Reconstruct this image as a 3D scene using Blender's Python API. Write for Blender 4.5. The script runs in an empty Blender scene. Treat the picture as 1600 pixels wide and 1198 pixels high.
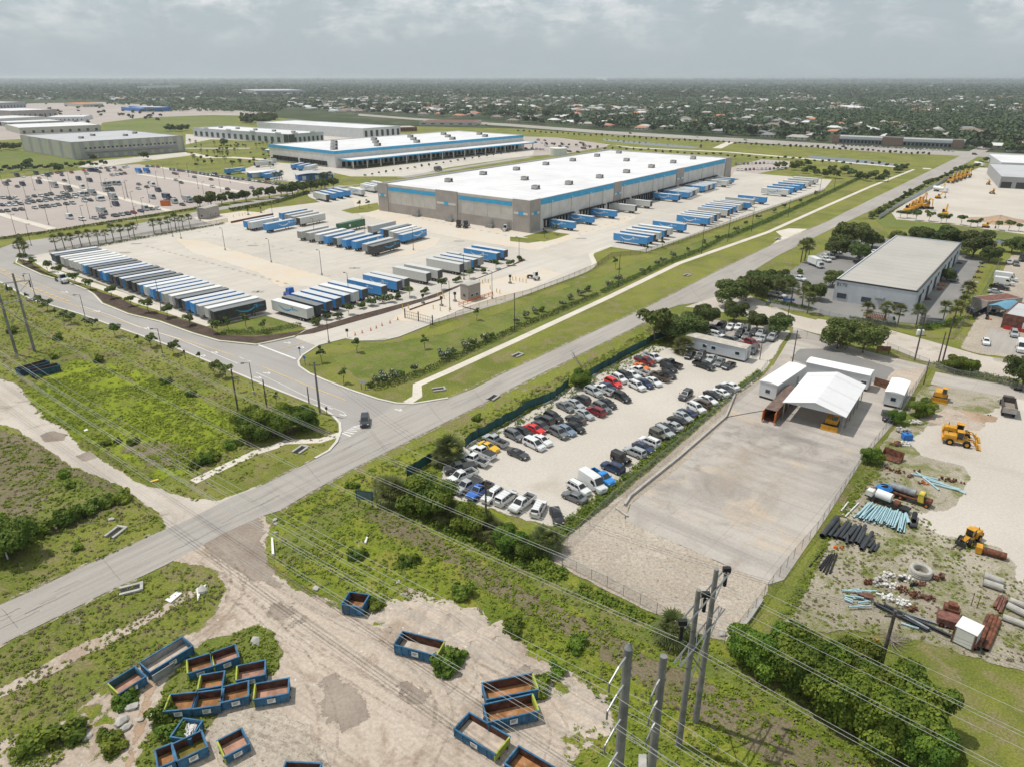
import bpy,bmesh,math,random
import numpy as np
from mathutils import Vector,Matrix
R=math.radians
rnd=random.Random(7)
scene=bpy.context.scene
col=scene.collection

# ------------------------------------------------------------------ camera, sky, sun, exposure
CAM_H=66.0; FPX=1111.0; PITCH=math.atan((599-121.0)/FPX)
cam_d=bpy.data.cameras.new("camera"); cam=bpy.data.objects.new("camera",cam_d); col.objects.link(cam)
cam_d.sensor_width=36.0; cam_d.lens=FPX/1600*36; cam_d.clip_start=0.5; cam_d.clip_end=120000
cam.location=(0,0,CAM_H); cam.rotation_euler=(math.pi/2-PITCH,0,0)
scene.camera=cam

SUN_EL=64.0; SHADOW_DIR=-24.0                      # the shadow of an upright falls this way (degrees from +x)
sd=bpy.data.lights.new("sun",'SUN'); sd.energy=4.9; sd.angle=R(0.6); sd.color=(1.0,0.95,0.875)
sun=bpy.data.objects.new("sun",sd); col.objects.link(sun)
_dir=Vector((math.cos(R(SHADOW_DIR))*math.cos(R(SUN_EL)),math.sin(R(SHADOW_DIR))*math.cos(R(SUN_EL)),-math.sin(R(SUN_EL))))
sun.rotation_euler=_dir.to_track_quat('-Z','Y').to_euler(); sun.location=(0,0,300)

w=bpy.data.worlds.new("World"); scene.world=w; w.use_nodes=True
nt=w.node_tree; nt.nodes.clear()
def N(nt,t,**k):
    n=nt.nodes.new(t)
    for a,b in k.items():
        if a[0] == '_':n.inputs[a[1:].replace('_',' ')].default_value=b
        else:setattr(n,a,b)
    return n
sky=N(nt,'ShaderNodeTexSky',sky_type='NISHITA'); sky.sun_disc=False; sky.sun_elevation=R(SUN_EL)
sky.sun_rotation=R(90-(SHADOW_DIR+180)); sky.altitude=60; sky.air_density=1.0; sky.dust_density=3.0; sky.ozone_density=1.0
tc=N(nt,'ShaderNodeTexCoord'); sep=N(nt,'ShaderNodeSeparateXYZ'); nt.links.new(tc.outputs['Generated'],sep.inputs[0])
mz=N(nt,'ShaderNodeMath',operation='MAXIMUM'); mz.inputs[1].default_value=0.0; nt.links.new(sep.outputs[2],mz.inputs[0])
az=N(nt,'ShaderNodeMath',operation='ADD'); az.inputs[1].default_value=0.045; nt.links.new(mz.outputs[0],az.inputs[0])
dx=N(nt,'ShaderNodeMath',operation='DIVIDE'); nt.links.new(sep.outputs[0],dx.inputs[0]); nt.links.new(az.outputs[0],dx.inputs[1])
dy=N(nt,'ShaderNodeMath',operation='DIVIDE'); nt.links.new(sep.outputs[1],dy.inputs[0]); nt.links.new(az.outputs[0],dy.inputs[1])
cmb=N(nt,'ShaderNodeCombineXYZ'); nt.links.new(dx.outputs[0],cmb.inputs[0]); nt.links.new(dy.outputs[0],cmb.inputs[1])
cvec=N(nt,'ShaderNodeMapping'); cvec.inputs['Scale'].default_value=(1.0,1.0,2.3); nt.links.new(tc.outputs['Generated'],cvec.inputs[0])
cn=N(nt,'ShaderNodeTexNoise',_Scale=9.0,_Detail=10.0,_Roughness=0.60,_Distortion=0.3); nt.links.new(cvec.outputs[0],cn.inputs['Vector'])
cr=N(nt,'ShaderNodeValToRGB'); cr.color_ramp.elements[0].position=0.44; cr.color_ramp.elements[1].position=0.57
nt.links.new(cn.outputs[0],cr.inputs[0])
CLOUD_LO=(11.0,12.6,13.4,1); CLOUD_HI=(18.4,18.7,18.6,1)
cc=N(nt,'ShaderNodeMixRGB'); cc.inputs[1].default_value=CLOUD_LO; cc.inputs[2].default_value=CLOUD_HI
cn2=N(nt,'ShaderNodeTexNoise',_Scale=17.0,_Detail=9.0,_Roughness=0.62,_Distortion=0.2); nt.links.new(cvec.outputs[0],cn2.inputs['Vector'])
cr2=N(nt,'ShaderNodeValToRGB'); cr2.color_ramp.elements[0].position=0.38; cr2.color_ramp.elements[1].position=0.64
nt.links.new(cn2.outputs[0],cr2.inputs[0]); nt.links.new(cr2.outputs[0],cc.inputs[0])
# cloud cover is thin near the horizon and full higher up
el=N(nt,'ShaderNodeMapRange'); el.inputs[1].default_value=0.03; el.inputs[2].default_value=0.085; el.inputs[3].default_value=0.06; el.inputs[4].default_value=0.9
nt.links.new(sep.outputs[2],el.inputs[0])
cf=N(nt,'ShaderNodeMath',operation='MULTIPLY'); nt.links.new(cr.outputs[0],cf.inputs[0]); nt.links.new(el.outputs[0],cf.inputs[1])
mx=N(nt,'ShaderNodeMixRGB'); nt.links.new(cf.outputs[0],mx.inputs[0])
veil=N(nt,'ShaderNodeMixRGB'); veil.inputs[0].default_value=0.72; veil.inputs[2].default_value=(13.0,14.9,15.9,1)   # thin high overcast
nt.links.new(sky.outputs[0],veil.inputs[1])
nt.links.new(veil.outputs[0],mx.inputs[1]); nt.links.new(cc.outputs[0],mx.inputs[2])
bg=N(nt,'ShaderNodeBackground',_Strength=0.063); nt.links.new(mx.outputs[0],bg.inputs[0])
wo=N(nt,'ShaderNodeOutputWorld'); nt.links.new(bg.outputs[0],wo.inputs[0])
vs=scene.view_settings; vs.view_transform='Standard'; vs.look='None'; vs.exposure=-0.46; vs.gamma=1.0
scene.cycles.transparent_max_bounces=40; scene.render.resolution_x=1024; scene.render.resolution_y=766

# ------------------------------------------------------------------ survey: photo pixel (1600 wide) -> point on a level plane
_c,_s=math.cos(PITCH),math.sin(PITCH)
def G(x,y,z=0.0):
    u=(x-800)/FPX; v=(599-y)/FPX
    dz=-_s+v*_c; t=(z-CAM_H)/dz
    return Vector((u*t,(_c+v*_s)*t,z))
def heading(a,b):
    A=G(*a); B=G(*b); return math.atan2(B.y-A.y,B.x-A.x)
def tile(ox,oy,s):
    return lambda x,y:(ox+x/s,oy+y/s)

# ------------------------------------------------------------------ mesh builder and object helpers
class MB:
    def __init__(s):s.v=[]; s.f=[]; s.m=[]
    def add(s,vs_,fs,m=0):
        b=len(s.v); s.v += [tuple(p) for p in vs_]
        for f in fs:s.f.append(tuple(i+b for i in f)); s.m.append(m)
        return s
    def box(s,x0,x1,y0,y1,z0,z1,m=0,M=None,top=None):
        t=top or (x0,x1,y0,y1)
        vs_=[Vector(p) for p in [(x0,y0,z0),(x1,y0,z0),(x1,y1,z0),(x0,y1,z0),(t[0],t[2],z1),(t[1],t[2],z1),(t[1],t[3],z1),(t[0],t[3],z1)]]
        if M:vs_=[M @ p for p in vs_]
        return s.add(vs_,[(3,2,1,0),(4,5,6,7),(0,1,5,4),(1,2,6,5),(2,3,7,6),(3,0,4,7)],m)
    def cyl(s,a,b,r0,r1=None,n=10,m=0,cap=True):
        r1=r0 if r1 is None else r1
        a=Vector(a); b=Vector(b); d=(b-a).normalized()
        u=d.orthogonal().normalized(); w_=d.cross(u)
        vs_=[]
        for c_,r in ((a,r0),(b,r1)):
            for i in range(n):
                t=2*math.pi*i/n; vs_.append(c_+u*(math.cos(t)*r)+w_*(math.sin(t)*r))
        fs=[(i,(i+1) % n,n+(i+1) % n,n+i) for i in range(n)]
        if cap:fs += [tuple(range(n-1,-1,-1)),tuple(range(n,2*n))]
        return s.add(vs_,fs,m)
    def tube(s,pts,r,n=6,m=0):
        pts=[Vector(p) for p in pts]; vs_=[]; k=len(pts)
        for i,p in enumerate(pts):
            d=(pts[min(i+1,k-1)]-pts[max(i-1,0)]).normalized()
            u=d.cross(Vector((0,0,1)));
            if u.length < 1e-3:u=Vector((1,0,0))
            u.normalize(); w_=d.cross(u)
            for j in range(n):
                t=2*math.pi*j/n; rr=r[i] if isinstance(r,(list,tuple)) else r
                vs_.append(p+u*(math.cos(t)*rr)+w_*(math.sin(t)*rr))
        fs=[(i*n+j,i*n+(j+1) % n,(i+1)*n+(j+1) % n,(i+1)*n+j) for i in range(k-1) for j in range(n)]
        fs += [tuple(range(n-1,-1,-1)),tuple(range((k-1)*n,k*n))]
        return s.add(vs_,fs,m)
    def quad(s,a,b,c,d,m=0):return s.add([a,b,c,d],[(0,1,2,3)],m)
    def prism(s,poly,z0,z1,m=0,mt=None):
        n=len(poly); vs_=[(p[0],p[1],z0) for p in poly]+[(p[0],p[1],z1) for p in poly]
        s.add(vs_,[(i,(i+1) % n,n+(i+1) % n,n+i) for i in range(n)]+[tuple(range(n-1,-1,-1))],m)
        return s.add([(p[0],p[1],z1) for p in poly],[tuple(range(n))],m if mt is None else mt)
    def loft(s,secs,m=0,close=True):
        n=len(secs[0]); vs_=[p for sc in secs for p in sc]
        fs=[(i*n+j,i*n+(j+1) % n,(i+1)*n+(j+1) % n,(i+1)*n+j) for i in range(len(secs)-1) for j in range(n)]
        if close:fs += [tuple(range(n-1,-1,-1)),tuple(range((len(secs)-1)*n,len(secs)*n))]
        return s.add(vs_,fs,m)
    def mesh(s,name,mats,bevel=0,smooth=False):
        me=bpy.data.meshes.new(name); me.from_pydata(s.v,[],s.f)
        for m in (mats if isinstance(mats,(list,tuple)) else [mats]):me.materials.append(m)
        if len(s.f):me.polygons.foreach_set('material_index',s.m)
        bm=bmesh.new(); bm.from_mesh(me)
        bmesh.ops.recalc_face_normals(bm,faces=bm.faces)
        if bevel:bmesh.ops.bevel(bm,geom=[e for e in bm.edges if len(e.link_faces) == 2 and e.calc_face_angle(0) > 0.35],offset=bevel,segments=2,affect='EDGES',clamp_overlap=True)
        bm.to_mesh(me); bm.free()
        if smooth:me.polygons.foreach_set('use_smooth',[True]*len(me.polygons))
        return me
    def build(s,name,mats,parent=None,bevel=0,smooth=False,**k):
        return link(name,s.mesh(name,mats,bevel,smooth),parent,**k)
def link(name,me,parent=None,color=None,loc=None,rz=None):
    o=bpy.data.objects.new(name,me); col.objects.link(o)
    if parent:o.parent=parent
    if color:o.color=(*color[:3],1)
    if loc is not None:o.location=loc
    if rz is not None:o.rotation_euler=(0,0,rz)
    return o
used_labels={}
def tag(o,label=None,cat=None,group=None,kind=None):
    if label:o['label']=label; used_labels.setdefault(label,[]).append(o)
    if cat:o['category']=cat
    if group:o['group']=group
    if kind:o['kind']=kind
    return o
def each(mb,name,mats,parent,bevel=0):
    """one object per closed piece collected in the builder"""
    seen=0; groups_=[]; par=list(range(len(mb.v)))
    def find(a):
        while par[a] != a:par[a]=par[par[a]]; a=par[a]
        return a
    for f in mb.f:
        for q in f[1:]:par[find(q)]=find(f[0])
    buckets={}
    for f,m_ in zip(mb.f,mb.m):buckets.setdefault(find(f[0]),[]).append((f,m_))
    for fs in buckets.values():
        q=MB(); mp={}
        for f,m_ in fs:
            for i in f:
                if i not in mp:mp[i]=len(q.v); q.v.append(mb.v[i])
            q.f.append(tuple(mp[i] for i in f)); q.m.append(m_)
        q.build(name,mats,parent,bevel=bevel)
def thing(name,loc,rz,label,cat,group=None):
    o=bpy.data.objects.new(name,None); col.objects.link(o); o.empty_display_size=0.3
    o.location=loc; o.rotation_euler=(0,0,rz); return tag(o,label,cat,group)
def solid(mb,name,mats,label,cat,group=None,**k):
    return tag(mb.build(name,mats,**k),label,cat,group)
KIDS={}
def kids(o):
    k=KIDS.get(o.name)
    if k is None:k=KIDS[o.name]=[c for c in o.children]
    return k
def dup(src,loc,rz,label,group=None,cat=None,paint=None,scale=None,skip=(),tilt=None):
    def rec(o,par):
        if o.name.split('.')[0] in skip:return None
        c=o.copy(); col.objects.link(c); c.parent=par
        if paint and 'paint' in o.keys():c.color=(*paint,1)
        for ch in kids(o):rec(ch,c)
        return c
    c=rec(src,None); c.location=loc; c.rotation_euler=(tilt[0] if tilt else 0,tilt[1] if tilt else 0,rz)
    if scale is not None:c.scale=scale if isinstance(scale,tuple) else (scale,)*3
    c['label']=label; used_labels.setdefault(label,[]).append(c)
    if group:c['group']=group
    elif 'group' in c.keys():del c['group']
    if cat:c['category']=cat
    if 'paint' in c.keys() and paint:c.color=(*paint,1)
    return c
def drop(o):                                            # remove a prototype once its copies exist
    for ch in list(kids(o)):drop(ch)
    KIDS.pop(o.name,None)
    lb=o.get('label')
    if lb in used_labels and o in used_labels[lb]:used_labels[lb].remove(o)
    bpy.data.objects.remove(o)
ORD=['first','second','third','fourth','fifth','sixth','seventh','eighth','ninth','tenth','eleventh','twelfth','thirteenth','fourteenth','fifteenth','sixteenth','seventeenth','eighteenth','nineteenth','twentieth','twenty-first','twenty-second','twenty-third','twenty-fourth','twenty-fifth','twenty-sixth','twenty-seventh','twenty-eighth','twenty-ninth','thirtieth','thirty-first','thirty-second','thirty-third','thirty-fourth','thirty-fifth','thirty-sixth','thirty-seventh','thirty-eighth','thirty-ninth','fortieth']
for _t,_tt in (('forty','fortieth'),('fifty','fiftieth'),('sixty','sixtieth'),('seventy','seventieth'),('eighty','eightieth'),('ninety','ninetieth')):
    if _t != 'forty':ORD.append(_tt)
    ORD += [_t+'-'+ORD[k] for k in range(9)]

# ------------------------------------------------------------------ materials
def srgb(r,g,b):
    f=lambda c:(c/255/12.92 if c/255 <= 0.04045 else ((c/255+0.055)/1.055)**2.4)
    return (f(r),f(g),f(b))
def newmat(name):
    m=bpy.data.materials.new(name); m.use_nodes=True; nt=m.node_tree; nt.nodes.clear()
    out=N(nt,'ShaderNodeOutputMaterial'); b=N(nt,'ShaderNodeBsdfPrincipled'); nt.links.new(b.outputs[0],out.inputs[0])
    return m,nt,b
def c4(c):return (c[0],c[1],c[2],1)
def noise(nt,vec,scale,detail=5,rough=0.55,dist=0.0):
    n=N(nt,'ShaderNodeTexNoise',_Scale=scale,_Detail=float(detail),_Roughness=rough,_Distortion=dist)
    nt.links.new(vec,n.inputs['Vector']); return n.outputs[0]
def ramp(nt,fac,lo,hi,a=0.0,b=1.0):
    m=N(nt,'ShaderNodeMapRange'); m.clamp=True; m.interpolation_type='SMOOTHSTEP'
    for i,v in zip((1,2,3,4),(lo,hi,a,b)):m.inputs[i].default_value=v
    nt.links.new(fac,m.inputs[0]); return m.outputs[0]
def mixc(nt,fac,a,b,mode='MIX'):
    m=N(nt,'ShaderNodeMixRGB',blend_type=mode)
    for i,v in ((0,fac),(1,a),(2,b)):
        if isinstance(v,(int,float)):m.inputs[i].default_value=v
        elif isinstance(v,tuple):m.inputs[i].default_value=c4(v)
        else:nt.links.new(v,m.inputs[i])
    return m.outputs[0]
def pos(nt,rot=0.0,sc=(1,1,1)):
    g=N(nt,'ShaderNodeNewGeometry'); mp=N(nt,'ShaderNodeMapping'); mp.inputs['Rotation'].default_value=(0,0,rot)
    nt.links.new(g.outputs['Position'],mp.inputs[0])
    if sc == (1,1,1):return mp.outputs[0]
    m2=N(nt,'ShaderNodeMapping'); m2.inputs['Scale'].default_value=sc; nt.links.new(mp.outputs[0],m2.inputs[0]); return m2.outputs[0]
def opos(nt):
    a=N(nt,'ShaderNodeVectorMath',operation='ADD'); nt.links.new(N(nt,'ShaderNodeTexCoord').outputs['Object'],a.inputs[0])
    s_=N(nt,'ShaderNodeVectorMath',operation='SCALE'); s_.inputs[0].default_value=(37,53,29); nt.links.new(N(nt,'ShaderNodeObjectInfo').outputs['Random'],s_.inputs['Scale']); nt.links.new(s_.outputs[0],a.inputs[1]); return a.outputs[0]
def bump(nt,b,h,st=0.3,dist=0.1):
    bp=N(nt,'ShaderNodeBump',_Strength=st,_Distance=dist); nt.links.new(h,bp.inputs['Height']); nt.links.new(bp.outputs[0],b.inputs['Normal'])
def plain(name,c,rough=0.6,metal=0.0,var=0.12,vscale=1.5,spec=0.4,dirt=None,obj=True):
    m,nt,b=newmat(name)
    p=opos(nt) if obj else pos(nt)
    n=noise(nt,p,vscale,5,0.6)
    d=tuple(x*(1-var*1.6) for x in c); h=tuple(min(1,x*(1+var)) for x in c)
    cc_=mixc(nt,ramp(nt,n,0.3,0.7),d,h)
    if dirt:
        n2=noise(nt,p,vscale*0.6,6,0.7,0.4); cc_=mixc(nt,ramp(nt,n2,dirt[1],dirt[1]+0.15),cc_,dirt[0])
    nt.links.new(cc_,b.inputs['Base Color']); b.inputs['Roughness'].default_value=rough; b.inputs['Metallic'].default_value=metal
    b.inputs['Specular IOR Level'].default_value=spec
    return m
def objpaint(name,rough=0.35,coat=0.4,dust=0.12):
    m,nt,b=newmat(name)
    oi=N(nt,'ShaderNodeObjectInfo'); n=noise(nt,opos(nt),1.3,4)
    nt.links.new(mixc(nt,ramp(nt,n,0.45,0.8,0,dust),oi.outputs['Color'],(0.33,0.30,0.26)),b.inputs['Base Color'])
    b.inputs['Roughness'].default_value=rough; b.inputs['Coat Weight'].default_value=coat; b.inputs['Coat Roughness'].default_value=0.08
    return m
M={}
M['car_paint']=objpaint('car_paint'); M['box_paint']=objpaint('box_paint',0.5,0.0,0.25); M['roof_paint']=objpaint('roof_paint',0.6,0.0,0.35)
M['wall_paint']=objpaint('wall_paint',0.8,0.0,0.15)
def glassmat(name,c,rough=0.06):
    m,nt,b=newmat(name); b.inputs['Base Color'].default_value=c4(c); b.inputs['Roughness'].default_value=rough
    b.inputs['Specular IOR Level'].default_value=0.8; return m
M['glass']=glassmat('car_glass',(0.012,0.015,0.018)); M['bglass']=glassmat('building_glass',(0.03,0.045,0.06),0.1)
M['tyre']=plain('tyre_rubber',(0.012,0.012,0.012),0.9); M['rim']=plain('rim_metal',(0.30,0.30,0.31),0.35,0.7)
M['lamp_glass']=glassmat('lamp_lens',(0.62,0.62,0.60)); M['tail']=glassmat('tail_lens',(0.25,0.01,0.01))
M['black']=plain('black_plastic',(0.015,0.015,0.016),0.6); M['dark_metal']=plain('dark_metal',(0.05,0.05,0.052),0.5,0.3)
M['white']=plain('white_paint',(0.70,0.70,0.68),0.5,0,0.06,0.5); M['grey_metal']=plain('galvanised_metal',(0.28,0.29,0.29),0.45,0.5)
M['concrete_obj']=plain('concrete_precast',(0.40,0.385,0.355),0.9,0,0.12,1.0)
M['concrete_pole']=plain('concrete_pole',(0.215,0.21,0.20),0.9,0,0.2,0.5)
M['wood_pole']=plain('weathered_wood',(0.11,0.09,0.075),0.9,0,0.25,2.0)
M['rust']=plain('rusty_steel',(0.17,0.065,0.035),0.85,0.1,0.35,1.6,dirt=((0.06,0.03,0.022),0.5))
M['rust_pink']=plain('rusty_red_steel',(0.19,0.085,0.065),0.85,0.1,0.3,1.2)
M['yellow_machine']=plain('yellow_machine_paint',(0.62,0.30,0.02),0.45,0,0.15,1.0,dirt=((0.25,0.16,0.07),0.6))
M['orange']=plain('orange_paint',(0.62,0.16,0.02),0.55); M['yellow']=plain('yellow_paint',(0.68,0.42,0.05),0.5)
M['red']=plain('red_paint',(0.45,0.03,0.02),0.5); M['blue']=plain('blue_plastic',(0.02,0.16,0.50),0.5)
M['brown_wood']=plain('brown_timber',(0.20,0.10,0.06),0.85,0,0.25,1.5)
M['green_screen']=plain('green_windscreen_mesh',(0.015,0.075,0.075),0.8,0,0.15,0.3)
M['pvc']=plain('pale_blue_pvc',(0.36,0.53,0.58),0.45,0,0.12,0.6); M['black_pipe']=plain('dark_grey_pipe',(0.045,0.05,0.057),0.5,0,0.15,0.6)
M['teal']=plain('dark_teal_paint',(0.02,0.09,0.10),0.5)
M['wire']=plain('aluminium_conductor',(0.40,0.40,0.39),0.5,0.2)

def groundmat(name,base,alt,dirt=None,dirt_th=0.6,s=0.05,fine=0.18,stain=None,stain_th=0.6,joints=None,bumpst=0.25,speck=None,streak=None):
    """base/alt mix on big noise, fine grain on top, optional second soil colour, stains, slab joints"""
    m,nt,b=newmat(name); p=pos(nt)
    n1=noise(nt,p,s,7,0.6,0.3); c=mixc(nt,ramp(nt,n1,0.32,0.68),base,alt)
    if dirt:
        n2=noise(nt,p,s*2.3,8,0.65,0.6); c=mixc(nt,ramp(nt,n2,dirt_th-0.05,dirt_th+0.07),c,dirt)
    if stain:
        n3=noise(nt,p,s*1.3,8,0.62,1.2); c=mixc(nt,ramp(nt,n3,stain_th,stain_th+0.22,0,0.75),c,stain)
    if streak:
        n4=noise(nt,pos(nt,streak[0],(0.05,1,1)),streak[1],6,0.6,0.4); c=mixc(nt,ramp(nt,n4,0.42,0.72,0,streak[3]),c,streak[2])
    nf=noise(nt,p,2.2,6,0.7); c=mixc(nt,1.0,c,mixc(nt,ramp(nt,nf,0.3,0.7),(1-fine,)*3,(1+fine*0.6,)*3),'MULTIPLY')
    if speck:
        vo=noise(nt,p,speck[1],3,0.7); c=mixc(nt,ramp(nt,vo,speck[2],speck[2]+0.05),c,speck[0])
    if joints:
        pj=pos(nt,joints[0]); br=N(nt,'ShaderNodeTexBrick',offset=0.0); nt.links.new(pj,br.inputs['Vector'])
        br.inputs['Scale'].default_value=1.0; br.inputs['Mortar Size'].default_value=0.06; br.inputs['Brick Width'].default_value=joints[1]; br.inputs['Row Height'].default_value=joints[2]
        br.inputs['Color1'].default_value=(1,1,1,1); br.inputs['Color2'].default_value=(0.955,0.955,0.96,1); br.inputs['Mortar'].default_value=(0.8,0.79,0.77,1)
        br.inputs['Mortar Smooth'].default_value=0.3
        c=mixc(nt,1.0,c,br.outputs[0],'MULTIPLY')
    nt.links.new(c,b.inputs['Base Color']); b.inputs['Roughness'].default_value=1.0; b.inputs['Specular IOR Level'].default_value=0.05
    if bumpst:bump(nt,b,noise(nt,p,1.4,6,0.7),bumpst,0.25)
    return m
def grassmat(name,cols,dirt=(0.27,0.23,0.17),dirt_th=0.62,s=0.05,row=None):
    m,nt,b=newmat(name); p=pos(nt)
    n1=noise(nt,p,s,8,0.62,0.5); c=mixc(nt,ramp(nt,n1,0.36,0.62),cols[0],cols[1])
    n2=noise(nt,p,s*3.7,7,0.65,0.8); c=mixc(nt,ramp(nt,n2,0.46,0.66),c,cols[2])
    n5=noise(nt,p,0.9,5,0.7,0.3); c=mixc(nt,ramp(nt,n5,0.5,0.75,0,0.5),c,cols[0])
    n3=noise(nt,p,s*2.1,9,0.7,0.9); c=mixc(nt,ramp(nt,n3,dirt_th,dirt_th+0.10,0,0.85),c,dirt)
    nf=noise(nt,p,3.5,6,0.75); c=mixc(nt,1.0,c,mixc(nt,ramp(nt,nf,0.3,0.7),(0.60,)*3,(1.25,)*3),'MULTIPLY')
    nt.links.new(c,b.inputs['Base Color']); b.inputs['Roughness'].default_value=0.95; b.inputs['Specular IOR Level'].default_value=0.1
    bump(nt,b,noise(nt,p,1.8,6,0.75),0.6,0.5)
    return m
ROADANG=heading((0,976),(1300,352))
GM={}
GM['turf']=grassmat('turf',[(0.150,0.172,0.036),(0.225,0.235,0.050),(0.235,0.205,0.095)],dirt_th=0.62)
GM['rough']=grassmat('rough_grass',[(0.145,0.170,0.034),(0.215,0.235,0.045),(0.235,0.195,0.105)],(0.30,0.25,0.19),0.60,0.05)
GM['weeds']=grassmat('weedy_ground',[(0.135,0.180,0.026),(0.210,0.245,0.030),(0.260,0.245,0.055)],(0.46,0.41,0.345),0.60,0.07)
GM['lime']=grassmat('bright_marsh_grass',[(0.185,0.235,0.022),(0.255,0.305,0.028),(0.175,0.170,0.055)],(0.19,0.15,0.09),0.63,0.04)
GM['lush']=grassmat('lush_green',[(0.125,0.162,0.034),(0.180,0.212,0.044),(0.215,0.195,0.085)],(0.2,0.16,0.12),0.66,0.08)
GM['field']=grassmat('mown_field',[(0.140,0.180,0.045),(0.185,0.215,0.058),(0.19,0.18,0.08)],dirt_th=0.75,s=0.012)
GM['brownveg']=grassmat('dry_brown_brush',[(0.185,0.155,0.095),(0.225,0.185,0.125),(0.145,0.155,0.045)],(0.28,0.23,0.18),0.62,0.08)
GM['scrub']=grassmat('gravelly_scrub',[(0.33,0.29,0.225),(0.43,0.385,0.31),(0.19,0.20,0.07)],(0.17,0.19,0.055),0.53,0.05)
GM['asphalt']=groundmat('sun_bleached_asphalt',(0.335,0.308,0.282),(0.385,0.358,0.33),s=0.03,fine=0.05,streak=(-ROADANG,0.9,(0.255,0.235,0.218),0.6),bumpst=0.05,stain=(.27,.25,.232),stain_th=.56,speck=((.24,.22,.2),1.3,.69))
GM['asphalt2']=groundmat('street_asphalt',(0.325,0.305,0.29),(0.37,0.352,0.335),s=0.05,fine=0.05,streak=(-heading((50,450),(400,580)),0.5,(0.275,0.258,0.248),0.4),bumpst=0.05)
GM['asphalt_dark']=groundmat('dark_asphalt',(0.20,0.195,0.19),(0.25,0.24,0.23),s=0.06,fine=0.08,stain=(0.13,0.125,0.12),bumpst=0.05)
GM['lot_asphalt']=groundmat('car_park_asphalt',(0.37,0.325,0.30),(0.42,0.37,0.34),s=0.012,fine=0.04,bumpst=0.0)
GM['concrete']=groundmat('yard_concrete',(0.49,0.452,0.40),(0.57,0.53,0.475),s=0.018,fine=0.04,stain=(0.40,0.37,0.34),stain_th=0.52,joints=(-ROADANG,4.6,4.6),streak=(-ROADANG,0.35,(0.44,0.41,0.38),0.45),bumpst=0.02)
GM['concrete_orange']=groundmat('rust_tinted_concrete',(0.56,0.48,0.385),(0.59,0.51,0.41),s=0.05,fine=0.05,stain=(0.56,0.52,0.47),stain_th=0.38,bumpst=0.02)
GM['walk']=groundmat('pavement_concrete',(0.58,0.53,0.46),(0.64,0.59,0.52),s=0.1,fine=0.07,joints=(-ROADANG,1.8,1.8),bumpst=0.03)
GM['kerb']=groundmat('kerb_concrete',(0.54,0.51,0.46),(0.60,0.57,0.52),s=0.1,fine=0.06,bumpst=0.03)
GM['sand']=groundmat('pale_sand',(0.43,0.355,0.29),(0.52,0.445,0.375),(0.36,0.285,0.225),0.57,s=0.05,fine=0.18,streak=(-heading((300,880),(800,1200)),1.6,(0.31,0.255,0.21),0.55),bumpst=0.6,speck=((.62,.58,.53),1.3,.66))
GM['sandlot']=groundmat('crushed_shell',(0.47,0.43,0.38),(0.54,0.50,0.445),s=0.03,fine=0.10,stain=(0.38,0.33,0.285),stain_th=0.54,bumpst=0.15,speck=((.36,.31,.27),1.7,.66))
GM['pad']=groundmat('worn_yard_concrete',(0.39,0.355,0.32),(0.47,0.43,0.39),(0.50,0.42,0.34),0.57,s=0.035,fine=0.10,stain=(0.19,0.175,0.165),stain_th=0.50,streak=(-heading((977,813),(1202,912)),0.35,(0.30,0.275,0.255),0.65),bumpst=0.04,joints=(-heading((977,813),(1202,912)),9,9),speck=((.2,.18,.16),1.1,.70))
GM['gravel']=groundmat('limestone_gravel',(0.37,0.315,0.26),(0.45,0.39,0.325),(0.50,0.445,0.38),0.60,s=0.06,fine=0.28,stain=(0.33,0.29,0.25),stain_th=0.60,bumpst=0.6,speck=((0.20,0.17,0.14),2.0,0.60))
GM['dirtroad']=groundmat('dirt_road',(0.43,0.38,0.33),(0.52,0.47,0.415),(0.34,0.29,0.245),0.60,s=0.05,fine=0.10,stain=(0.30,0.26,0.22),stain_th=0.62,bumpst=0.3)
GM['mulch']=groundmat('brown_mulch',(0.075,0.055,0.045),(0.11,0.082,0.068),s=0.3,fine=0.35,bumpst=0.6)
GM['paint_white']=groundmat('road_paint_white',(0.66,0.65,0.62),(0.72,0.71,0.68),s=0.4,fine=0.08,bumpst=0)
GM['paint_yellow']=groundmat('road_paint_yellow',(0.62,0.44,0.20),(0.66,0.50,0.27),s=0.4,fine=0.08,bumpst=0)
GM['shadow_patch']=groundmat('tyre_darkened_sand',(0.25,0.205,0.17),(0.33,0.28,0.235),s=0.1,fine=0.15,bumpst=0.2)  # darker brown dirt, the soil's own colour
GM['reddirt']=groundmat('reddish_dirt',(0.36,0.25,0.17),(0.42,0.32,0.24),s=0.1,fine=0.15,bumpst=0.3)
M['far_land']=grassmat('far_wooded_land',[(0.036,0.055,0.024),(0.060,0.080,0.034),(0.12,0.12,0.08)],(0.30,0.27,0.22),0.70,0.004)
def watermat():
    m,nt,b=newmat('pond_water'); b.inputs['Base Color'].default_value=(0.02,0.03,0.03,1); b.inputs['Roughness'].default_value=0.08
    bump(nt,b,noise(nt,pos(nt),0.6,4),0.15,0.1); return m
M['water']=watermat()

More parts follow.
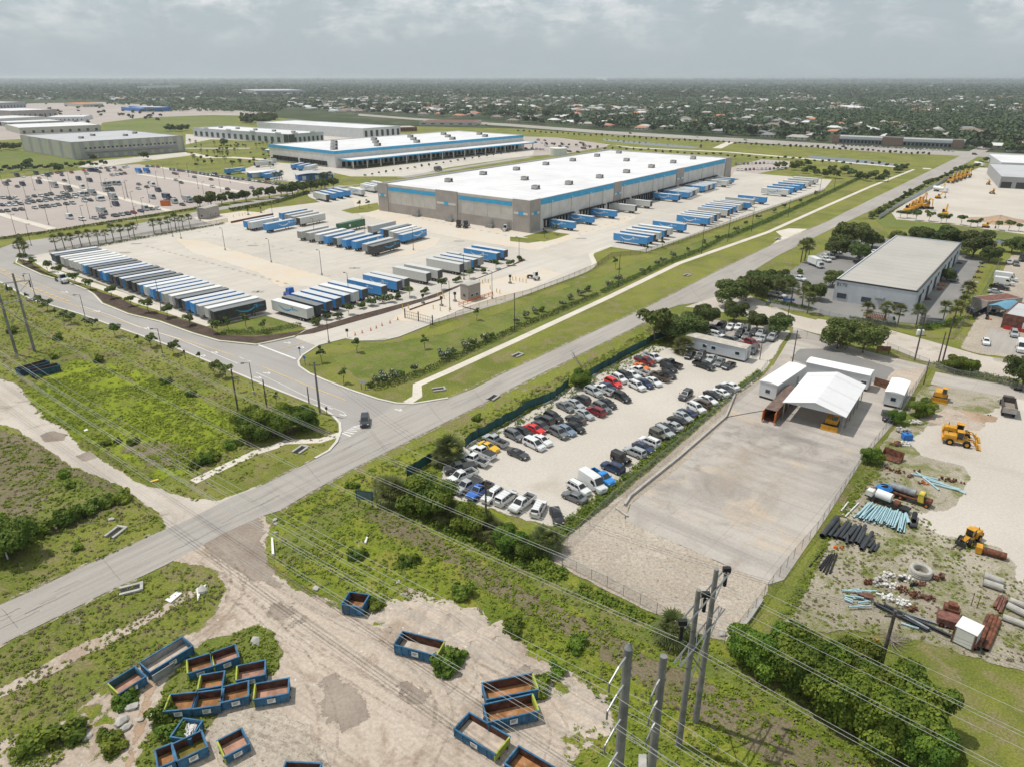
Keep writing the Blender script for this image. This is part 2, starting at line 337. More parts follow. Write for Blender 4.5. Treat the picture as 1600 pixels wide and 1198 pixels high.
def leafmat(name,a,b_,c=None,tl=0.25):
    m,nt,b=newmat(name); oi=N(nt,'ShaderNodeObjectInfo')
    n=noise(nt,pos(nt),0.55,3,0.6); cc_=mixc(nt,ramp(nt,n,0.35,0.65),a,b_)
    n2=noise(nt,pos(nt),3.1,2); cc_=mixc(nt,ramp(nt,n2,0.45,0.75,0,0.6),cc_,c or tuple(x*0.55 for x in a))
    hsv=N(nt,'ShaderNodeHueSaturation'); mr=N(nt,'ShaderNodeMapRange'); nt.links.new(oi.outputs['Random'],mr.inputs[0]); mr.inputs[3].default_value=0.72; mr.inputs[4].default_value=1.25
    mh=N(nt,'ShaderNodeMath',operation='FRACT'); m7=N(nt,'ShaderNodeMath',operation='MULTIPLY'); m7.inputs[1].default_value=7.31; nt.links.new(oi.outputs['Random'],m7.inputs[0]); nt.links.new(m7.outputs[0],mh.inputs[0]); mq=N(nt,'ShaderNodeMapRange'); mq.inputs[3].default_value=.475; mq.inputs[4].default_value=.515; nt.links.new(mh.outputs[0],mq.inputs[0]); nt.links.new(mq.outputs[0],hsv.inputs['Hue']); nt.links.new(mr.outputs[0],hsv.inputs['Value']); nt.links.new(cc_,hsv.inputs['Color'])
    nt.links.new(hsv.outputs[0],b.inputs['Base Color']); b.inputs['Roughness'].default_value=0.7; b.inputs['Specular IOR Level'].default_value=0.25
    if tl:
        t=N(nt,'ShaderNodeBsdfTranslucent'); nt.links.new(hsv.outputs[0],t.inputs[0]); ms=N(nt,'ShaderNodeMixShader'); ms.inputs[0].default_value=tl
        nt.links.new(b.outputs[0],ms.inputs[1]); nt.links.new(t.outputs[0],ms.inputs[2])
        out=[x for x in nt.nodes if x.type == 'OUTPUT_MATERIAL'][0]; nt.links.new(ms.outputs[0],out.inputs[0])
    return m
M['oak_leaf']=leafmat('oak_leaves',(0.075,0.110,0.028),(0.150,0.185,0.052))
M['bright_leaf']=leafmat('bright_leaves',(0.080,0.145,0.016),(0.180,0.245,0.030))
M['palm_leaf']=leafmat('palm_fronds',(0.100,0.135,0.036),(0.165,0.190,0.060),(0.26,0.22,0.10))
M['shrub_leaf']=leafmat('shrub_leaves',(0.085,0.130,0.030),(0.135,0.180,0.045))
M['far_leaf']=leafmat('far_leaves',(0.046,0.070,0.032),(0.080,0.108,0.046),tl=0)
M['weed_leaf']=leafmat('weed_leaves',(0.155,0.220,0.022),(0.250,0.305,0.032),(0.26,0.22,0.08))
M['dry_leaf']=leafmat('dry_stalks',(0.20,0.165,0.10),(0.27,0.22,0.14),(0.12,0.13,0.05))
M['lime_leaf']=leafmat('lime_blades',(0.20,0.27,0.022),(0.28,0.35,0.03),(0.14,0.19,0.03))
M['flower']=plain('white_flowers',(0.72,0.71,0.66),0.8)
M['bark']=plain('bark',(0.13,0.105,0.085),0.95,0,0.25,3.0); M['palm_bark']=plain('palm_bark',(0.17,0.145,0.12),0.95,0,0.25,4.0)
M['dead_wood']=plain('dead_grey_branches',(0.30,0.26,0.23),0.95,0,0.2,3.0)

# ------------------------------------------------------------------ ground: one base sheet, then thin sheets laid over it
LAY=[-0.085]
def lay():LAY[0] += 0.0016 if LAY[0] < -0.045 else 0.0006
def fract(n,seed):
    r=np.random.RandomState(seed); t=np.linspace(0,1,n,endpoint=False); s_=np.zeros(n)
    K=max(4,min(n//3,160))
    for k in range(2,K):s_ += np.sin(2*np.pi*(k*t+r.rand()))*r.randn()/k**0.75
    return np.clip(s_/(np.std(s_)+1e-6),-1.9,1.9)
def densify(pts,step):
    out=[]
    for i,a in enumerate(pts):
        b=pts[(i+1) % len(pts)]; L=(b-a).length; k=max(1,min(400,int(L/step)))
        for j in range(k):out.append(a+(b-a)*(j/k))
    return out
def ragged(pts,amp,step,seed):
    p=densify(pts,step); n=len(p); f=fract(n,seed); q=[]
    for i in range(n):
        d=(p[(i+1) % n]-p[i-1]); nn=Vector((-d.y,d.x,0)).normalized(); q.append(p[i]+nn*(f[i]*amp))
    return q
_fad={}
def fading(mat):
    if mat.name in _fad:return _fad[mat.name]
    m=mat.copy(); m.name=mat.name+'_edge'; nt=m.node_tree
    out=[x for x in nt.nodes if x.type == 'OUTPUT_MATERIAL'][0]; src=out.inputs[0].links[0].from_socket
    at=N(nt,'ShaderNodeAttribute',attribute_name='edge'); p=pos(nt)
    n=noise(nt,p,0.33,7,0.68,0.3); mul=N(nt,'ShaderNodeMath',operation='MULTIPLY_ADD'); nt.links.new(n,mul.inputs[0]); mul.inputs[1].default_value=5.0; mul.inputs[2].default_value=-2.5
    sub=N(nt,'ShaderNodeMath',operation='ADD'); nt.links.new(at.outputs['Fac'],sub.inputs[0]); nt.links.new(mul.outputs[0],sub.inputs[1])
    f=ramp(nt,sub.outputs[0],-0.6,3.2,0,.62) if mat.name[:4] in ('yard','tan_') and mat.name[-2] == '_' else ramp(nt,sub.outputs[0],-0.12,0.22)
    tr=N(nt,'ShaderNodeBsdfTransparent'); ms=N(nt,'ShaderNodeMixShader'); nt.links.new(f,ms.inputs[0]); nt.links.new(tr.outputs[0],ms.inputs[1]); nt.links.new(src,ms.inputs[2])
    nt.links.new(ms.outputs[0],out.inputs[0]); _fad[mat.name]=m; return m
def inside(px,py,P):
    r=np.zeros(px.shape,bool); n=len(P)
    for i in range(n):
        x1,y1=P[i]; x2,y2=P[(i+1) % n]
        if y1 == y2:continue
        r ^= ((y1 > py) != (y2 > py)) & (px < (x2-x1)*(py-y1)/(y2-y1)+x1)
    return r
def edgedist(px,py,P):
    d=np.full(px.shape,1e18); n=len(P)
    for i in range(n):
        x1,y1=P[i]; x2,y2=P[(i+1) % n]; L=(x2-x1)**2+(y2-y1)**2+1e-9
        t=np.clip(((px-x1)*(x2-x1)+(py-y1)*(y2-y1))/L,0,1); d=np.minimum(d,(px-x1-t*(x2-x1))**2+(py-y1-t*(y2-y1))**2)
    return np.sqrt(d)
def npmesh(name,V,F_,mat,nper=4):
    me=bpy.data.meshes.new(name); V=np.asarray(V,np.float32); F_=np.asarray(F_,np.int32)
    me.vertices.add(len(V)); me.vertices.foreach_set('co',V.ravel()); nf=len(F_); me.loops.add(nf*nper); me.loops.foreach_set('vertex_index',F_.ravel())
    me.polygons.add(nf); me.polygons.foreach_set('loop_start',np.arange(0,nf*nper,nper,dtype=np.int32)); me.polygons.foreach_set('loop_total',np.full(nf,nper,np.int32))
    me.update(calc_edges=True)
    for m in (mat if isinstance(mat,list) else [mat]):me.materials.append(m)
    return me
def sheet(name,poly,mat,label,rag=None,world=False,z=None,kind='structure'):
    lay(); zz=LAY[0] if z is None else z
    pts=[Vector((*p,0)) if world else G(*p) for p in poly]
    if rag:
        amp=rag[0]; P=[(p.x,p.y) for p in pts]; A=np.array(P); lo=A.min(0)-amp*2; hi=A.max(0)+amp*2
        c_=max(0.7,amp*0.8,math.sqrt((hi[0]-lo[0])*(hi[1]-lo[1])/60000)); nx=int((hi[0]-lo[0])/c_)+2; ny=int((hi[1]-lo[1])/c_)+2
        X,Y=np.meshgrid(lo[0]+np.arange(nx)*c_,lo[1]+np.arange(ny)*c_); ins=inside(X,Y,P); D=edgedist(X,Y,P)*np.where(ins,1,-1)/amp
        idx=np.arange(nx*ny).reshape(ny,nx); F_=np.stack([idx[:-1,:-1],idx[:-1,1:],idx[1:,1:],idx[1:,:-1]],-1).reshape(-1,4)
        F_=F_[(D.ravel()[F_] > -1.6).any(1)]; used=np.unique(F_); mp=np.full(nx*ny,-1); mp[used]=np.arange(len(used))
        V=np.stack([X.ravel(),Y.ravel(),np.zeros(nx*ny)],1)[used]; mat=fading(mat); me=npmesh(name,V,mp[F_],mat)
        at=me.attributes.new('edge','FLOAT','POINT'); at.data.foreach_set('value',np.clip(D.ravel()[used],-4,4).astype(np.float32))
    else:
        me=bpy.data.meshes.new(name); bm=bmesh.new()
        vs_=[bm.verts.new((p.x,p.y,0)) for p in pts]; f=bm.faces.new(vs_); bm.normal_update()
        if f.normal.z < 0:f.normal_flip()
        bmesh.ops.triangulate(bm,faces=[f]); bm.to_mesh(me); bm.free(); me.materials.append(mat)
    o=bpy.data.objects.new(name,me); col.objects.link(o); o.location.z=zz
    return tag(o,label,name.replace('_',' '),kind=kind)
def strip_poly(pts,w_):
    L=[]; Rr=[]
    for i,p in enumerate(pts):
        a=pts[max(i-1,0)]; b=pts[min(i+1,len(pts)-1)]; d=(b-a); d.z=0; n=Vector((-d.y,d.x,0)).normalized()*(w_/2)
        L.append(p+n); Rr.append(p-n)
    return L,Rr
def smooth_line(pts,it=2):
    for _ in range(it):
        q=[pts[0]]
        for i in range(len(pts)-1):q += [pts[i]*0.75+pts[i+1]*0.25,pts[i]*0.25+pts[i+1]*0.75]
        q.append(pts[-1]); pts=q
    return pts
def strips(name,lines,mat,label,z0=None,h=0.0,smooth=0,kind='structure',cat=None):
    """lines: list of (pixel polyline, width); one mesh, flat or with height h"""
    lay(); zz=LAY[0] if z0 is None else z0; mb=MB()
    for pl,w_ in lines:
        pts=[G(*p) for p in pl]
        if smooth:pts=smooth_line(pts,smooth)
        L,Rr=strip_poly(pts,w_)
        for i in range(len(pts)-1):
            if h:mb.add([(L[i].x,L[i].y,h),(L[i+1].x,L[i+1].y,h),(Rr[i+1].x,Rr[i+1].y,h),(Rr[i].x,Rr[i].y,h),(L[i].x,L[i].y,-.1),(L[i+1].x,L[i+1].y,-.1),(Rr[i+1].x,Rr[i+1].y,-.1),(Rr[i].x,Rr[i].y,-.1)],[(3,2,1,0),(0,1,5,4),(2,3,7,6)])
            else:mb.quad(L[i],Rr[i],Rr[i+1],L[i+1])
    o=mb.build(name,mat); o.location.z=zz
    return tag(o,label,cat or name.replace('_',' '),kind=kind)

# base: one sheet out to the horizon, then the open land round the industrial park
bb=MB(); n_=48
bb.add([(0,0,0)]+[(60000*math.cos(2*math.pi*i/n_),60000*math.sin(2*math.pi*i/n_),0) for i in range(n_)],[(0,i+1,(i+1) % n_+1) for i in range(n_)])
o=bb.build('ground',M['far_land']); o.location.z=-0.4; tag(o,'wide flat wooded land reaching to the horizon','ground',kind='structure')
sheet('open_land',[(-1500,1800),(3100,1800),(2900,330),(1640,251),(1500,243),(1200,226),(800,201),(560,196),(400,181),(190,187),(0,208),(-900,235)],GM['rough'],'rough green open land round the industrial yards')
sheet('commercial_ground',[(-300,172),(0,163),(160,160),(300,168),(420,176),(380,181),(225,184),(160,192),(150,207),(60,216),(-300,236)],GM['lot_asphalt'],'pale paving between the far left warehouses')
sheet('mown_field',[(160,193),(225,184),(330,180),(380,181),(352,195),(292,198),(262,209),(230,208),(165,206)],GM['field'],'flat green field behind the grey warehouse')
sheet('mown_field',[(-120,238),(0,236),(38,236),(118,250),(142,257),(120,263),(60,266),(-120,283)],GM['field'],'mown green field left of the car park')
sheet('highway',[(560,178),(650,185),(800,194),(950,205),(1200,219),(1375,230),(1640,243),(1900,255),(1900,264),(1640,250),(1375,238),(1200,225),(950,210),(800,198),(650,188),(560,181)],GM['asphalt'],'pale highway crossing behind the warehouses')
sheet('grass_verge',[(800,201),(950,213),(1200,228),(1375,242),(1470,246),(1440,256),(1300,246),(1130,236),(1000,232),(880,215),(800,210)],GM['turf'],'green verge between the highway and the car parks')
sheet('pond',[(1262,243),(1300,246),(1350,250),(1412,258),(1395,260),(1340,257),(1270,249)],M['water'],'narrow dark pond beside the highway verge')
sheet('pond',[(940,217),(1000,222),(1050,226),(1100,231),(1080,232),(1010,227),(945,220)],M['water'],'thin strip of water behind the long white roof')
sheet('pond',[(1560,372),(1600,378),(1640,388),(1640,394),(1590,386),(1552,380)],M['water'],'dark pond between trees at the right edge')
strips('service_road',[([(780,246),(950,226),(990,231),(1140,238),(1280,250),(1425,263),(1455,264)],8)],GM['walk'],'pale service road along the verge')
strips('service_road',[([(1120,232),(1142,222)],9)],GM['walk'],'short link road to the highway')
sheet('car_park',[(-120,292),(0,281),(60,274),(130,266),(150,260),(215,257),(262,262),(400,285),(450,291),(470,297),(460,301),(400,309),(310,323),(265,330),(82,359),(0,371),(-120,388)],GM['lot_asphalt'],'huge pale car park at the left')
sheet('grass_verge',[(-120,388),(0,371.5),(82,359.5),(265,330.5),(318,322),(322,333),(200,352),(28,380),(0,387),(-120,404)],GM['turf'],'green strip along the near edge of the car park')
sheet('car_park',[(798,213),(870,215),(945,225),(950,229),(880,241),(800,246)],GM['lot_asphalt'],'distant car park behind the white tank')
sheet('car_park',[(1142,262),(1190,249),(1235,252),(1232,262),(1165,275),(1142,276)],GM['lot_asphalt'],'small car park at the far end of the largest warehouse')
sheet('truck_court',[(372,268),(400,258),(428,254),(570,264),(805,234),(835,234),(832,243),(700,262),(640,276),(548,276),(520,270),(470,285),(420,282)],GM['concrete'],'pale truck court in front of the blue-edged warehouse')
sheet('truck_court',[(290,226),(330,218),(430,222),(520,222),(640,215),(640,210),(420,205),(415,215),(290,210)],GM['concrete'],'pale paving beside the white office warehouses')
sheet('truck_court',[(120,262),(150,252),(290,238),(300,243),(225,252),(155,262)],GM['concrete'],'pale apron in front of the grey warehouse')
strips('street',[([(300,335),(400,315),(470,303),(540,290),(640,276),(735,260),(830,245)],8)],GM['asphalt2'],'narrow street between the two blue-edged warehouses')
strips('street',[([(296,240),(330,247),(360,246),(420,250)],9),([(290,232),(390,232)],7)],GM['walk'],'pale lanes between young trees')
# concrete yard and its streets
sheet('street',[(-120,408),(-120,385),(0,388),(28,378),(110,368),(200,352),(317,332),(345,336),(330,350),(200,372),(75,396),(28,404),(20,412),(38,419),(65,431),(110,444),(135,454),(147,462),(160,476),(200,492),(250,504),(300,522),(342,534),(400,540),(425,535),(462,527),(497,540),(472,556),(466,565),(469,572),(484,584),(507,594),(552,611),(592,624),(619,630),(645,631),(620,660),(540,690),(526,690),(532,662),(520,649),(500,636),(450,616),(395,594),(275,544),(175,509),(125,491),(50,469),(0,441),(-120,432)],GM['asphalt2'],'grey street curving from the junction to the upper left')
sheet('concrete_yard',[(30,404),(75,395),(200,371),(325,350),(380,343),(420,326),(500,316),(483,308),(475,303),(560,292),(596,290),(596,330),(830,362),(1140,279),(1148,268),(1210,274),(1300,281),(1287,297),(1060,376),(1010,394),(955,386),(924,398),(925,415),(905,430),(850,449),(800,469),(680,504),(615,528),(560,533),(497,541),(461,528),(478,512),(415,493),(340,508),(300,497),(150,440),(80,418)],GM['concrete'],'wide pale concrete truck yard round the largest warehouse')
sheet('stained_concrete',[(545,305),(600,330),(835,366),(930,345),(1000,334),(985,346),(900,372),(840,392),(790,385),(700,370),(640,355),(560,335)],GM['concrete_orange'],'orange-stained concrete along the foot of the warehouse',(1.2,3))
sheet('stained_concrete',[(270,372),(320,377),(412,405),(500,430),(530,440),(508,450),(450,445),(440,450),(400,425),(300,395)],GM['concrete_orange'],'orange-stained concrete between the lamp posts',(0.8,3))
sheet('stained_concrete',[(610,500),(640,480),(720,455),(790,432),(850,420),(880,428),(800,465),(700,492),(640,503)],GM['concrete_orange'],'orange-stained concrete round the gate lanes',(0.8,3))
sheet('stained_concrete',[(300,340),(380,330),(480,338),(500,345),(400,352),(330,350)],GM['concrete_orange'],'orange-stained concrete by the upper guard booth',(0.8,3))
sheet('stained_concrete',[(560,395),(640,400),(680,385),(690,372),(640,365),(600,375),(540,380),(480,370),(500,385)],GM['concrete_orange'],'orange-stained concrete under the middle trailer rows',(0.8,3))
sheet('grass_verge',[(360,329),(420,316),(480,303),(483,309),(498,316),(470,319),(427,320),(385,325)],GM['turf'],'grass wedge beside the upper guard booth')
sheet('grass_verge',[(545,281),(560,276),(640,278),(600,283),(545,290),(528,290)],GM['turf'],'grass wedge by the end of the blue-edged warehouse')
sheet('planted_island',[(533,329),(562,322),(590,317),(594,327),(575,332),(550,334)],GM['turf'],'small green island by the warehouse corner')
sheet('planted_island',[(817,370),(850,361),(891,366),(870,373),(850,378)],GM['turf'],'green island in front of the warehouse corner')
sheet('planted_island',[(797,370),(835,373),(847,377),(825,380),(797,377)],GM['lush'],'narrow planted island by the warehouse corner')
sheet('mulch_bed',[(27,405),(39,416),(65,427),(110,440),(135,450),(148,458),(161,472),(201,488),(251,500),(301,518),(342,530),(400,536),(425,531),(462,523),(480,514),(450,520),(400,526),(345,523),(330,513),(270,495),(215,480),(185,465),(130,448),(82,432),(60,419),(40,407)],GM['mulch'],'brown mulch bed along the street')
sheet('mulch_bed',[(478,516),(560,492),(660,466),(700,452),(800,414),(818,404),(822,407),(806,413),(738,439),(680,465),(600,490),(490,521),(462,525)],GM['mulch'],'brown mulch strip behind the front trailer row')
strips('pavement',[([(62,410),(84,424),(130,440),(190,460),(218,472),(270,488),(330,508)],3.0)],GM['walk'],'pale walk behind the long trailer row')
sheet('grass_verge',[(346,512),(400,498),(417,494),(474,511),(450,519),(400,525),(350,522)],GM['lush'],'green triangle at the end of the long trailer row')
sheet('grass_verge',[(467,573),(465,565),(471,556),(496,541),(520,534),(540,529.5),(553,532),(575,534),(600,533),(622,528),(650,520),(700,507),(770,483),(800,471),(850,452),(905,433),(926,418),(924,400),(955,388),(1010,396),(1062,378),(1290,298),(1292,347),(1200,386),(1125,422),(1020,476),(800,577),(740,607),(700,622),(645,630),(619,629),(592,623),(552,610),(507,593),(484,583)],GM['turf'],'long green verge between the concrete yard and the main road')
sheet('grass_verge',[(1290,298),(1304,281),(1330,262),(1440,261.5),(1447,270),(1320,332),(1292,347)],GM['turf'],'far part of the long green verge beside the main road')
sheet('grass_verge',[(560,545),(700,520),(850,462),(1000,410),(1250,320),(1310,290),(1240,335),(1000,432),(830,520),(640,598),(560,590),(520,560)],GM['lush'],'darker green drainage swale in the verge',(0.8,3))
sheet('junction_stub',[(1212,362),(1232,357),(1262,358),(1240,370),(1205,383),(1222,370)],GM['walk'],'short concrete driveway stub by the main road')
# left side
sheet('marsh',[(-60,450),(0,490),(100,540),(200,560),(300,600),(400,650),(395,690),(300,750),(200,735),(100,685),(50,640),(0,590),(-60,570)],grassmat('yellowish_marsh',[(0.150,0.175,0.035),(0.215,0.240,0.042),(0.20,0.165,0.09)],(0.24,0.19,0.13),0.60,0.05),'yellow-green open marsh left of the street',(2.5,2))
sheet('marsh',[(35,612),(70,580),(120,562),(180,570),(250,590),(330,635),(385,660),(392,685),(330,712),(290,745),(240,742),(170,702),(100,682),(60,650)],GM['lime'],'bright lime green marsh grass at the left',(2.0,1.2))
sheet('marsh',[(190,700),(250,688),(300,700),(280,735),(230,728)],GM['brownveg'],'brown dry patch in the marsh grass',(1.5,1.0))
sheet('grass_verge',[(-120,434),(0,443),(50,471),(125,493),(175,511),(275,546),(395,596),(450,618),(500,638),(518,650),(528,662),(524,676),(450,645),(380,628),(300,590),(200,548),(100,522),(0,480),(-120,455)],GM['turf'],'mown green verge along the near side of the street',(0.5,3))
sheet('grass_verge',[(310,782),(400,761),(492,716),(515,704),(527,690),(528,684),(450,692),(400,708),(303,754),(280,765)],GM['turf'],'green verge between broken footpath and main road',(0.3,2))
sheet('grass_verge',[(258,832),(100,897),(0,943),(-100,985),(-100,940),(0,900),(90,860),(150,830),(215,790),(240,805)],GM['turf'],'green verge left of the dirt road mouth',(0.5,2))
sheet('brushland',[(-100,640),(0,668),(60,692),(110,728),(170,756),(205,780),(150,815),(60,840),(0,870),(-100,900)],GM['brownveg'],'brown and green brushland at the far left',(1.2,1.5))
sheet('brushland',[(90,740),(140,748),(190,775),(120,810),(60,830),(60,780)],GM['lush'],'dark green scrub by the dirt road',(1.8,1.0))
sheet('dirt_road',[(-120,570),(0,592),(28,600),(45,625),(75,655),(105,672),(125,700),(150,712),(215,752),(270,770),(300,778),(340,781),(405,757),(440,790),(330,842),(262,834),(250,805),(215,777),(180,754),(110,727),(60,692),(20,667),(-120,635)],GM['dirtroad'],'pale dirt road joining the main road at the left',(0.45,1.2))
sheet('dark_dirt',[(62,680),(80,672),(105,678),(100,688),(70,690)],GM['shadow_patch'],'muddy patch on the dirt road',(0.3,0.8))
sheet('dark_dirt',[(118,712),(140,703),(152,715),(130,721)],GM['shadow_patch'],'dark puddle stain on the dirt road',(0.3,0.8))
# sandy dumpster ground
sheet('sandy_ground',[(262,876),(330,834),(408,800),(422,820),(416,862),(425,890),(450,912),(500,932),(540,943),(590,950),(640,945),(672,950),(740,985),(800,1020),(850,1040),(900,1060),(960,1090),(960,1150),(900,1180),(890,1330),(-300,1330),(-120,1230),(20,1150),(100,1128),(150,1085),(250,1022),(330,968),(352,925),(342,892),(300,880)],GM['sand'],'pale sandy ground where the blue dumpsters stand',(0.7,0.8))
sheet('sandy_ground',[(600,900),(640,905),(690,925),(740,945),(800,970),(870,1000),(910,1060),(860,1075),(800,1045),(720,985),(672,952),(630,930)],GM['sand'],'churned white sand bank by the weeds',(1.2,0.8))
sheet('sandy_track',[(-60,1108),(0,1072),(60,1042),(120,1008),(180,985),(250,947),(318,912),(322,920),(262,955),(200,990),(120,1032),(60,1062),(0,1088),(-60,1130)],GM['sand'],'thin sandy track through the weeds at lower left',(0.5,0.6))
sheet('dark_dirt',[(318,846),(360,822),(408,806),(413,860),(430,900),(450,925),(400,905),(350,880),(330,868)],GM['shadow_patch'],'dark tyre-stained dirt at the lot mouth',(0.9,0.7))
sheet('dark_dirt',[(500,1060),(530,1055),(560,1078),(580,1105),(560,1135),(530,1142),(505,1110)],GM['shadow_patch'],'damp patch in the middle of the sand',(1.3,0.6))
for i_,(x_,y_,k_) in enumerate(((545,945,'weeds'),(600,965,'weeds'),(760,985,'weeds'),(850,1075,'weeds'),(380,1125,'shadow_patch'),(140,1120,'weeds'),(190,1075,'weeds'),(60,1150,'weeds'),(120,1160,'lush'),(170,1180,'weeds'),(820,1060,'shadow_patch'),(640,1075,'shadow_patch'),(440,960,'shadow_patch'),(905,1150,'weeds'))):sheet('ground_patch',[(x_-30,y_),(x_-8,y_-14),(x_+24,y_-8),(x_+30,y_+10),(x_,y_+16)],GM[k_],['patchy weeds','darker dirt'][k_ == 'shadow_patch']+' breaking up the sandy ground',(2.0,1))
sheet('dark_dirt',[(330,1118),(400,1100),(480,1130),(520,1200),(470,1260),(380,1230),(330,1170)],GM['gravel'],'gravelly patch in front of the small dumpsters',(0.8,0.6))
sheet('weed_patch',[(255,1075),(285,1030),(320,1000),(360,992),(400,976),(425,985),(440,1020),(436,1045),(410,1070),(352,1100),(322,1140),(290,1180),(250,1215),(215,1290),(180,1290),(215,1180),(240,1120)],GM['lush'],'green weed patch round the small dumpsters',(0.7,0.6))
sheet('sandy_track',[(228,1080),(240,1050),(246,1070),(225,1130),(205,1200),(190,1260),(180,1250),(200,1180)],GM['reddirt'],'reddish rut through the weeds',(0.55,0.5))
# weeds under the power lines
sheet('weed_field',[(420,838),(430,812),(470,782),(600,722),(700,676),(720,700),(690,745),(780,800),(860,850),(870,890),(1000,950),(1130,1010),(1300,1090),(1600,1230),(1900,1330),(900,1330),(900,1180),(960,1140),(960,1090),(900,1050),(840,1030),(740,960),(640,915),(590,945),(540,938),(480,920),(430,885),(417,860)],GM['weeds'],'weedy green field under the power lines',(0.9,0.9))
sheet('weed_field',[(425,865),(440,835),(480,815),(500,790),(600,770),(560,800),(520,830),(490,850),(480,875),(450,885)],GM['lush'],'lush dark green corner by the lot mouth',(0.8,0.7))
sheet('brown_strip',[(560,800),(590,792),(620,800),(700,850),(850,935),(1000,1015),(1200,1115),(1400,1215),(1600,1320),(1450,1330),(1250,1215),(1100,1130),(950,1030),(800,945),(700,880),(600,830)],GM['brownveg'],'brown dry strip through the weed field',(1.2,0.9))
sheet('mown_strip',[(600,782),(640,790),(720,825),(800,872),(900,918),(1000,962),(1100,1012),(1290,1100),(1450,1175),(1700,1290),(1600,1300),(1400,1200),(1200,1100),(1000,1000),(850,925),(700,838)],GM['lush'],'bright green mown strip beside the fence line',(0.6,0.9))
# main road and right-hand parcels
sheet('main_road',[(-160,1075),(-160,1012),(0,944),(58,919),(100,898),(240,834),(295,810),(362,776),(400,762),(492,717),(515,705),(527,693),(540,676),(618,631),(645,631),(700,622),(740,607),(800,577),(1020,476),(1125,422),(1200,386),(1292,347),(1320,332),(1447,270),(1500,244),(1530,229),(1560,216),(1575,216),(1525,247),(1482,270),(1445,290),(1295,360),(1215,400),(1150,440),(1128,456),(1112,470),(1060,477),(1040,484),(1015,500),(800,606),(775,620),(675,670),(605,705),(550,732),(482,770),(437,797),(410,805),(350,832),(262,880),(225,898),(185,915),(100,957),(0,1007)],GM['asphalt'],'sun-bleached two-lane main road running to the upper right')
sheet('side_road',[(1112,466),(1150,452),(1200,475),(1240,492),(1320,505),(1380,513),(1450,532),(1530,555),(1640,572),(1640,598),(1530,584),(1440,563),(1400,547),(1340,528),(1290,525),(1240,512),(1200,503),(1140,490),(1100,482),(1070,480)],GM['dirtroad'],'dusty side road past the white building')
sheet('asphalt_lot',[(1195,478),(1212,440),(1270,400),(1325,378),(1380,372),(1500,395),(1535,408),(1505,460),(1475,500),(1440,506),(1330,500),(1285,492)],GM['asphalt_dark'],'dark asphalt lot round the white building')
sheet('grass_verge',[(1200,480),(1270,488),(1285,493),(1275,500),(1240,492),(1195,474)],GM['turf'],'green verge with a hedge in front of the work trucks',(0.3,2))
sheet('grass_verge',[(1325,502),(1440,508),(1480,500),(1535,412),(1552,415),(1520,470),(1490,530),(1440,528),(1380,512)],GM['turf'],'green verge with palms in front of the white building',(0.3,2))
sheet('sandy_lot',[(1500,545),(1535,480),(1580,400),(1640,385),(1640,480),(1640,566),(1530,553)],GM['gravel'],'sandy lot at the right edge',(0.4,2))
sheet('asphalt_lot',[(1530,545),(1548,512),(1640,540),(1640,566)],GM['asphalt'],'small grey parking area at the right edge')
sheet('sandy_lot',[(1393,333),(1440,300),(1480,285),(1530,262),(1640,268),(1700,380),(1560,361),(1480,350),(1400,343)],GM['sandlot'],'pale construction yard at the upper right',(0.6,3))
sheet('mown_field',[(1370,345),(1395,336),(1400,345),(1480,352),(1560,363),(1700,384),(1700,402),(1600,380),(1500,365),(1380,355)],GM['field'],'green bank below the construction yard',(0.4,3))
sheet('sandy_lot',[(688,757),(694,720),(720,700),(745,684),(800,660),(850,630),(915,590),(980,560),(1020,540),(1060,545),(1075,520),(1085,503),(1120,500),(1235,517),(1200,572),(1186,590),(1050,690),(950,768),(872,822),(820,812),(760,792),(700,776)],GM['sandlot'],'pale crushed-shell car yard',(0.6,1))
sheet('asphalt_lot',[(1085,512),(1120,500),(1222,517),(1200,545),(1180,560),(1150,545),(1090,528)],GM['asphalt'],'grey parking area behind the long office trailer',(0.2,1))
sheet('gravel_strip',[(858,874),(872,850),(955,785),(1050,705),(1150,618),(1188,592),(1205,572),(1235,560),(1135,655),(1060,735),(985,786),(976,812),(1203,912),(1180,958),(1138,1002),(1090,990),(1000,948),(900,897)],GM['gravel'],'rough limestone gravel beside the worn concrete yard',(0.25,0.8))
sheet('worn_concrete_yard',[(977,813),(986,786),(1060,731),(1136,655),(1150,625),(1200,585),(1222,548),(1236,525),(1240,512),(1290,528),(1340,545),(1400,560),(1452,572),(1432,605),(1402,655),(1352,712),(1345,722),(1290,810),(1225,905),(1203,912)],GM['pad'],'worn stained concrete yard in front of the white canopy')
sheet('asphalt_patch',[(1235,560),(1250,545),(1300,545),(1395,575),(1400,583),(1378,600),(1300,585)],GM['asphalt_dark'],'dark asphalt patch behind the white trailers',(0.3,1))
sheet('sandy_lot',[(1378,600),(1398,578),(1450,575),(1430,605),(1412,620),(1380,610)],GM['sand'],'sandy patch beside the dark asphalt',(0.3,1))
sheet('scrub_ground',[(1205,985),(1238,930),(1262,880),(1330,770),(1362,715),(1400,665),(1440,605),(1470,600),(1640,600),(1640,1060),(1500,1022),(1430,1000),(1330,985),(1270,988)],GM['scrub'],'gravelly scrub ground of the equipment yard',(0.5,1))
sheet('grass_verge',[(1205,985),(1215,955),(1240,925),(1262,880),(1330,770),(1362,715),(1385,715),(1370,745),(1350,765),(1310,810),(1290,860),(1262,920),(1240,960)],GM['lush'],'green weeds along the right-hand fence',(0.6,0.7))
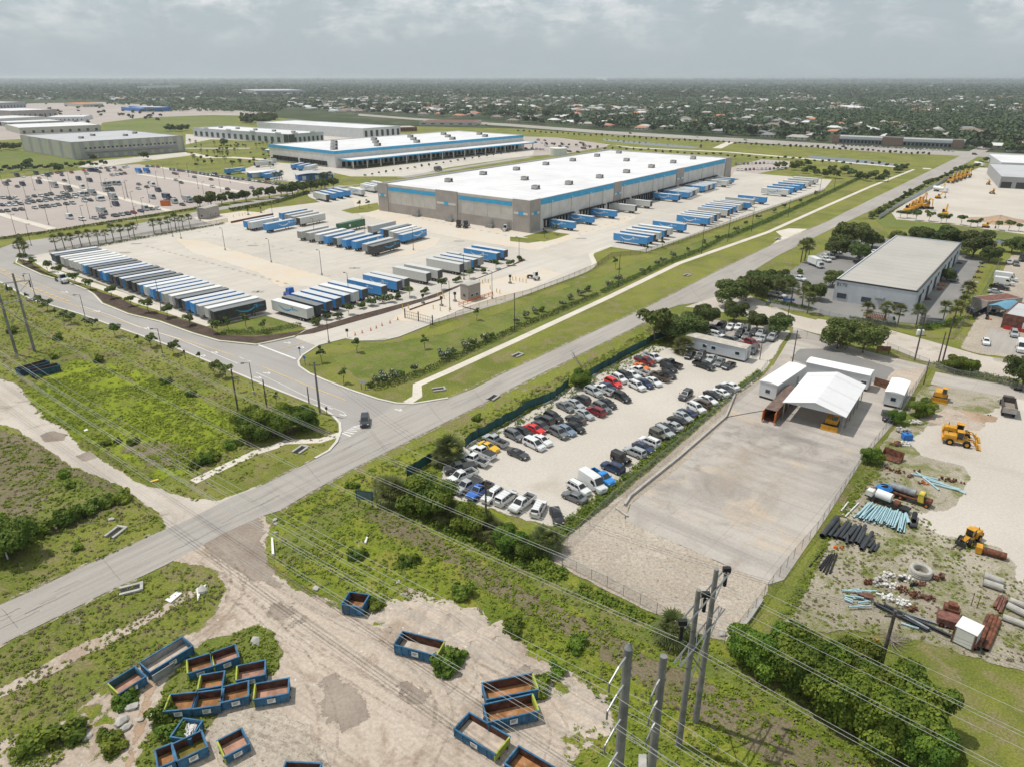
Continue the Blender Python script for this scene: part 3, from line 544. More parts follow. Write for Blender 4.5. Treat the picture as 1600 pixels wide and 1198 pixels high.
sheet('sandy_lot',[(1418,690),(1450,665),(1500,660),(1545,645),(1600,612),(1640,610),(1640,912),(1592,915),(1584,880),(1560,856),(1520,843),(1470,836),(1428,812),(1420,800),(1490,795),(1515,745),(1505,728),(1440,712)],GM['sandlot'],'pale sandy drive of the equipment yard',(0.5,0.9))
sheet('concrete_slab',[(1462,581),(1520,592),(1640,613),(1640,632),(1560,618),(1454,600)],GM['pad'],'pale concrete slab behind the yellow bulldozer')
sheet('grass_verge',[(1400,650),(1450,640),(1490,650),(1450,662),(1410,668)],GM['lush'],'green patch beside the small white trailer',(0.5,0.8))
sheet('grass_verge',[(1285,992),(1340,985),(1430,1000),(1500,1022),(1640,1062),(1900,1130),(1900,1330),(1600,1240),(1480,1170),(1450,1080),(1400,1020),(1320,1000)],GM['turf'],'mown green field at the lower right',(0.6,1))
strips('pavement',[([(636,629),(652,619),(652,601),(700,580),(800,534.5),(950,465),(1060,412),(1200,363),(1287,324),(1360,292),(1428,265)],2.3)],GM['walk'],'pale footpath running along the green verge')
strips('pavement',[([(680,497),(800,467),(870,441),(912,426),(930,414),(926,405),(922,397),(936,390),(957,384)],2.0)],GM['walk'],'pale path round the edge of the concrete yard',smooth=2)
strips('pavement',[([(302,752),(350,729),(400,706),(430,697),(445,690),(500,688),(531,678)],2.0)],GM['walk'],'broken concrete footpath left of the junction')
strips('kerb',[([(28,404),(25,411),(39,418),(65,430),(110,443),(135,453),(147,461),(160,475),(200,491),(250,503),(300,521),(342,533),(400,539),(425,534),(461,526)],0.55),
 ([(497,540),(472,556),(466,565),(468,573),(484,584),(507,594),(552,611),(592,624),(619,630),(645,631),(700,622)],0.55),
 ([(0,441),(50,469),(125,491),(175,509),(275,544),(395,594),(450,616),(500,636),(520,649),(531,661),(532,674),(526,690),(514,704),(492,716)],0.55),
 ([(497,540),(540,529),(560,533),(600,532),(622,527),(680,504)],0.4)],GM['kerb'],'pale concrete kerbs edging the street',z0=0,h=0.17 + LAY[0]*0,smooth=0)
strips('yellow_road_line',[([(0,425),(60,458),(140,486),(220,512),(300,535),(367,556)],0.25),([(410,573),(470,598),(540,625)],0.25),([(436,547),(475,535)],0.25)],GM['paint_yellow'],'yellow centre line of the street')
wl=[([(125,478),(170,492),(215,510),(280,530),(340,555),(372,568)],0.2),([(404,539),(462,561)],0.55),([(400,582),(440,600),(480,620),(540,645)],0.16)]
for k in range(6):wl.append(([(534+k*3.5,676-k*1.9),(548+k*5,681-k*4)],0.35))
for a,b in (((374,558),(381,561)),((386,563),(393,565))):wl.append(([a,b],0.2))
for x,y in ((151,487),(227,513),(315,556),(334,551),(416,583),(402,590),(448,536),(469,543),(515,637),(535,648),(100,457),(622,640)):
    wl += [([(x-5,y-1),(x+3,y+.5)],0.35),([(x+3,y-1.6),(x+6,y+.9),(x+2,y+2)],0.3)]
strips('white_road_marking',wl,GM['paint_white'],'white lane lines, arrows and stop line on the street')
strips('yellow_hatching',[([(x,y),(x+9,y+1.5)],0.5) for x,y in [(2,423),(8,427),(16,431),(24,436),(33,441),(42,446),(51,450),(60,454),(68,457),(76,460),(84,463),(92,466),(100,469)]]+[([(0,420),(115,466)],0.2)],GM['paint_yellow'],'yellow hatched wedge on the street')
# car park markings
pk=[]
for k in range(9):
    a=(20+k*26,296-k*2.6 + 0); pk.append(([(a[0]-60,296+k*8-0),(a[0]+130,277+k*8-3)],0.8))
strips('parking_lines',pk,GM['walk'],'pale row lines across the big car park')
strips('walkway',[([(-5,333),(20,341),(82,358)],4),([(52,278),(110,290),(180,308),(265,330)],4),([(215,272),(300,285),(380,301)],4),([(250,262),(300,272),(390,288)],3)],GM['walk'],'pale concrete walkways crossing the car park')
# dark joint marks on the yard: dotted landing pads for trailer legs
dots=MB()
def dotline(a,b,n,w_=1.7,l=0.8):
    A=G(*a); B=G(*b); h=math.atan2(B.y-A.y,B.x-A.x)
    for i in range(n):
        p=A.lerp(B,i/(n-1)); Mx=Matrix.Translation(p) @ Matrix.Rotation(h,4,'Z'); dots.add([Mx @ Vector(q) for q in [(-w_/2,-l/2,0),(w_/2,-l/2,0),(w_/2,l/2,0),(-w_/2,l/2,0)]],[(0,1,2,3)])
dotline((230,385),(446,443),22); dotline((300,360),(470,395),14,1.2); dotline((640,338),(790,368),14,1.4); dotline((905,366),(1010,330),12,1.0)
for x,y in ((195,394),(213,380),(403,455),(554,418),(717,376),(783,388),(908,372),(395,383)):dotline((x-4,y+1),(x+4,y+1),2,2.2,2.0)
lay(); o=dots.build('trailer_pads',GM['asphalt']); o.location.z=LAY[0]; tag(o,'rows of small dark pads and drain grates in the concrete yard','pads',kind='structure')

m,nt,b=newmat('tyre_track'); n_=noise(nt,pos(nt),1.2,6,0.75); b.inputs['Base Color'].default_value=(0.32,0.26,0.21,1); b.inputs['Roughness'].default_value=1.0; nt.links.new(ramp(nt,n_,0.4,0.7,0.0,0.5),b.inputs['Alpha']); M['track']=m
q_=random.Random(21); tl=[]
for pl in ([(300,880),(360,920),(440,985),(560,1060),(700,1140),(820,1230)],[(330,860),(400,930),(500,1010),(620,1070),(760,1160),(860,1240)],[(345,850),(380,900),(350,960),(250,1020),(150,1085),(80,1140)],[(350,870),(375,930),(330,985),(240,1040),(160,1100),(100,1160)],[(400,880),(520,960),(640,985),(740,1020),(800,1050)],[(420,900),(560,985),(680,1010),(770,1080),(800,1160)],[(380,930),(470,1020),(520,1120),(500,1240)],[(600,990),(680,1060),(700,1120),(660,1200)],[(640,975),(720,1010),(740,1060),(700,1100)],[(360,1120),(430,1140),(520,1180),(600,1250)],[(380,1130),(460,1170),(540,1240)],[(850,1100),(880,1140),(860,1200)],[(820,1110),(860,1150),(900,1160)]):
    for k in (-.95,.95):
        P_=smooth_line([G(*p) for p in pl],2); L_,R_2=strip_poly(P_,abs(k)*2); tl.append((L_ if k > 0 else R_2,q_.uniform(.3,.55)))
mb=MB(); lay()
for P_,w_ in tl:
    A_1,B_1=strip_poly(P_,w_)
    for i in range(len(P_)-1):mb.quad(A_1[i],B_1[i],B_1[i+1],A_1[i+1])
mb.v=[(v[0],v[1],0) for v in mb.v]; o=mb.build('tyre_tracks',M['track']); o.location.z=LAY[0]+.004; tag(o,'curving tyre ruts pressed into the sandy ground','tyre tracks',kind='structure')

q_=random.Random(4); ck=[]
rl=[((-60,1000),(240,862)),((240,862),(640,665)),((640,665),(1080,465)),((1080,465),(1300,351))]
for a_,b_ in rl:
    for k in range(7):
        t0=q_.random()*.8; t1=t0+q_.uniform(.05,.25); o_=q_.uniform(-14,14)*(1 if a_[0] < 640 else .5); n_=9
        ck.append(([(a_[0]+(b_[0]-a_[0])*(t0+(t1-t0)*i/n_),a_[1]+(b_[1]-a_[1])*(t0+(t1-t0)*i/n_)+o_+q_.uniform(-.8,.8)) for i in range(n_+1)],q_.uniform(.05,.12)))
    for k in range(3):
        t0=q_.random(); x_=a_[0]+(b_[0]-a_[0])*t0; y_=a_[1]+(b_[1]-a_[1])*t0; ck.append(([(x_-12+i*5,y_-16+i*6+q_.uniform(-1,1)) for i in range(6)],.08))
strips('road_cracks',ck,plain('crack_sealer',(.20,.19,.178),.8,obj=False),'thin dark sealed cracks in the main road')

m,nt,b=newmat('dusty_shoulder'); n_=noise(nt,pos(nt),0.7,8,0.8); b.inputs['Base Color'].default_value=(0.42,0.37,0.31,1); b.inputs['Roughness'].default_value=1.0; nt.links.new(ramp(nt,n_,0.46,0.60,0.0,0.85),b.inputs['Alpha'])
strips('road_shoulder',[([(-60,1034),(0,1008),(100,958),(185,916),(225,899)],.9),([(437,798),(482,771),(550,733),(675,671),(775,621),(1015,501)],1.0),([(0,943),(100,897),(240,833)],.9),([(400,761),(492,716)],.8),([(700,621),(800,576),(1020,475),(1125,421),(1200,385),(1292,346)],1.0)],m,'broken dusty edge along both sides of the main road')

for k_,(lb_,pl_) in enumerate((('long dark oil smear',[(1040,785),(1075,790),(1130,812),(1165,835),(1150,840),(1100,820),(1050,800)]),('grey damp stain',[(1120,725),(1175,700),(1240,695),(1290,705),(1260,718),(1190,722),(1140,738)]),('dark tyre-scrubbed stain',[(1010,770),(1040,745),(1080,735),(1070,760),(1030,790)]),('dark stain near the canopy',[(1130,665),(1190,660),(1260,680),(1310,700),(1280,712),(1200,695),(1140,690)]),('brown stain by the right-hand fence',[(1290,720),(1340,705),(1345,720),(1310,745),(1285,745)]),('dark stain at the left edge',[(1075,720),(1110,700),(1150,660),(1160,670),(1120,715),(1090,735)]))):
    sheet('stain',pl_,groundmat('yard_stain_%d' % k_,(.27,.25,.235),(.35,.325,.30),s=.2,fine=.1,bumpst=0),lb_+' on the worn concrete yard',(3.0,1))
for k_,pl_ in enumerate(([(1130,690),(1220,690),(1190,770),(1110,790),(1080,770)],[(1180,740),(1250,725),(1230,800),(1160,820)])):
    sheet('stain',pl_,groundmat('tan_dust_%d' % k_,(.50,.42,.34),(.54,.46,.38),s=.2,fine=.08,bumpst=0),['upper','lower'][k_]+' tan dust patch in the middle of the worn yard',(3.5,1))

# ------------------------------------------------------------------ buildings
def height(b,ty):
    X=G(*b); lo,hi=0.0,64.0
    for _ in range(40):
        m=(lo+hi)/2; dz=m-CAM_H; f=X.y*_c-dz*_s; u=X.y*_s+dz*_c
        if 599-u/f*FPX > ty:lo=m
        else:hi=m
    return lo
class Wall:
    def __init__(s,o,d,length):s.o=Vector(o); s.d=Vector(d).normalized(); s.n=Vector((s.d.y,-s.d.x,0)); s.L=length
    def t(s,px,py):return (G(px,py)-s.o).dot(s.d)
    def box(s,mb,t0,t1,z0,z1,d0=0.0,d1=0.1,m=0):
        P_=lambda t,d,z:s.o+s.d*t+s.n*d+Vector((0,0,z))
        vs_=[P_(t0,d0,z0),P_(t1,d0,z0),P_(t1,d1,z0),P_(t0,d1,z0),P_(t0,d0,z1),P_(t1,d0,z1),P_(t1,d1,z1),P_(t0,d1,z1)]
        mb.add(vs_,[(3,2,1,0),(4,5,6,7),(0,1,5,4),(1,2,6,5),(2,3,7,6),(3,0,4,7)],m); return mb
def frame(corner,right,left,depth=None,rlen=None):
    """near corner and the two wall feet in the photo -> right wall, left wall (square to each other)"""
    c=G(*corner); r=G(*right)-c; l=G(*left)-c
    u=r.normalized(); v=Vector((-u.y,u.x,0)); 
    if v.dot(l) < 0:v=-v
    # share the squaring-up between both walls
    v2=l.normalized(); e=math.atan2(v2.x*v.y-v2.y*v.x,v2.dot(v)); k=-e*0.5
    rot=Matrix.Rotation(k,3,'Z'); u=rot @ u; v=rot @ v
    return c,u,v,(rlen or r.length),(depth or l.length)
def hall(name,label,cat,corner,right,left,h,wallm,roofm,par=0.5,depth=None,rlen=None,parapetm=None):
    """flat-roofed hall; returns root, right wall, left wall"""
    c,u,v,Lu,Lv=frame(corner,right,left,depth,rlen)
    root=thing(name,(0,0,0),0,label,cat)
    p=[c,c+u*Lu,c+u*Lu+v*Lv,c+v*Lv]
    mb=MB(); t=0.35
    q=[c+(u+v)*t,c+u*(Lu-t)+v*t,c+u*(Lu-t)+v*(Lv-t),c+u*t+v*(Lv-t)]
    n=4
    vs_=[(*a.xy,-0.3) for a in p]+[(*a.xy,h) for a in p]+[(*a.xy,h) for a in q]+[(*a.xy,h-par) for a in q]
    mb.add(vs_,[(i,(i+1) % 4,4+(i+1) % 4,4+i) for i in range(4)]+[(4+i,4+(i+1) % 4,8+(i+1) % 4,8+i) for i in range(4)]+[(8+i,8+(i+1) % 4,12+(i+1) % 4,12+i) for i in range(4)])
    mb.build('wall',wallm,root)
    mb=MB(); mb.add([(*a.xy,h-par+0.02) for a in q],[(0,1,2,3)]); mb.build('roof',roofm,root)
    # right wall runs from the corner along u, outward normal away from v
    RW=Wall(c,u,Lu); RW.n=-v; LW=Wall(c,v,Lv); LW.n=-u
    return root,RW,LW,(c,u,v,Lu,Lv)
def rtu(root,F,a,b,h,s=(3.2,2.2,1.5)):
    c,u,v,Lu,Lv=F; o=c+u*a+v*b; mb=MB()
    ang=math.atan2(u.y,u.x); Mx=Matrix.Translation((o.x,o.y,h)) @ Matrix.Rotation(ang,4,'Z')
    mb.box(-s[0]/2,s[0]/2,-s[1]/2,s[1]/2,0.25,s[2],0,Mx); mb.box(-s[0]/2-.1,s[0]/2+.1,-s[1]/2-.1,s[1]/2+.1,0,0.25,1,Mx)
    mb.box(-s[0]/2+.3,-0.1,-s[1]/2+.3,s[1]/2-.3,s[2],s[2]+.12,1,Mx); mb.box(0.2,s[0]/2-.3,-s[1]/2-.04,-s[1]/2,0.5,s[2]-.2,1,Mx)
    mb.build('rooftop_unit',[M['rtu'],M['dark_metal']],root)
M['rtu']=plain('rooftop_unit_metal',(0.44,0.43,0.41),0.6,0.1,0.1,0.8)
def roofmat(name,c,seam=None,rot=0.0):
    m,nt,b=newmat(name); p=pos(nt,rot)
    n=noise(nt,p,0.05,7,0.6,0.5); cc_=mixc(nt,ramp(nt,n,0.42,0.75),c,tuple(x*0.86 for x in c))
    n2=noise(nt,p,1.0,5,0.7); cc_=mixc(nt,1.0,cc_,mixc(nt,ramp(nt,n2,0.3,0.7),(0.96,)*3,(1.02,)*3),'MULTIPLY')
    if seam:
        wv=N(nt,'ShaderNodeTexWave',_Scale=seam,_Distortion=0.0); nt.links.new(p,wv.inputs[0]); cc_=mixc(nt,ramp(nt,wv.outputs['Fac'],0.9,1.0,0,0.35),cc_,tuple(x*0.7 for x in c))
    nt.links.new(cc_,b.inputs['Base Color']); b.inputs['Roughness'].default_value=0.9; b.inputs['Specular IOR Level'].default_value=0.1; return m
M['roof_white']=roofmat('white_membrane_roof',(0.67,0.67,0.68),0.045,-ROADANG)
M['roof_grey']=roofmat('weathered_grey_roof',(0.42,0.40,0.37),0.06,-ROADANG)
M['roof_lgrey']=roofmat('pale_grey_roof',(0.47,0.475,0.49),0.04,-ROADANG)
M['w_tan']=plain('tan_tilt_panel',(0.52,0.49,0.45),0.85,0,0.06,0.25); M['w_pale']=plain('pale_tilt_panel',(0.62,0.60,0.57),0.85,0,0.06,0.25)
M['w_brown']=plain('brown_grey_pier',(0.36,0.325,0.30),0.85,0,0.06,0.25); M['stripe']=plain('bright_blue_stripe',(0.05,0.36,0.62),0.6,0,0.06,0.3)
M['w_grey']=plain('grey_tilt_panel',(0.34,0.34,0.345),0.85,0,0.06,0.25); M['w_cream']=plain('yellowish_panel',(0.44,0.44,0.37),0.85,0,0.05,0.25)
M['w_white']=plain('white_wall',(0.60,0.61,0.62),0.8,0,0.05,0.25); M['w_bluegrey']=plain('blue_grey_wall',(0.50,0.525,0.56),0.8,0,0.05,0.4)

# --- largest warehouse
H1=height((827,364),314.5)
root,RW,LW,F=hall('warehouse','largest warehouse, tan and white-roofed, with blue stripe and trailers at its docks','warehouse',(827,364),(1140,279),(594,329),H1,M['w_tan'],M['roof_white'],0.9)
F1=F; W1R=RW; W1L=LW
def tR(W,x,a,b):                                      # wall distance of a photo column, foot line a-b
    y=a[1]+(b[1]-a[1])*(x-a[0])/(b[0]-a[0]); return W.t(x,y)
fr=lambda x:tR(RW,x,(827,364),(1140,279)); fl=lambda x:tR(LW,x,(827,364),(594,329))
mb=MB(); RW.box(mb,fr(843)+.1,RW.L-.1,0.0,H1-.5,0.0,0.06); mb.build('dock_wall_panel',M['w_pale'],root)
mb=MB(); zs0,zs1=H1-3.3,H1-1.5
for a,b in ((843,957),(969,1054),(1066,1130)):RW.box(mb,fr(a)+.1,fr(b)-.1,H1-2.9,H1-0.25,0.07,0.14)
each(mb,'blue_stripe',M['stripe'],root)
mb=MB()
for a,b in ((800,718),(682,609)):LW.box(mb,fl(a)+.1,fl(b)-.1,zs0,zs1,0.02,0.12)
each(mb,'blue_stripe',M['stripe'],root)
mb=MB()
for a,b in ((800,718),(682,609)):LW.box(mb,fl(a)+.1,fl(b)-.1,0.0,H1*0.32,0.02,0.10)
each(mb,'lower_band',M['w_brown'],root)
mb=MB()
for a,b in ((805,718),(682,609)):LW.box(mb,fl(a),fl(b),zs1+.05,zs1+.3,0.02,0.07); 
for k in range(1,12):LW.box(mb,LW.L*k/12-.05,LW.L*k/12+.05,H1*0.33,zs0,0.02,0.05)
for k in range(1,30):RW.box(mb,RW.L*k/30-.05,RW.L*k/30+.05,4.6,H1-3,0.07,0.10)
each(mb,'panel_joint',M['w_brown'],root)
mb=MB()
LW.box(mb,-0.5,fl(802),-0.2,H1+.25,0.0,0.5); RW.box(mb,0.02,fr(843),-0.2,H1+.23,0.0,0.48)
LW.box(mb,fl(716),fl(683),-0.2,H1+.3,0.0,0.6); LW.box(mb,fl(608),LW.L+.2,-0.2,H1+.2,0.0,0.5)
for a,b in ((957.5,968.5),(1054.5,1065.5),(1131,1140)):RW.box(mb,fr(a),fr(b),-0.2,H1+.2,0.0,0.5)
each(mb,'pier',M['w_brown'],root)
mb=MB(); mc=MB()
for (W_,a,b) in ((LW,0.5,fl(804)),(LW,fl(714),fl(685)),(LW,fl(606),LW.L-.5),(RW,0.6,fr(841)),(RW,fr(958),fr(968)),(RW,fr(1055),fr(1065))):
    W_.box(mb,a,b,H1*.55,H1*.62,0.605,0.64); m_=(a+b)/2; W_.box(mc,m_-1.4,m_+1.4,H1*.54,H1*.65,0.645,0.68)
each(mb,'pale_band',M['w_pale'],root); each(mc,'blue_badge',M['stripe'],root)
# dock doors in groups along the dock wall
groups=((850,893,9),(906,941,8),(949,979,7),(987,1019,9),(1028,1053,8),(1060,1086,8),(1091,1117,8))
for a,b,n in groups:
    mb=MB(); RW.box(mb,fr(a)-1,fr(b)+1,4.2,4.7,0.07,1.5); mb.build('dock_canopy',M['black'],root)
    for i in range(n):
        t=fr(a)+(fr(b)-fr(a))*(i+.5)/n; mb=MB(); RW.box(mb,t-1.35,t+1.35,1.1,4.1,0.07,0.10,1)
        RW.box(mb,t-1.75,t-1.36,1.0,4.15,0.07,0.9,0); RW.box(mb,t+1.36,t+1.75,1.0,4.15,0.07,0.9,0); RW.box(mb,t-1.35,t+1.35,0.6,1.05,0.07,0.45,0)
        mb.build('dock_door',[M['black'],M['w_pale']],root)
for i,x in enumerate((655,707,770,795)):
    t=fl(x); mb=MB(); LW.box(mb,t-1.2,t+1.2,0,1.3,0.65,2.4); LW.box(mb,t-.5,t+.5,1.3,3.4,0.62,0.72)
    for k in range(5):LW.box(mb,t+1.2+k*.4,t+1.6+k*.4,0,1.3-k*.25,0.7,2.2)
    mb.build('door_with_steps',M['grey_metal'],root)
c,u,v,Lu,Lv=F
def onroof(px,py,h):
    p=G(px,py,h)-c; return p.dot(u),p.dot(v)
for x,y in ((701,282),(755,271),(807,264),(820,279),(853,256),(889,286),(895,250),(937,276),(933,243),(967,238),(979,250),(979,268),(1018,260),(1052,253),(1083,247),(837,293)):
    a,b=onroof(x,y,H1); a=min(max(a,4),Lu-4); b=min(max(b,4),Lv-4); rtu(root,F,a,b,H1-.85,(3.8,2.8,1.9))

# --- warehouse with canopy behind it
H2=height((525,263),236.5)
root,RW,LW,F=hall('warehouse','long white-roofed warehouse with a blue top edge and a drive-under canopy','warehouse',(525,263),(803,231),(431,249),H2,M['w_pale'],M['roof_white'],0.7)
mb=MB(); RW.box(mb,0,RW.L,H2-2.3,H2+.05,0.02,.3); LW.box(mb,-0.3,LW.L,H2-2.3,H2+.05,0.02,.3); each(mb,'blue_stripe',M['stripe'],root)
mb=MB(); RW.box(mb,3,RW.L-2,6.4,6.9,0.1,17); mb.build('canopy_roof',M['roof_white'],root)
mb=MB(); RW.box(mb,3,RW.L-2,5.9,6.95,17.0,17.35); RW.box(mb,2.6,3.0,5.9,6.95,0.1,17.35); each(mb,'canopy_edge',M['stripe'],root)
mb=MB()
for k in range(17):RW.box(mb,5+(RW.L-9)*k/16-.35,5+(RW.L-9)*k/16+.35,0,6.4,15.5,16.2)
each(mb,'canopy_column',M['w_pale'],root)
mb=MB()
for k in range(40):RW.box(mb,6+k*(RW.L-12)/40,6+k*(RW.L-12)/40+3.2,0.3,4.2,0.02,.12)
each(mb,'loading_door',M['black'],root)
mb=MB()
for a in (0.12,0.55):
    for k in range(9):LW.box(mb,LW.L*a+k*4.2,LW.L*a+k*4.2+3.2,1.0,4.4,0.02,1.0)
each(mb,'dock_shelter',M['black'],root)
for i in range(14):
    rtu(root,F,12+i*(F[3]-20)/14+(i % 3)*3,F[4]*(0.18+0.26*(i % 3)),H2-.65,(5,3.5,2.4))
# --- grey-panelled warehouse far left
H3=height((117,250),222.5)
root,RW,LW,F=hall('warehouse','grey flat warehouse with yellowish panels by the green field','warehouse',(117,250),(290,237),(37,236),H3,M['w_grey'],M['roof_lgrey'],0.6)
mb=MB()
for k in range(5):LW.box(mb,LW.L*(k+.12)/5,LW.L*(k+.85)/5,0.4,H3-.6,0.02,.1)
for k in range(12):RW.box(mb,RW.L*(k+.2)/12,RW.L*(k+.72)/12,(H3*.45 if 0 < k < 11 else .4),H3-.6,0.02,.1)
for k in range(2,11):RW.box(mb,RW.L*(k+.05)/12,RW.L*(k+.45)/12,.4,3.6,0.02,.1)
each(mb,'cream_panel',M['w_cream'],root)
mb=MB()
for k in range(22):RW.box(mb,RW.L*(.1+k*.038),RW.L*(.1+k*.038)+1.8,H3*.55,H3*.64,0.11,.16)
each(mb,'high_window',M['bglass'],root)
mb=MB(); RW.box(mb,RW.L*.1,RW.L*.88,H3*.36,H3*.40,0.11,1.5); mb.build('dock_canopy',M['w_grey'],root)
for i in range(4):rtu(root,F,F[3]*(0.25+.2*i),F[4]*(.35+.2*(i % 2)),H3-.55,(4,3,1.8))
# --- white office-fronted warehouses
def office(label,corner,right,left,ty,glass_right=True):
    h=height(corner,ty)
    root,RW,LW,F=hall('office_warehouse',label,'warehouse',corner,right,left,h,M['w_bluegrey'],M['roof_white'],0.8)
    mb=MB(); mp=MB()
    for W_,n in ((RW,8),(LW,16)):
        for k in range(n):
            a=W_.L*(k+.28)/n; b_=W_.L*(k+.74)/n; W_.box(mb,a,b_,1.0,h*.62,0.02,0.1)
            if k % 4 == 1:W_.box(mp,a-2,b_+2,h-.2,h+1.2,-0.3,0.4)
    RW.box(mb,0.2,min(8,RW.L*.2),1,h*.92,.12,.2); LW.box(mb,0.2,8,1,h*.92,.12,.2)
    each(mb,'window',M['bglass'],root); each(mp,'raised_parapet',M['w_white'],root)
    for i in range(5):rtu(root,F,F[3]*(.5),F[4]*(.12+.19*i),h-.7,(4,3,1.8))
office('low white office warehouse with dark windows left of the blue-edged one',(452,225.5),(508,221),(296,214),210)
h5=height((568,217),201)
root,RW,LW,F=hall('warehouse','white-roofed warehouse with tall dark windows behind the blue-edged one','warehouse',(568,217),(622,212),(419,204),h5,M['w_white'],M['roof_white'],0.8)
mb=MB()
for k in range(7):RW.box(mb,RW.L*(k+.3)/7,RW.L*(k+.75)/7,1.0,h5*.75,0.02,0.1)
each(mb,'window',M['bglass'],root)
# --- far left halls
for lb,cn,rt,lf,ty,wm in (('long white-roofed hall behind the grey warehouse',(32,210),(160,205),(2,204),200,'w_cream'),
        ('narrow pale hall behind the second roof from the field',(15,199),(105,196),(-20,197),192,'w_grey'),
        ('small white-roofed store at the left of the big green field',(72,190),(125,190),(66,187),183.5,'w_white'),
        ('dark-fronted retail block at the far left edge',(20,186),(92,183),(-40,183),173.5,'w_brown'),
        ('grey hall on the left edge under the far trees',(-5,170),(30,168),(-50,168),161,'w_grey'),
        ('pale retail hall at the left edge beside the dark-fronted one',(-20,197),(66,192),(-60,194),186.5,'w_pale')):
    h=height(cn,ty); root,RW,LW,F=hall('warehouse',lb,'warehouse',cn,rt,lf,h,M[wm],M['roof_white'],0.5)
    mb=MB()
    for k in range(9):RW.box(mb,RW.L*(k+.3)/9,RW.L*(k+.6)/9,0.5,h*.5,.02,.12)
    each(mb,'door',M['bglass'],root)
for lb,cn,rt,lf,ty,wm,rf in (('small bright blue building beyond the big green field',(222,175),(241,174),(221,172),169.5,'blue','roof_white'),('second small blue building beyond the green field',(248,175),(258,174),(247,172),168,'blue','roof_white'),
        ('low orange-roofed building by the far left trees',(130,168),(158,167),(129,165),163,'w_cream','orange'),('far white flat building on the horizon woods',(948,128),(968,128),(947,126.5),122.5,'w_white','roof_white'),
        ('green-roofed large building in the far left woods',(215,141),(250,141),(214,139),135.5,'w_pale','teal'),('pale apartment block in the left suburb',(400,149),(475,148),(399,146),142,'w_grey','roof_lgrey'),
        ('pink-roofed shop row beyond the highway',(655,196),(735,198),(654,192),191,'w_tan','rust_pink'),('small brown shop by the highway trees',(625,206),(650,205),(624,203),199.5,'rust_pink','roof_grey'),
        ('long tan building at the right end of the highway shops',(797,188),(830,189),(796,185),183,'w_tan','roof_grey'),
        ('white-roofed school hall amid the right suburb',(1330,174),(1358,174),(1329,170),168.5,'w_tan','roof_white'),('white low roof beside the strip mall end',(1500,222),(1522,223),(1499,219),217,'w_white','roof_white')):
    h=height(cn,ty); root,RW,LW,F=hall('building',lb,'building',cn,rt,lf,h,M[wm],M[rf],0.4)
    mb=MB()
    for k in range(6):RW.box(mb,RW.L*(k+.3)/6,RW.L*(k+.7)/6,h*.3,h*.6,.02,.12)
    each(mb,'window',M['bglass'],root)
# --- strip mall
h=6.0
root,RW,LW,F=hall('shop_row','long grey shop row with brick ends across the highway','shops',(1300,223),(1500,234),(1303,219),h,M['w_grey'],M['roof_grey'],0.4)
mb=MB(); mg=MB(); mr=MB(); L=RW.L
for a,b in ((.0,.06),(.40,.56),(.92,1.0)):RW.box(mb,L*a,L*b,0,h+2.0,0.05,3.0)
for a,b in ((.06,.40),(.56,.92)):
    RW.box(mr,L*a,L*b,h-1.6,h+1.2,0.05,3.2)
    for k in range(12):RW.box(mg,L*a+(b-a)*L*(k+.2)/12,L*a+(b-a)*L*(k+.8)/12,.5,3.2,0.05,.2)
each(mb,'brick_gable',plain('dusty_brick',(.25,.17,.14),.9),root); each(mr,'front_canopy',M['w_bluegrey'],root); each(mg,'shop_window',M['bglass'],root)
# --- white building right
H6=height((1426,490),456)
root,RW,LW,F=hall('office_warehouse','white warehouse with a flat grey roof behind the row of palms','warehouse',(1426,490),(1500,407),(1300,469),H6,M['w_bluegrey'],M['roof_grey'],0.35)
mb=MB(); LW.box(mb,0,LW.L,H6-.25,H6+.12,-0.4,.12); RW.box(mb,0,RW.L,H6-.25,H6+.12,-0.4,.12); each(mb,'roof_edge',M['dark_metal'],root)
fr=lambda x:tR(RW,x,(1426,490),(1500,407))
for k in range(6):
    t=RW.L*(.06+k*.155); mb=MB(); RW.box(mb,t,t+4.2,0,4.3,.02,.12,0); mb.build('roller_door',M['black'],root)
    mb=MB(); RW.box(mb,t+5.3,t+6.5,3.9,5.0,0.02,0.2); mb.build('window',M['bglass'],root)
for t in (0.13,0.52,0.83):
    mb=MB(); LW.box(mb,LW.L*t,LW.L*t+(2.8),1.0,2.6,.02,.14); mb.build('window',M['bglass'],root)
mb=MB(); LW.box(mb,LW.L*.36,LW.L*.46,2.9,3.5,.02,2.2); mb.build('door_canopy',M['grey_metal'],root)
c,u,v,Lu,Lv=F
def text(name,s,size,mat,parent,mtx,label=None,ext=0.01):
    cu=bpy.data.curves.new(name,'FONT'); cu.body=s; cu.size=size; cu.extrude=ext; cu.align_x='CENTER'; cu.align_y='CENTER'; cu.resolution_u=2
    to=bpy.data.objects.new(name,cu); col.objects.link(to); dg=bpy.context.evaluated_depsgraph_get()
    me=bpy.data.meshes.new_from_object(to.evaluated_get(dg)); bpy.data.objects.remove(to); me.name=name; me.materials.clear(); me.materials.append(mat)
    o=link(name,me,parent); o.matrix_local=mtx; return o
def wallmtx(W_,t,z,d):                                   # text standing on a wall, readable from outside
    x=-W_.d if (W_.d.cross(Vector((0,0,1)))).dot(W_.n) < 0 else W_.d
    z_=W_.n; y=Vector((0,0,1)); m=Matrix((x,y,z_)).transposed().to_4x4(); return Matrix.Translation(W_.o+W_.d*t+W_.n*d+Vector((0,0,z))) @ m
text('street_number','8170',1.6,M['dark_metal'],root,wallmtx(LW,LW.L*.91,H6-1.5,.06))
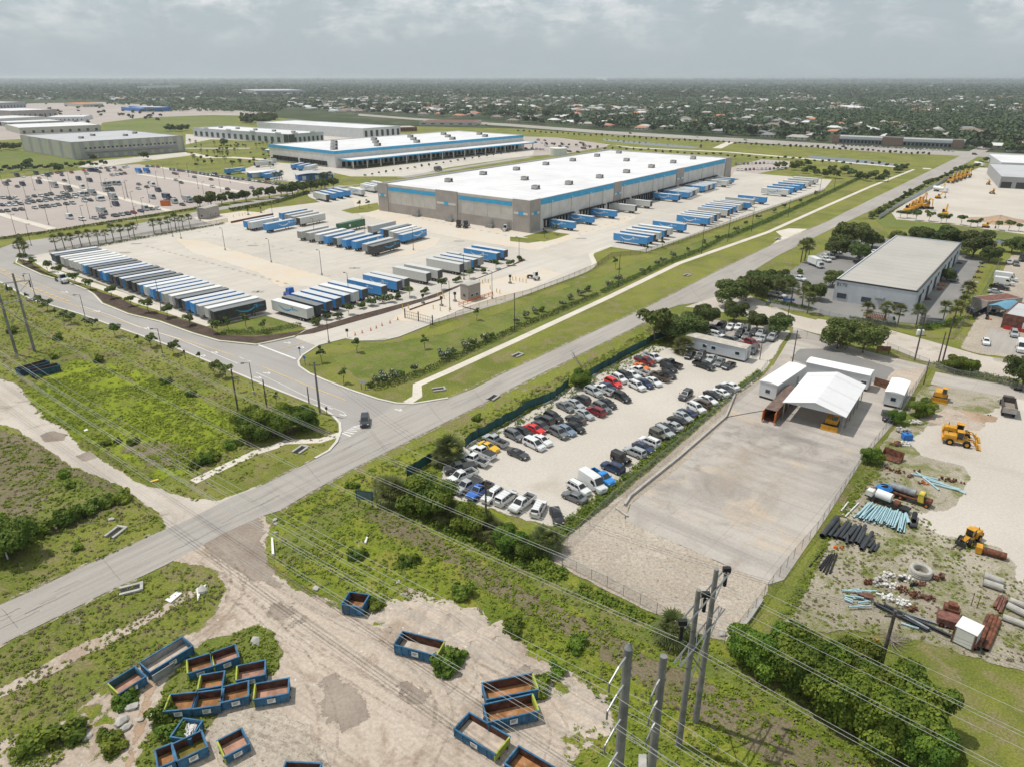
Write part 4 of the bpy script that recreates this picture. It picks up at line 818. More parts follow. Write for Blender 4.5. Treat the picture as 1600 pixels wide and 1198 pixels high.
# --- construction yard halls (upper right)
for lb,cn,rt,lf,ty,wm in (('open grey shed with a pale sloping roof in the construction yard',(1560,294),(1680,300),(1552,272),276,'w_grey'),('white-roofed hall behind the grey shed at the right edge',(1562,266),(1680,270),(1558,252),254,'w_bluegrey')):
    h=height(cn,ty); root,RW,LW,F=hall('shed',lb,'shed',cn,rt,lf,h,M[wm],M['roof_lgrey' if 'open' in lb else 'roof_white'],0.3)
    mb=MB()
    for k in range(5):RW.box(mb,RW.L*(k+.1)/5,RW.L*(k+.8)/5,0.2,h*.55,.02,.1)
    each(mb,'bay_opening',M['dark_metal'],root)
# --- right edge parcel
root,RW,LW,F=hall('shed','grey-roofed shed with a red side at the right edge','shed',(1563,512),(1640,530),(1573,478),4.2,M['rust_pink'],M['roof_lgrey'],.2,depth=16)
mb=MB(); RW.box(mb,5,6.2,.2,2.6,.02,.1); mb.build('door',M['white'],root)
root,RW,LW,F=hall('shed','small brown-roofed shed beside the blue carport','shed',(1540,486),(1549,470),(1533,478),3.0,M['w_brown'],M['rust_pink'],.1)
mb=MB(); RW.box(mb,1,2,.1,2.1,.02,.1); mb.build('door',M['white'],root)

def gable(name,label,cat,A,B,depth,eave,apex,roofm,wallm,posts=True,over=0.4,sides=()):
    """gabled canopy: front feet A-B in the photo, going back 'depth' metres"""
    a=G(*A); b=G(*B); u=(b-a).normalized(); L=(b-a).length; v=Vector((-u.y,u.x,0)); root=thing(name,tuple((a+b)/2),math.atan2(u.y,u.x),label,cat)
    x=L/2; mb=MB()
    for s_ in (-1,1):
        mb.add([(s_*(x+over),-over,eave),(0,-over,apex),(0,depth+over,apex),(s_*(x+over),depth+over,eave),(s_*(x+over),-over,eave+.12),(0,-over,apex+.12),(0,depth+over,apex+.12),(s_*(x+over),depth+over,eave+.12)],[(0,1,2,3),(7,6,5,4),(0,4,5,1),(2,6,7,3),(0,3,7,4)])
    mb.build('roof',roofm,root)
    mb=MB()
    for y in (0.0,depth):mb.add([(-x,y,eave),(x,y,eave),(0,y,apex-.05),(-x,y+.08,eave),(x,y+.08,eave),(0,y+.08,apex-.05)],[(0,1,2),(3,5,4),(0,3,4,1),(1,4,5,2),(2,5,3,0)])
    each(mb,'gable_panel',wallm,root)
    for i in range(6):
        for s_ in (-1,1):
            y=depth*i/5; mb=MB(); 
            for q in (-.22,.22):mb.box(s_*x-.06,s_*x+.06,y+q-.05,y+q+.05,0,eave)
            for k in range(5):mb.box(s_*x-.04,s_*x+.04,y-.2,y+.2,.4+k*.85,.46+k*.85)
            mb.build('post',M['grey_metal'],root)
    return root,x
gable('canopy','large white gabled canopy in the middle of the worn yard','canopy',(1222,655),(1314,678),19,3.9,5.5,M['roof_white'],M['w_white'])
gable('carport','blue-roofed carport with a car under it at the right edge','carport',(1543,492),(1567,498),9,2.8,3.6,plain('blue_tin_roof',(0.12,0.30,0.42),0.5),M['w_grey'])
def boxtrailer(name,label,A,B,wid,h,wallm,roofm,wins=(),feet=0.5,back=True,doors=()):
    """site office: long foot line A-B (photo), width going away from the camera"""
    a=G(*A); b=G(*B); u=(b-a).normalized(); L=(b-a).length; root=thing(name,tuple(a),math.atan2(u.y,u.x),label,'site office')
    s_=1 if back else -1; y0,y1=(0,wid) if back else (-wid,0)
    mb=MB(); mb.box(0,L,y0,y1,feet,h); mb.build('wall',wallm,root,bevel=.04)
    mb=MB(); n=8
    secs=[]
    for xx in (-.12,L+.12):secs.append([(xx,y0-.12,h)]+[(xx,y0-.12+(wid+.24)*k/n,h+.1+.28*math.sin(math.pi*k/n)) for k in range(n+1)]+[(xx,y1+.12,h)])
    mb.loft(secs); mb.build('roof',roofm,root)
    mb=MB(); mb.box(.2,L-.2,y0+.2,y1-.2,0,feet); mb.build('skirt',M['dark_metal'],root)
    for t in wins:
        mb=MB(); mb.box(L*t-.55,L*t+.55,y0-.05,y0+.02,feet+1.1,feet+1.9); wn=mb.build('window',M['bglass'],root)
        mb=MB(); mb.box(L*t-.65,L*t+.65,y0-.03,y0+.01,feet+1.0,feet+2.0); mb.build('frame',M['white'],wn)
    for t in doors:
        mb=MB(); mb.box(L*t-.45,L*t+.45,y0-.06,y0+.02,feet+.05,feet+2.1); mb.build('door',M['w_grey'],root)
        mb=MB(); mb.box(L*t-.6,L*t+.6,y0-1.2,y0-.08,0,feet-.05); mb.box(L*t-.6,L*t+.6,y0-1.7,y0-1.2,0,feet*.5); mb.build('steps',M['grey_metal'],root)
    mb=MB(); ww=min(1.0,wid*.3); mb.box(-.06,.02,(y0+y1)/2-ww/2,(y0+y1)/2+ww/2,feet+1.1,feet+1.9); mb.build('window',M['bglass'],root)
    mb=MB(); mb.box(L-.02,L+.06,(y0+y1)/2-.45,(y0+y1)/2+.45,feet+.1,feet+2.1); mb.build('door',M['w_grey'],root)
    return root
M['white_tin']=roofmat('white_tin_roof',(0.78,0.78,0.78)); M['stained_roof']=groundmat('stained_flat_roof',(0.42,0.38,0.33),(0.52,0.48,0.43),s=0.4,fine=0.2,bumpst=0)
boxtrailer('office_trailer','long grey office trailer with a stained roof among the parked cars',(1070,545),(1163,567),3.6,3.6,M['w_bluegrey'],M['stained_roof'],(.1,.33,.48,.87))
boxtrailer('office_trailer','white office trailer end-on beside the rusty container',(1211,628),(1255,597),4.0,3.9,M['w_white'],M['white_tin'],(),doors=(.75,))
boxtrailer('office_trailer','long white office trailer behind the gabled canopy',(1256,590),(1354,612),4.2,3.9,M['w_white'],M['white_tin'],(.93,),doors=(.45,.68))
boxtrailer('office_trailer','small white office trailer by the right-hand fence',(1407,640),(1417,618),3.6,3.4,M['w_white'],M['white_tin'])
boxtrailer('guard_booth','brown stone guard booth at the truck gate',(732,471),(751,465),3.6,5.0,M['w_brown'],M['roof_grey'],(.3,.7),feet=.1)
boxtrailer('guard_booth','brown guard booth at the upper car park gate',(323,343),(344,337),5.0,5.2,M['w_brown'],M['roof_grey'],(.3,.7),feet=.1)
# rusty container beside the canopy
a=G(1211,661); b=G(1246,622); L=(b-a).length; root=thing('shipping_container',tuple(a),math.atan2((b-a).y,(b-a).x),'rust-brown shipping container with an open orange end beside the canopy','container')
mb=MB(); mb.box(0.1,L,0,2.5,.15,.2); mb.box(0.1,L,0,.08,.2,2.6); mb.box(0.1,L,2.42,2.5,.2,2.6); mb.box(L-.1,L-.002,.08,2.42,.2,2.6); mb.build('body',M['rust'],root)
mb=MB(); mb.box(0.1,L,0,2.5,2.602,2.7); mb.build('roof',plain('brown_roof_rust',(0.16,0.11,0.09),.9,0,.2,1.0),root)
for s_ in (0,2.5):
    mb=MB(); mb.box(-1.1,0.08,s_-.05,s_+.05,.2,2.6); mb.build('door',M['orange'],root)
# white water tank behind the main warehouse
p=G(872,243); mb=MB(); mb.cyl((0,0,0),(0,0,6.5),8,n=40); t=mb.build('storage_tank',M['white'],None); t.location=p; tag(t,'round white storage tank behind the largest warehouse','tank')
mb=MB(); mb.cyl((0,0,6.5),(0,0,7.2),8.1,.5,n=40); mb.build('lid',M['white'],t)
# distant lattice mast
p=G(657,133); mb=MB()
for k in range(3):
    an=k*2.094; mb.cyl((2.2*math.cos(an),2.2*math.sin(an),0),(.4*math.cos(an),.4*math.sin(an),62),.35,.25,5)
for k in range(10):mb.box(-1.3,1.3,-1.3,1.3,5+k*6,5.4+k*6)
t=mb.build('radio_mast',M['dark_metal']); t.location=p; tag(t,'thin dark radio mast above the horizon','mast')

# ------------------------------------------------------------------ vehicles: one prototype of each kind, copied
def wheels(root,xs,y,r=0.34,wd=0.24,dual=False):
    me=None
    for x in xs:
        for s_ in (-1,1):
            if me is None:
                mb=MB(); mb.cyl((0,-wd/2,0),(0,wd/2,0),r,n=14); me=mb.mesh('wheel',M['tyre']); mr=MB(); mr.cyl((0,wd/2-.02,0),(0,wd/2+.012,0),r*.62,n=10); mr.cyl((0,-wd/2-.012,0),(0,-wd/2+.02,0),r*.62,n=10); mr=mr.mesh('rim',M['rim'])
            wl_=link('wheel',me,root,loc=(x,s_*y,r)); link('rim',mr,wl_)
def sections(st,zb=0.24):
    out=[]
    for x,w_,zt in st:out.append([(x,-w_*.93,zb),(x,-w_,zb+.14),(x,-w_,zb+(zt-zb)*.62),(x,-w_*.93,zt-.03),(x,-w_*.75,zt),(x,w_*.75,zt),(x,w_*.93,zt-.03),(x,w_,zb+(zt-zb)*.62),(x,w_,zb+.14),(x,w_*.93,zb)])
    return out
def greenhouse(root,xb0,xb1,xt0,xt1,wb,wt,zb,zt,pill=(.5,),rear=True,roofm=None,gl='glass'):
    mb=MB(); b=[(xb0,-wb,zb),(xb1,-wb,zb),(xb1,wb,zb),(xb0,wb,zb)]; t=[(xt0,-wt,zt),(xt1,-wt,zt),(xt1,wt,zt),(xt0,wt,zt)]
    mb.add(b+t,[(0,1,5,4),(1,2,6,5),(2,3,7,6),(3,0,4,7)]); mb.add([(xt0,-wt,zt),(xt1,-wt,zt),(xt1,wt,zt),(xt0,wt,zt),(xt0+.12,-wt+.12,zt+.05),(xt1-.12,-wt+.12,zt+.05),(xt1-.12,wt-.12,zt+.05),(xt0+.12,wt-.12,zt+.05)],[(0,1,5,4),(1,2,6,5),(2,3,7,6),(3,0,4,7),(4,5,6,7)])
    o=mb.build('cabin',M['car_paint'],root); o['paint']=1
    def P_(sx,s_,u_,v_):                            # point on a face: u along, v up
        if sx == 's':
            A=Vector((xb0+(xb1-xb0)*u_,s_*wb,zb)); B=Vector((xt0+(xt1-xt0)*u_,s_*wt,zt)); return A.lerp(B,v_)+Vector((0,s_*.012,0))
        if sx == 'f':A=Vector((xb1,(2*u_-1)*wb,zb)); B=Vector((xt1,(2*u_-1)*wt,zt)); return A.lerp(B,v_)+Vector((.012,0,.006))
        A=Vector((xb0,(2*u_-1)*wb,zb)); B=Vector((xt0,(2*u_-1)*wt,zt)); return A.lerp(B,v_)+Vector((-.012,0,.006))
    G_=M[gl]
    mb=MB(); mb.quad(P_('f',0,.06,.1),P_('f',0,.94,.1),P_('f',0,.92,.93),P_('f',0,.08,.93)); mb.build('windshield',G_,root)
    if rear:mb=MB(); mb.quad(P_('r',0,.07,.2),P_('r',0,.93,.2),P_('r',0,.91,.9),P_('r',0,.09,.9)); mb.build('rear_window',G_,root)
    ed=[.05]+list(pill)+[.96]
    for s_ in (-1,1):
        for i in range(len(ed)-1):
            mb=MB(); a=ed[i]+(.012 if i else 0); c_=ed[i+1]-.012; mb.quad(P_('s',s_,a,.1),P_('s',s_,c_,.1),P_('s',s_,c_,.86),P_('s',s_,a,.86)); mb.build('side_window',G_,root)
def lights(root,xf,xr,y,zf,zr):
    for s_ in (-1,1):
        mb=MB(); mb.box(xf-.12,xf+.02,s_*y-.17,s_*y+.17,zf-.07,zf+.08); mb.build('headlight',M['lamp_glass'],root)
        mb=MB(); mb.box(xr-.02,xr+.08,s_*y-.14,s_*y+.14,zr-.1,zr+.1); mb.build('tail_light',M['tail'],root)
    mb=MB(); mb.box(xf-.05,xf+.03,-.45,.45,zf-.14,zf+.04); mb.build('grille',M['black'],root)
PROTO={}
def proto(kind):r=thing(kind,(0,0,-500),0,None,'car'); PROTO[kind]=r; return r
def body(root,mb,bevel=.03):o=mb.build('body',M['car_paint'],root,bevel=bevel); o['paint']=1; return o
def mirror_(root,x,y,z):
    for s_ in (-1,1):mb=MB(); mb.box(x-.08,x+.08,s_*y-.09,s_*y+.09,z-.07,z+.08); mb.build('wing_mirror',M['black'],root)
r=proto('sedan'); mb=MB(); mb.loft(sections([(-2.36,.70,.80),(-2.22,.84,.97),(-1.5,.90,1.0),(-.4,.91,.97),(.95,.91,.95),(1.4,.89,.91),(2.1,.85,.78),(2.36,.70,.60)])); body(r,mb,0)
greenhouse(r,-1.75,1.05,-1.0,.25,.80,.60,.96,1.42,(.5,)); wheels(r,(-1.38,1.42),.81); lights(r,2.3,-2.34,.60,.62,.78); mirror_(r,.85,.98,.98)
r=proto('coupe'); mb=MB(); mb.loft(sections([(-2.3,.74,.78),(-2.15,.86,.92),(-1.4,.93,.95),(-.4,.92,.88),(.75,.92,.86),(1.3,.92,.82),(2.05,.86,.66),(2.3,.70,.52)],.18)); body(r,mb,0)
greenhouse(r,-1.75,.85,-.85,.05,.80,.58,.87,1.24,(.6,)); wheels(r,(-1.35,1.4),.84,.34,.26); lights(r,2.22,-2.28,.62,.55,.74); mirror_(r,.65,.98,.9)
r=proto('suv'); mb=MB(); mb.loft(sections([(-2.36,.78,.95),(-2.28,.90,1.06),(-1.4,.95,1.08),(0,.95,1.06),(1.0,.95,1.05),(1.5,.94,1.02),(2.15,.90,.92),(2.36,.76,.70)],.30)); body(r,mb,0)
greenhouse(r,-2.24,1.15,-1.95,.35,.86,.68,1.06,1.64,(.3,.62)); wheels(r,(-1.42,1.45),.84,.37,.26); lights(r,2.3,-2.36,.68,.78,1.0); mirror_(r,.95,1.03,1.1)
for s_ in (-1,1):mb=MB(); mb.box(-1.8,.2,s_*.62-.03,s_*.62+.03,1.69,1.74); mb.build('roof_rail',M['dark_metal'],r)
r=proto('minivan'); mb=MB(); mb.loft(sections([(-2.55,.80,.95),(-2.46,.94,1.02),(-1.4,.98,1.04),(.6,.98,1.02),(1.3,.97,1.0),(2.1,.92,.90),(2.55,.74,.66)],.25)); body(r,mb,0)
greenhouse(r,-2.44,1.55,-2.15,.45,.90,.72,1.02,1.70,(.33,.6)); wheels(r,(-1.5,1.55),.87,.34,.25); lights(r,2.45,-2.55,.70,.74,1.05); mirror_(r,1.15,1.06,1.08)
def pickup(kind,cover=None,single=False,dark_bed=False):
    r=proto(kind); mb=MB(); mb.loft(sections([(-.55,.98,1.14),(1.35,.98,1.14),(1.75,.97,1.16),(2.6,.94,1.10),(2.85,.84,.85)],.42)); body(r,mb,0)
    mb=MB()
    for s_ in (-1,1):mb.box(-2.9,-.56,s_*.98-(.09 if s_ > 0 else 0),s_*.98+(.09 if s_ < 0 else 0),.45,1.16)
    mb.box(-2.99,-2.9,-.97,.97,.45,1.15); mb.box(-2.9,-.56,-.89,.89,.45,.62)
    if dark_bed:
        o=mb.build('bed',M['car_paint'],r,bevel=.02); o.color=(.02,.02,.022,1)
    else:o=mb.build('bed',M['car_paint'],r,bevel=.02); o['paint']=1
    mb=MB(); mb.box(-2.88,-.58,-.88,.88,.625,.66); mb.build('bed_liner',M['black'],r)
    if cover:mb=MB(); mb.box(-2.93,-.56,-.93,.93,1.165,1.20); o=mb.build('bed_cover',M[cover],r)
    if kind == 'pickup_work':
        for s_ in (-1,1):mb=MB(); mb.box(-2.9,-.56,s_*.82-.17,s_*.82+.17,1.17,1.55); mb.build('tool_box',M['white'],r)
    greenhouse(r,-.5,1.6,-.35,.75,.88,.70,1.14,1.82,(.5,)); wheels(r,(-1.85,1.9),.88,.40,.28); lights(r,2.78,-2.99,.72,.88,.95); mirror_(r,1.25,1.08,1.22)
    mb=MB(); mb.box(2.82,2.98,-.85,.85,.45,.66); mb.build('bumper',M['grey_metal'],r)
pickup('pickup'); pickup('pickup_covered','dark_metal'); pickup('pickup_work'); pickup('pickup_dark_bed',None,False,True)
r=proto('jeep'); mb=MB(); mb.loft([[(x,-w_,.5),(x,-w_,z),(x,w_,z),(x,w_,.5)] for x,w_,z in ((-1.95,.78,1.12),(.55,.78,1.12),(.7,.72,1.14),(1.85,.62,1.06),(1.9,.60,.9))]); body(r,mb)
mb=MB()
for s_ in (-1,1):mb.box(1.0,1.95,s_*.78-.14,s_*.78+.14,.86,.93); mb.box(-1.9,-1.0,s_*.84-.1,s_*.84+.1,.86,.93)
each(mb,'fender',M['black'],r); greenhouse(r,-1.93,.72,-1.88,.5,.76,.68,1.12,1.80,(.35,.66)); wheels(r,(-1.35,1.35),.80,.43,.28); lights(r,1.9,-1.96,.48,.95,.9)
mb=MB(); mb.cyl((-2.2,0,1.05),(-1.96,0,1.05),.38,n=16); mb.build('spare_wheel',M['tyre'],r)
mb=MB(); mb.box(1.95,2.12,-.75,.75,.5,.66); mb.build('bumper',M['black'],r)
def van(kind,L=6.0,h=2.7):
    r=proto(kind); mb=MB(); x1=L/2
    prof=[(-x1,1.0,h-.12),(-x1+.15,1.02,h-.02),(x1-2.2,1.02,h),(x1-1.75,1.0,h-.15)]
    mb.loft([[(x,-w_,.35),(x,-w_,1.2),(x,-w_*.9,z-.12),(x,-w_*.72,z),(x,w_*.72,z),(x,w_*.9,z-.12),(x,w_,1.2),(x,w_,.35)] for x,w_,z in prof+[(x1-.95,.98,1.45),(x1-.2,.93,1.15),(x1,.80,.85)]]); body(r,mb,0)
    mb=MB(); mb.quad((x1-1.72,-.80,h-.22),(x1-.99,-.86,1.52),(x1-.99,.86,1.52),(x1-1.72,.80,h-.22)); mb.v=[(a+.03,b,c+.03) for a,b,c in mb.v]; mb.build('windshield',M['glass'],r)
    for s_ in (-1,1):mb=MB(); mb.quad((x1-2.5,s_*1.0,1.5),(x1-1.25,s_*1.0,1.42),(x1-1.75,s_*.955,2.1),(x1-2.5,s_*.955,2.15)); mb.build('side_window',M['glass'],r)
    mb=MB(); mb.quad((-x1-.015,-.75,1.4),(-x1-.015,.75,1.4),(-x1-.015,.7,2.1),(-x1-.015,-.7,2.1)); mb.build('rear_window',M['glass'],r)
    wheels(r,(-x1+1.35,x1-1.1),.92,.36,.24); lights(r,x1-.05,-x1,.78,.95,1.2); mirror_(r,x1-1.4,1.15,1.5)
van('high_roof_van'); van('step_van',7.2,3.0)
def low(kind,shape):                                   # far-away vehicles of a few pixels: one mesh, paint + glass + tyres
    mb=MB()
    if shape == 'car':mb.loft(sections([(-2.3,.8,.9),(-1.5,.9,1.0),(1.0,.9,.98),(2.3,.75,.65)])); mb.box(-1.9,1.1,-.8,.8,.98,1.4,1,None,(-1.2,.3,-.62,.62)); mb.box(-1.2,.3,-.62,.62,1.4,1.47)
    if shape == 'suv':mb.loft(sections([(-2.3,.85,1.0),(-1.5,.93,1.08),(1.2,.93,1.04),(2.3,.8,.75)],.3)); mb.box(-2.25,1.2,-.88,.88,1.06,1.6,1,None,(-2.0,.4,-.7,.7)); mb.box(-2.0,.4,-.7,.7,1.6,1.68)
    if shape == 'van':mb.box(-2.8,1.3,-1,1,.4,2.6,0,None,(-2.75,1.2,-.9,.9)); mb.box(1.3,2.8,-.95,.95,.4,1.3,0,None,(1.3,2.3,-.9,.9)); mb.box(1.25,2.25,-.9,.9,1.3,2.35,1,None,(1.25,1.6,-.85,.85))
    if shape == 'truck':mb.box(-4.2,1.5,-1.2,1.2,.9,3.6); mb.box(1.6,3.7,-1.1,1.1,.5,2.4,0,None,(1.6,3.0,-1.0,1.0)); mb.box(3.05,3.62,-.9,.9,1.4,2.3,1,None,(2.6,3.05,-.85,.85))
    xs=(-2.9,2.6) if shape == 'truck' else (-1.5,1.5)
    for x in xs:
        for s_ in (-1,1):mb.cyl((x,s_*.7,.34),(x,s_*.93,.34),.35,n=8,m=2)
    o=mb.build(kind,[M['car_paint'],M['glass'],M['tyre']]); o['paint']=1; o.location.z=-500; tag(o,None,'car'); PROTO[kind]=o
for k in ('car','suv','van','truck'):low('far_'+k,k)
r=proto('tractor_unit')
mb=MB(); mb.box(1.2,3.2,-1.1,1.1,.7,3.2,0,None,(1.35,2.9,-1.0,1.0)); mb.loft([[(x,-w_,.6),(x,-w_,z),(x,w_,z),(x,w_,.6)] for x,w_,z in ((3.15,.95,1.85),(4.6,.8,1.55),(4.9,.75,1.0))]); body(r,mb)
mb=MB(); mb.quad((3.22,-.9,1.95),(3.22,.9,1.95),(2.95,.85,2.9),(2.95,-.85,2.9)); mb.build('windshield',M['glass'],r)
for s_ in (-1,1):mb=MB(); mb.quad((2.1,s_*1.09,1.9),(3.0,s_*1.09,1.9),(2.8,s_*1.05,2.7),(2.1,s_*1.05,2.7)); mb.build('side_window',M['glass'],r)
mb=MB(); mb.box(-2.9,1.2,-.45,.45,.75,1.0); mb.cyl((-1.9,0,1.0),(-1.9,0,1.12),.55,n=16); mb.build('chassis',M['black'],r)
wheels(r,(-2.4,-1.1,3.9),.98,.5,.32)
r=proto('yard_truck')
mb=MB(); mb.box(.6,1.9,-.75,.75,.7,2.9,0,None,(.65,1.75,-.7,.7)); mb.box(1.9,2.6,-1.1,.2,.7,1.4); body(r,mb)
mb=MB(); mb.quad((1.92,-.65,1.6),(1.92,.65,1.6),(1.8,.6,2.7),(1.8,-.6,2.7)); mb.build('windshield',M['glass'],r)
mb=MB(); mb.box(-2.6,.6,-.45,.45,.7,1.0); mb.box(-1.9,-.7,-.5,.5,1.0,1.15); mb.build('chassis',M['black'],r); wheels(r,(-1.7,1.9),.98,.5,.32)
r=proto('box_truck')
mb=MB(); mb.box(1.9,3.9,-1.05,1.05,.6,2.3,0,None,(1.9,3.2,-.95,.95)); body(r,mb)
mb=MB(); mb.quad((3.8,-.9,1.35),(3.8,.9,1.35),(3.25,.8,2.2),(3.25,-.8,2.2)); mb.v=[(a+.06,b,c+.02) for a,b,c in mb.v]; mb.build('windshield',M['glass'],r)
mb=MB(); mb.box(-3.9,1.8,-1.2,1.2,.95,3.3); o=mb.build('cargo_box',M['box_paint'],r,bevel=.03); o['paint']=1; wheels(r,(-2.6,2.9),.95,.42,.3)
r=proto('flatbed_truck')
mb=MB(); mb.box(1.9,3.9,-1.05,1.05,.6,2.3,0,None,(1.9,3.2,-.95,.95)); body(r,mb)
mb=MB(); mb.quad((3.86,-.9,1.37),(3.86,.9,1.37),(3.31,.8,2.22),(3.31,-.8,2.22)); mb.build('windshield',M['glass'],r)
mb=MB(); mb.box(-4.6,1.8,-1.2,1.2,.95,1.1)
for k in range(14):
    for s_ in (-1.15,1.1):mb.box(-4.5+k*.46,-4.35+k*.46,s_,s_+.05,1.1,2.2)
mb.box(-4.55,1.75,-1.16,-1.1,2.2,2.3); mb.box(-4.55,1.75,1.1,1.16,2.2,2.3); mb.build('stake_bed',M['brown_wood'],r); wheels(r,(-3.2,2.9),.95,.42,.3)

PAINT={'white':(.66,.67,.67),'silver':(.36,.38,.39),'grey':(.13,.14,.145),'dark grey':(.045,.048,.052),'black':(.012,.012,.014),'navy':(.012,.03,.085),'red':(.62,.02,.02),'dark red':(.20,.012,.02),'yellow':(.72,.42,.012),'orange':(.70,.16,.015),'blue':(.01,.12,.50),'bright blue':(.01,.22,.60),'light blue':(.16,.22,.31),'olive':(.10,.10,.075),'brown':(.10,.075,.06),'tan':(.35,.28,.2)}
KN={'sedan':'sedan','coupe':'coupe','suv':'SUV','minivan':'minivan','pickup':'pickup','pickup_covered':'pickup with covered bed','pickup_work':'work pickup','pickup_dark_bed':'pickup with black bed','jeep':'boxy off-roader','high_roof_van':'high-roof van','step_van':'step van','box_truck':'box truck','flatbed_truck':'stake-bed truck'}
CATS={'sedan':'car','coupe':'sports car','suv':'SUV','minivan':'minivan','pickup':'pickup truck','pickup_covered':'pickup truck','pickup_work':'pickup truck','pickup_dark_bed':'pickup truck','jeep':'off-road car','high_roof_van':'van','step_van':'van','box_truck':'truck','flatbed_truck':'truck'}
def put(kind,P_,d,colour,label,group=None,name=None):
    """P_: photo centre of the vehicle (at mid height), d: photo direction of its front"""
    h={'high_roof_van':1.2,'step_van':1.3,'box_truck':1.4,'flatbed_truck':1.0}.get(kind,.75)
    p=G(P_[0],P_[1],h); q=G(P_[0]+d[0]*.1,P_[1]+d[1]*.1,h); p.z=0.03
    o=dup(PROTO[kind],p,math.atan2(q.y-p.y,q.x-p.x),label,group,CATS.get(kind,'car'),PAINT[colour] if isinstance(colour,str) else colour)
    return o
def carrow(cars,T_,where,group):
    """label each by its look and its neighbours in the row"""
    ds=[f"{c_[3]} {KN[c_[0]]}" for c_ in cars]; n=len(ds)
    for i,(kind,(x,y),d,colour) in enumerate(cars):
        if n == 1:lb=f"{ds[i]} {where}"
        elif i == 0:lb=f"{ds[i]} next to the {ds[1]}, first {where}"
        elif i == n-1:lb=f"{ds[i]} next to the {ds[-2]}, last {where}"
        else:lb=f"{ds[i]} between {ds[i-1]} and {ds[i+1]} {where}"
        lb=lb.replace(' with covered bed','').replace(' with black bed','').replace('high-roof van','tall van') if len(lb.split()) > 16 else lb
        if len(lb.split()) > 16:lb=lb.replace(' the ',' ')
        if len(lb.split()) > 16:lb=lb.replace(' the ',' ')
        while lb in used_labels:lb += ' again' if 'again' in lb else ', further away'
        put(kind,T_(x,y),(d[0]*8/8,d[1]),colour,lb,group)
A_=tile(680,640,8); B_=tile(680,700,8); C_=tile(840,580,8); D_=tile(920,540,8); E_=tile(1040,490,8); F_=tile(860,660,8)
g='cars parked in the crushed-shell yard'
carrow([('pickup',(750,380),(-300,-130),'silver'),('coupe',(670,450),(220,90),'yellow'),('pickup_covered',(590,528),(-300,-130),'white'),('pickup',(490,618),(-320,-110),'white'),('pickup_covered',(305,722),(-400,60),'dark grey'),
 ('pickup',(335,825),(-360,150),'white'),('pickup_covered',(405,942),(-350,190),'silver'),('pickup_dark_bed',(555,1008),(-290,200),'blue'),('suv',(710,1062),(-250,190),'white'),('minivan',(885,1090),(240,-180),'white')],A_,'in the near-left corner',g)
carrow([('pickup',(1085,680),(-260,200),'white'),('suv',(1290,742),(110,-200),'white'),('sedan',(1520,832),(75,210),'black')],B_,'along the near end',g)
carrow([('suv',(990,312),(230,110),'grey'),('sedan',(1110,268),(210,120),'black'),('sedan',(1245,232),(230,95),'red'),('sedan',(1325,193),(220,100),'dark grey'),('suv',(1362,122),(-220,-90),'dark grey'),('suv',(1480,88),(210,100),'black')],A_,'beside the green fence',g)
carrow([('coupe',(1040,535),(270,110),'dark grey'),('minivan',(1240,422),(260,125),'white'),('sedan',(1335,372),(230,115),'white')],A_,'in the inner left row, near part',g)
carrow([('suv',(265,762),(250,130),'grey'),('sedan',(360,725),(220,115),'light blue'),('sedan',(475,688),(240,125),'black'),('sedan',(475,588),(-240,-80),'dark grey'),('sedan',(587,527),(230,110),'silver'),('suv',(727,492),(-220,-90),'dark red'),('suv',(802,448),(230,115),'grey'),('sedan',(875,392),(220,115),'black')],C_,'in the inner left row',g)
carrow([('sedan',(345,435),(230,115),'grey'),('sedan',(470,400),(220,100),'silver'),('suv',(545,347),(-220,-90),'dark grey')],C_,'behind the dark red SUV',g)
carrow([('suv',(697,250),(240,115),'silver'),('pickup',(815,228),(-270,-110),'white'),('sedan',(882,188),(200,100),'navy'),('suv',(945,140),(220,110),'red'),('suv',(1020,88),(220,110),'white'),('suv',(1098,58),(210,100),'black')],C_,'along the fence, middle part',g)
carrow([('suv',(1055,317),(220,110),'black'),('suv',(1242,177),(240,115),'white'),('sedan',(1350,145),(200,110),'navy'),('sedan',(1452,122),(210,110),'white')],C_,'in the inner row, far part',g)
carrow([('sedan',(548,358),(210,95),'white'),('pickup',(635,315),(-260,-110),'white'),('coupe',(662,255),(190,80),'orange'),('pickup_covered',(705,192),(260,90),'dark red'),('pickup',(800,147),(260,105),'white')],D_,'at the far end of the fence row',g)
carrow([('pickup',(880,378),(-260,-105),'brown'),('sedan',(990,352),(190,95),'black'),('suv',(1000,278),(210,95),'black'),('pickup',(1030,222),(-260,-95),'dark grey')],D_,'at the far end of the inner row',g)
carrow([('sedan',(305,512),(-130,105),'black'),('suv',(435,522),(-140,115),'dark grey'),('sedan',(572,560),(-130,105),'silver'),('sedan',(677,602),(-120,115),'grey'),('sedan',(790,642),(-160,80),'black')],E_,'in front of the grey office trailer',g)
put('pickup_dark_bed',E_(480,645),(260,90),'black','wrecked black pickup with its front torn open before the office trailer',g); put('suv',E_(250,1010),(-150,115),'dark grey','damaged dark SUV without a bonnet alone in the middle of the yard',g)
carrow([('minivan',(690,152),(-130,85),'black'),('sedan',(812,160),(-130,90),'white'),('sedan',(915,160),(-100,100),'white'),('suv',(1000,195),(-110,100),'grey'),('sedan',(1100,225),(-110,100),'dark grey'),('sedan',(1187,237),(-110,95),'silver'),('pickup',(1340,290),(-120,110),'silver')],E_,'behind the office trailer, back row',g)
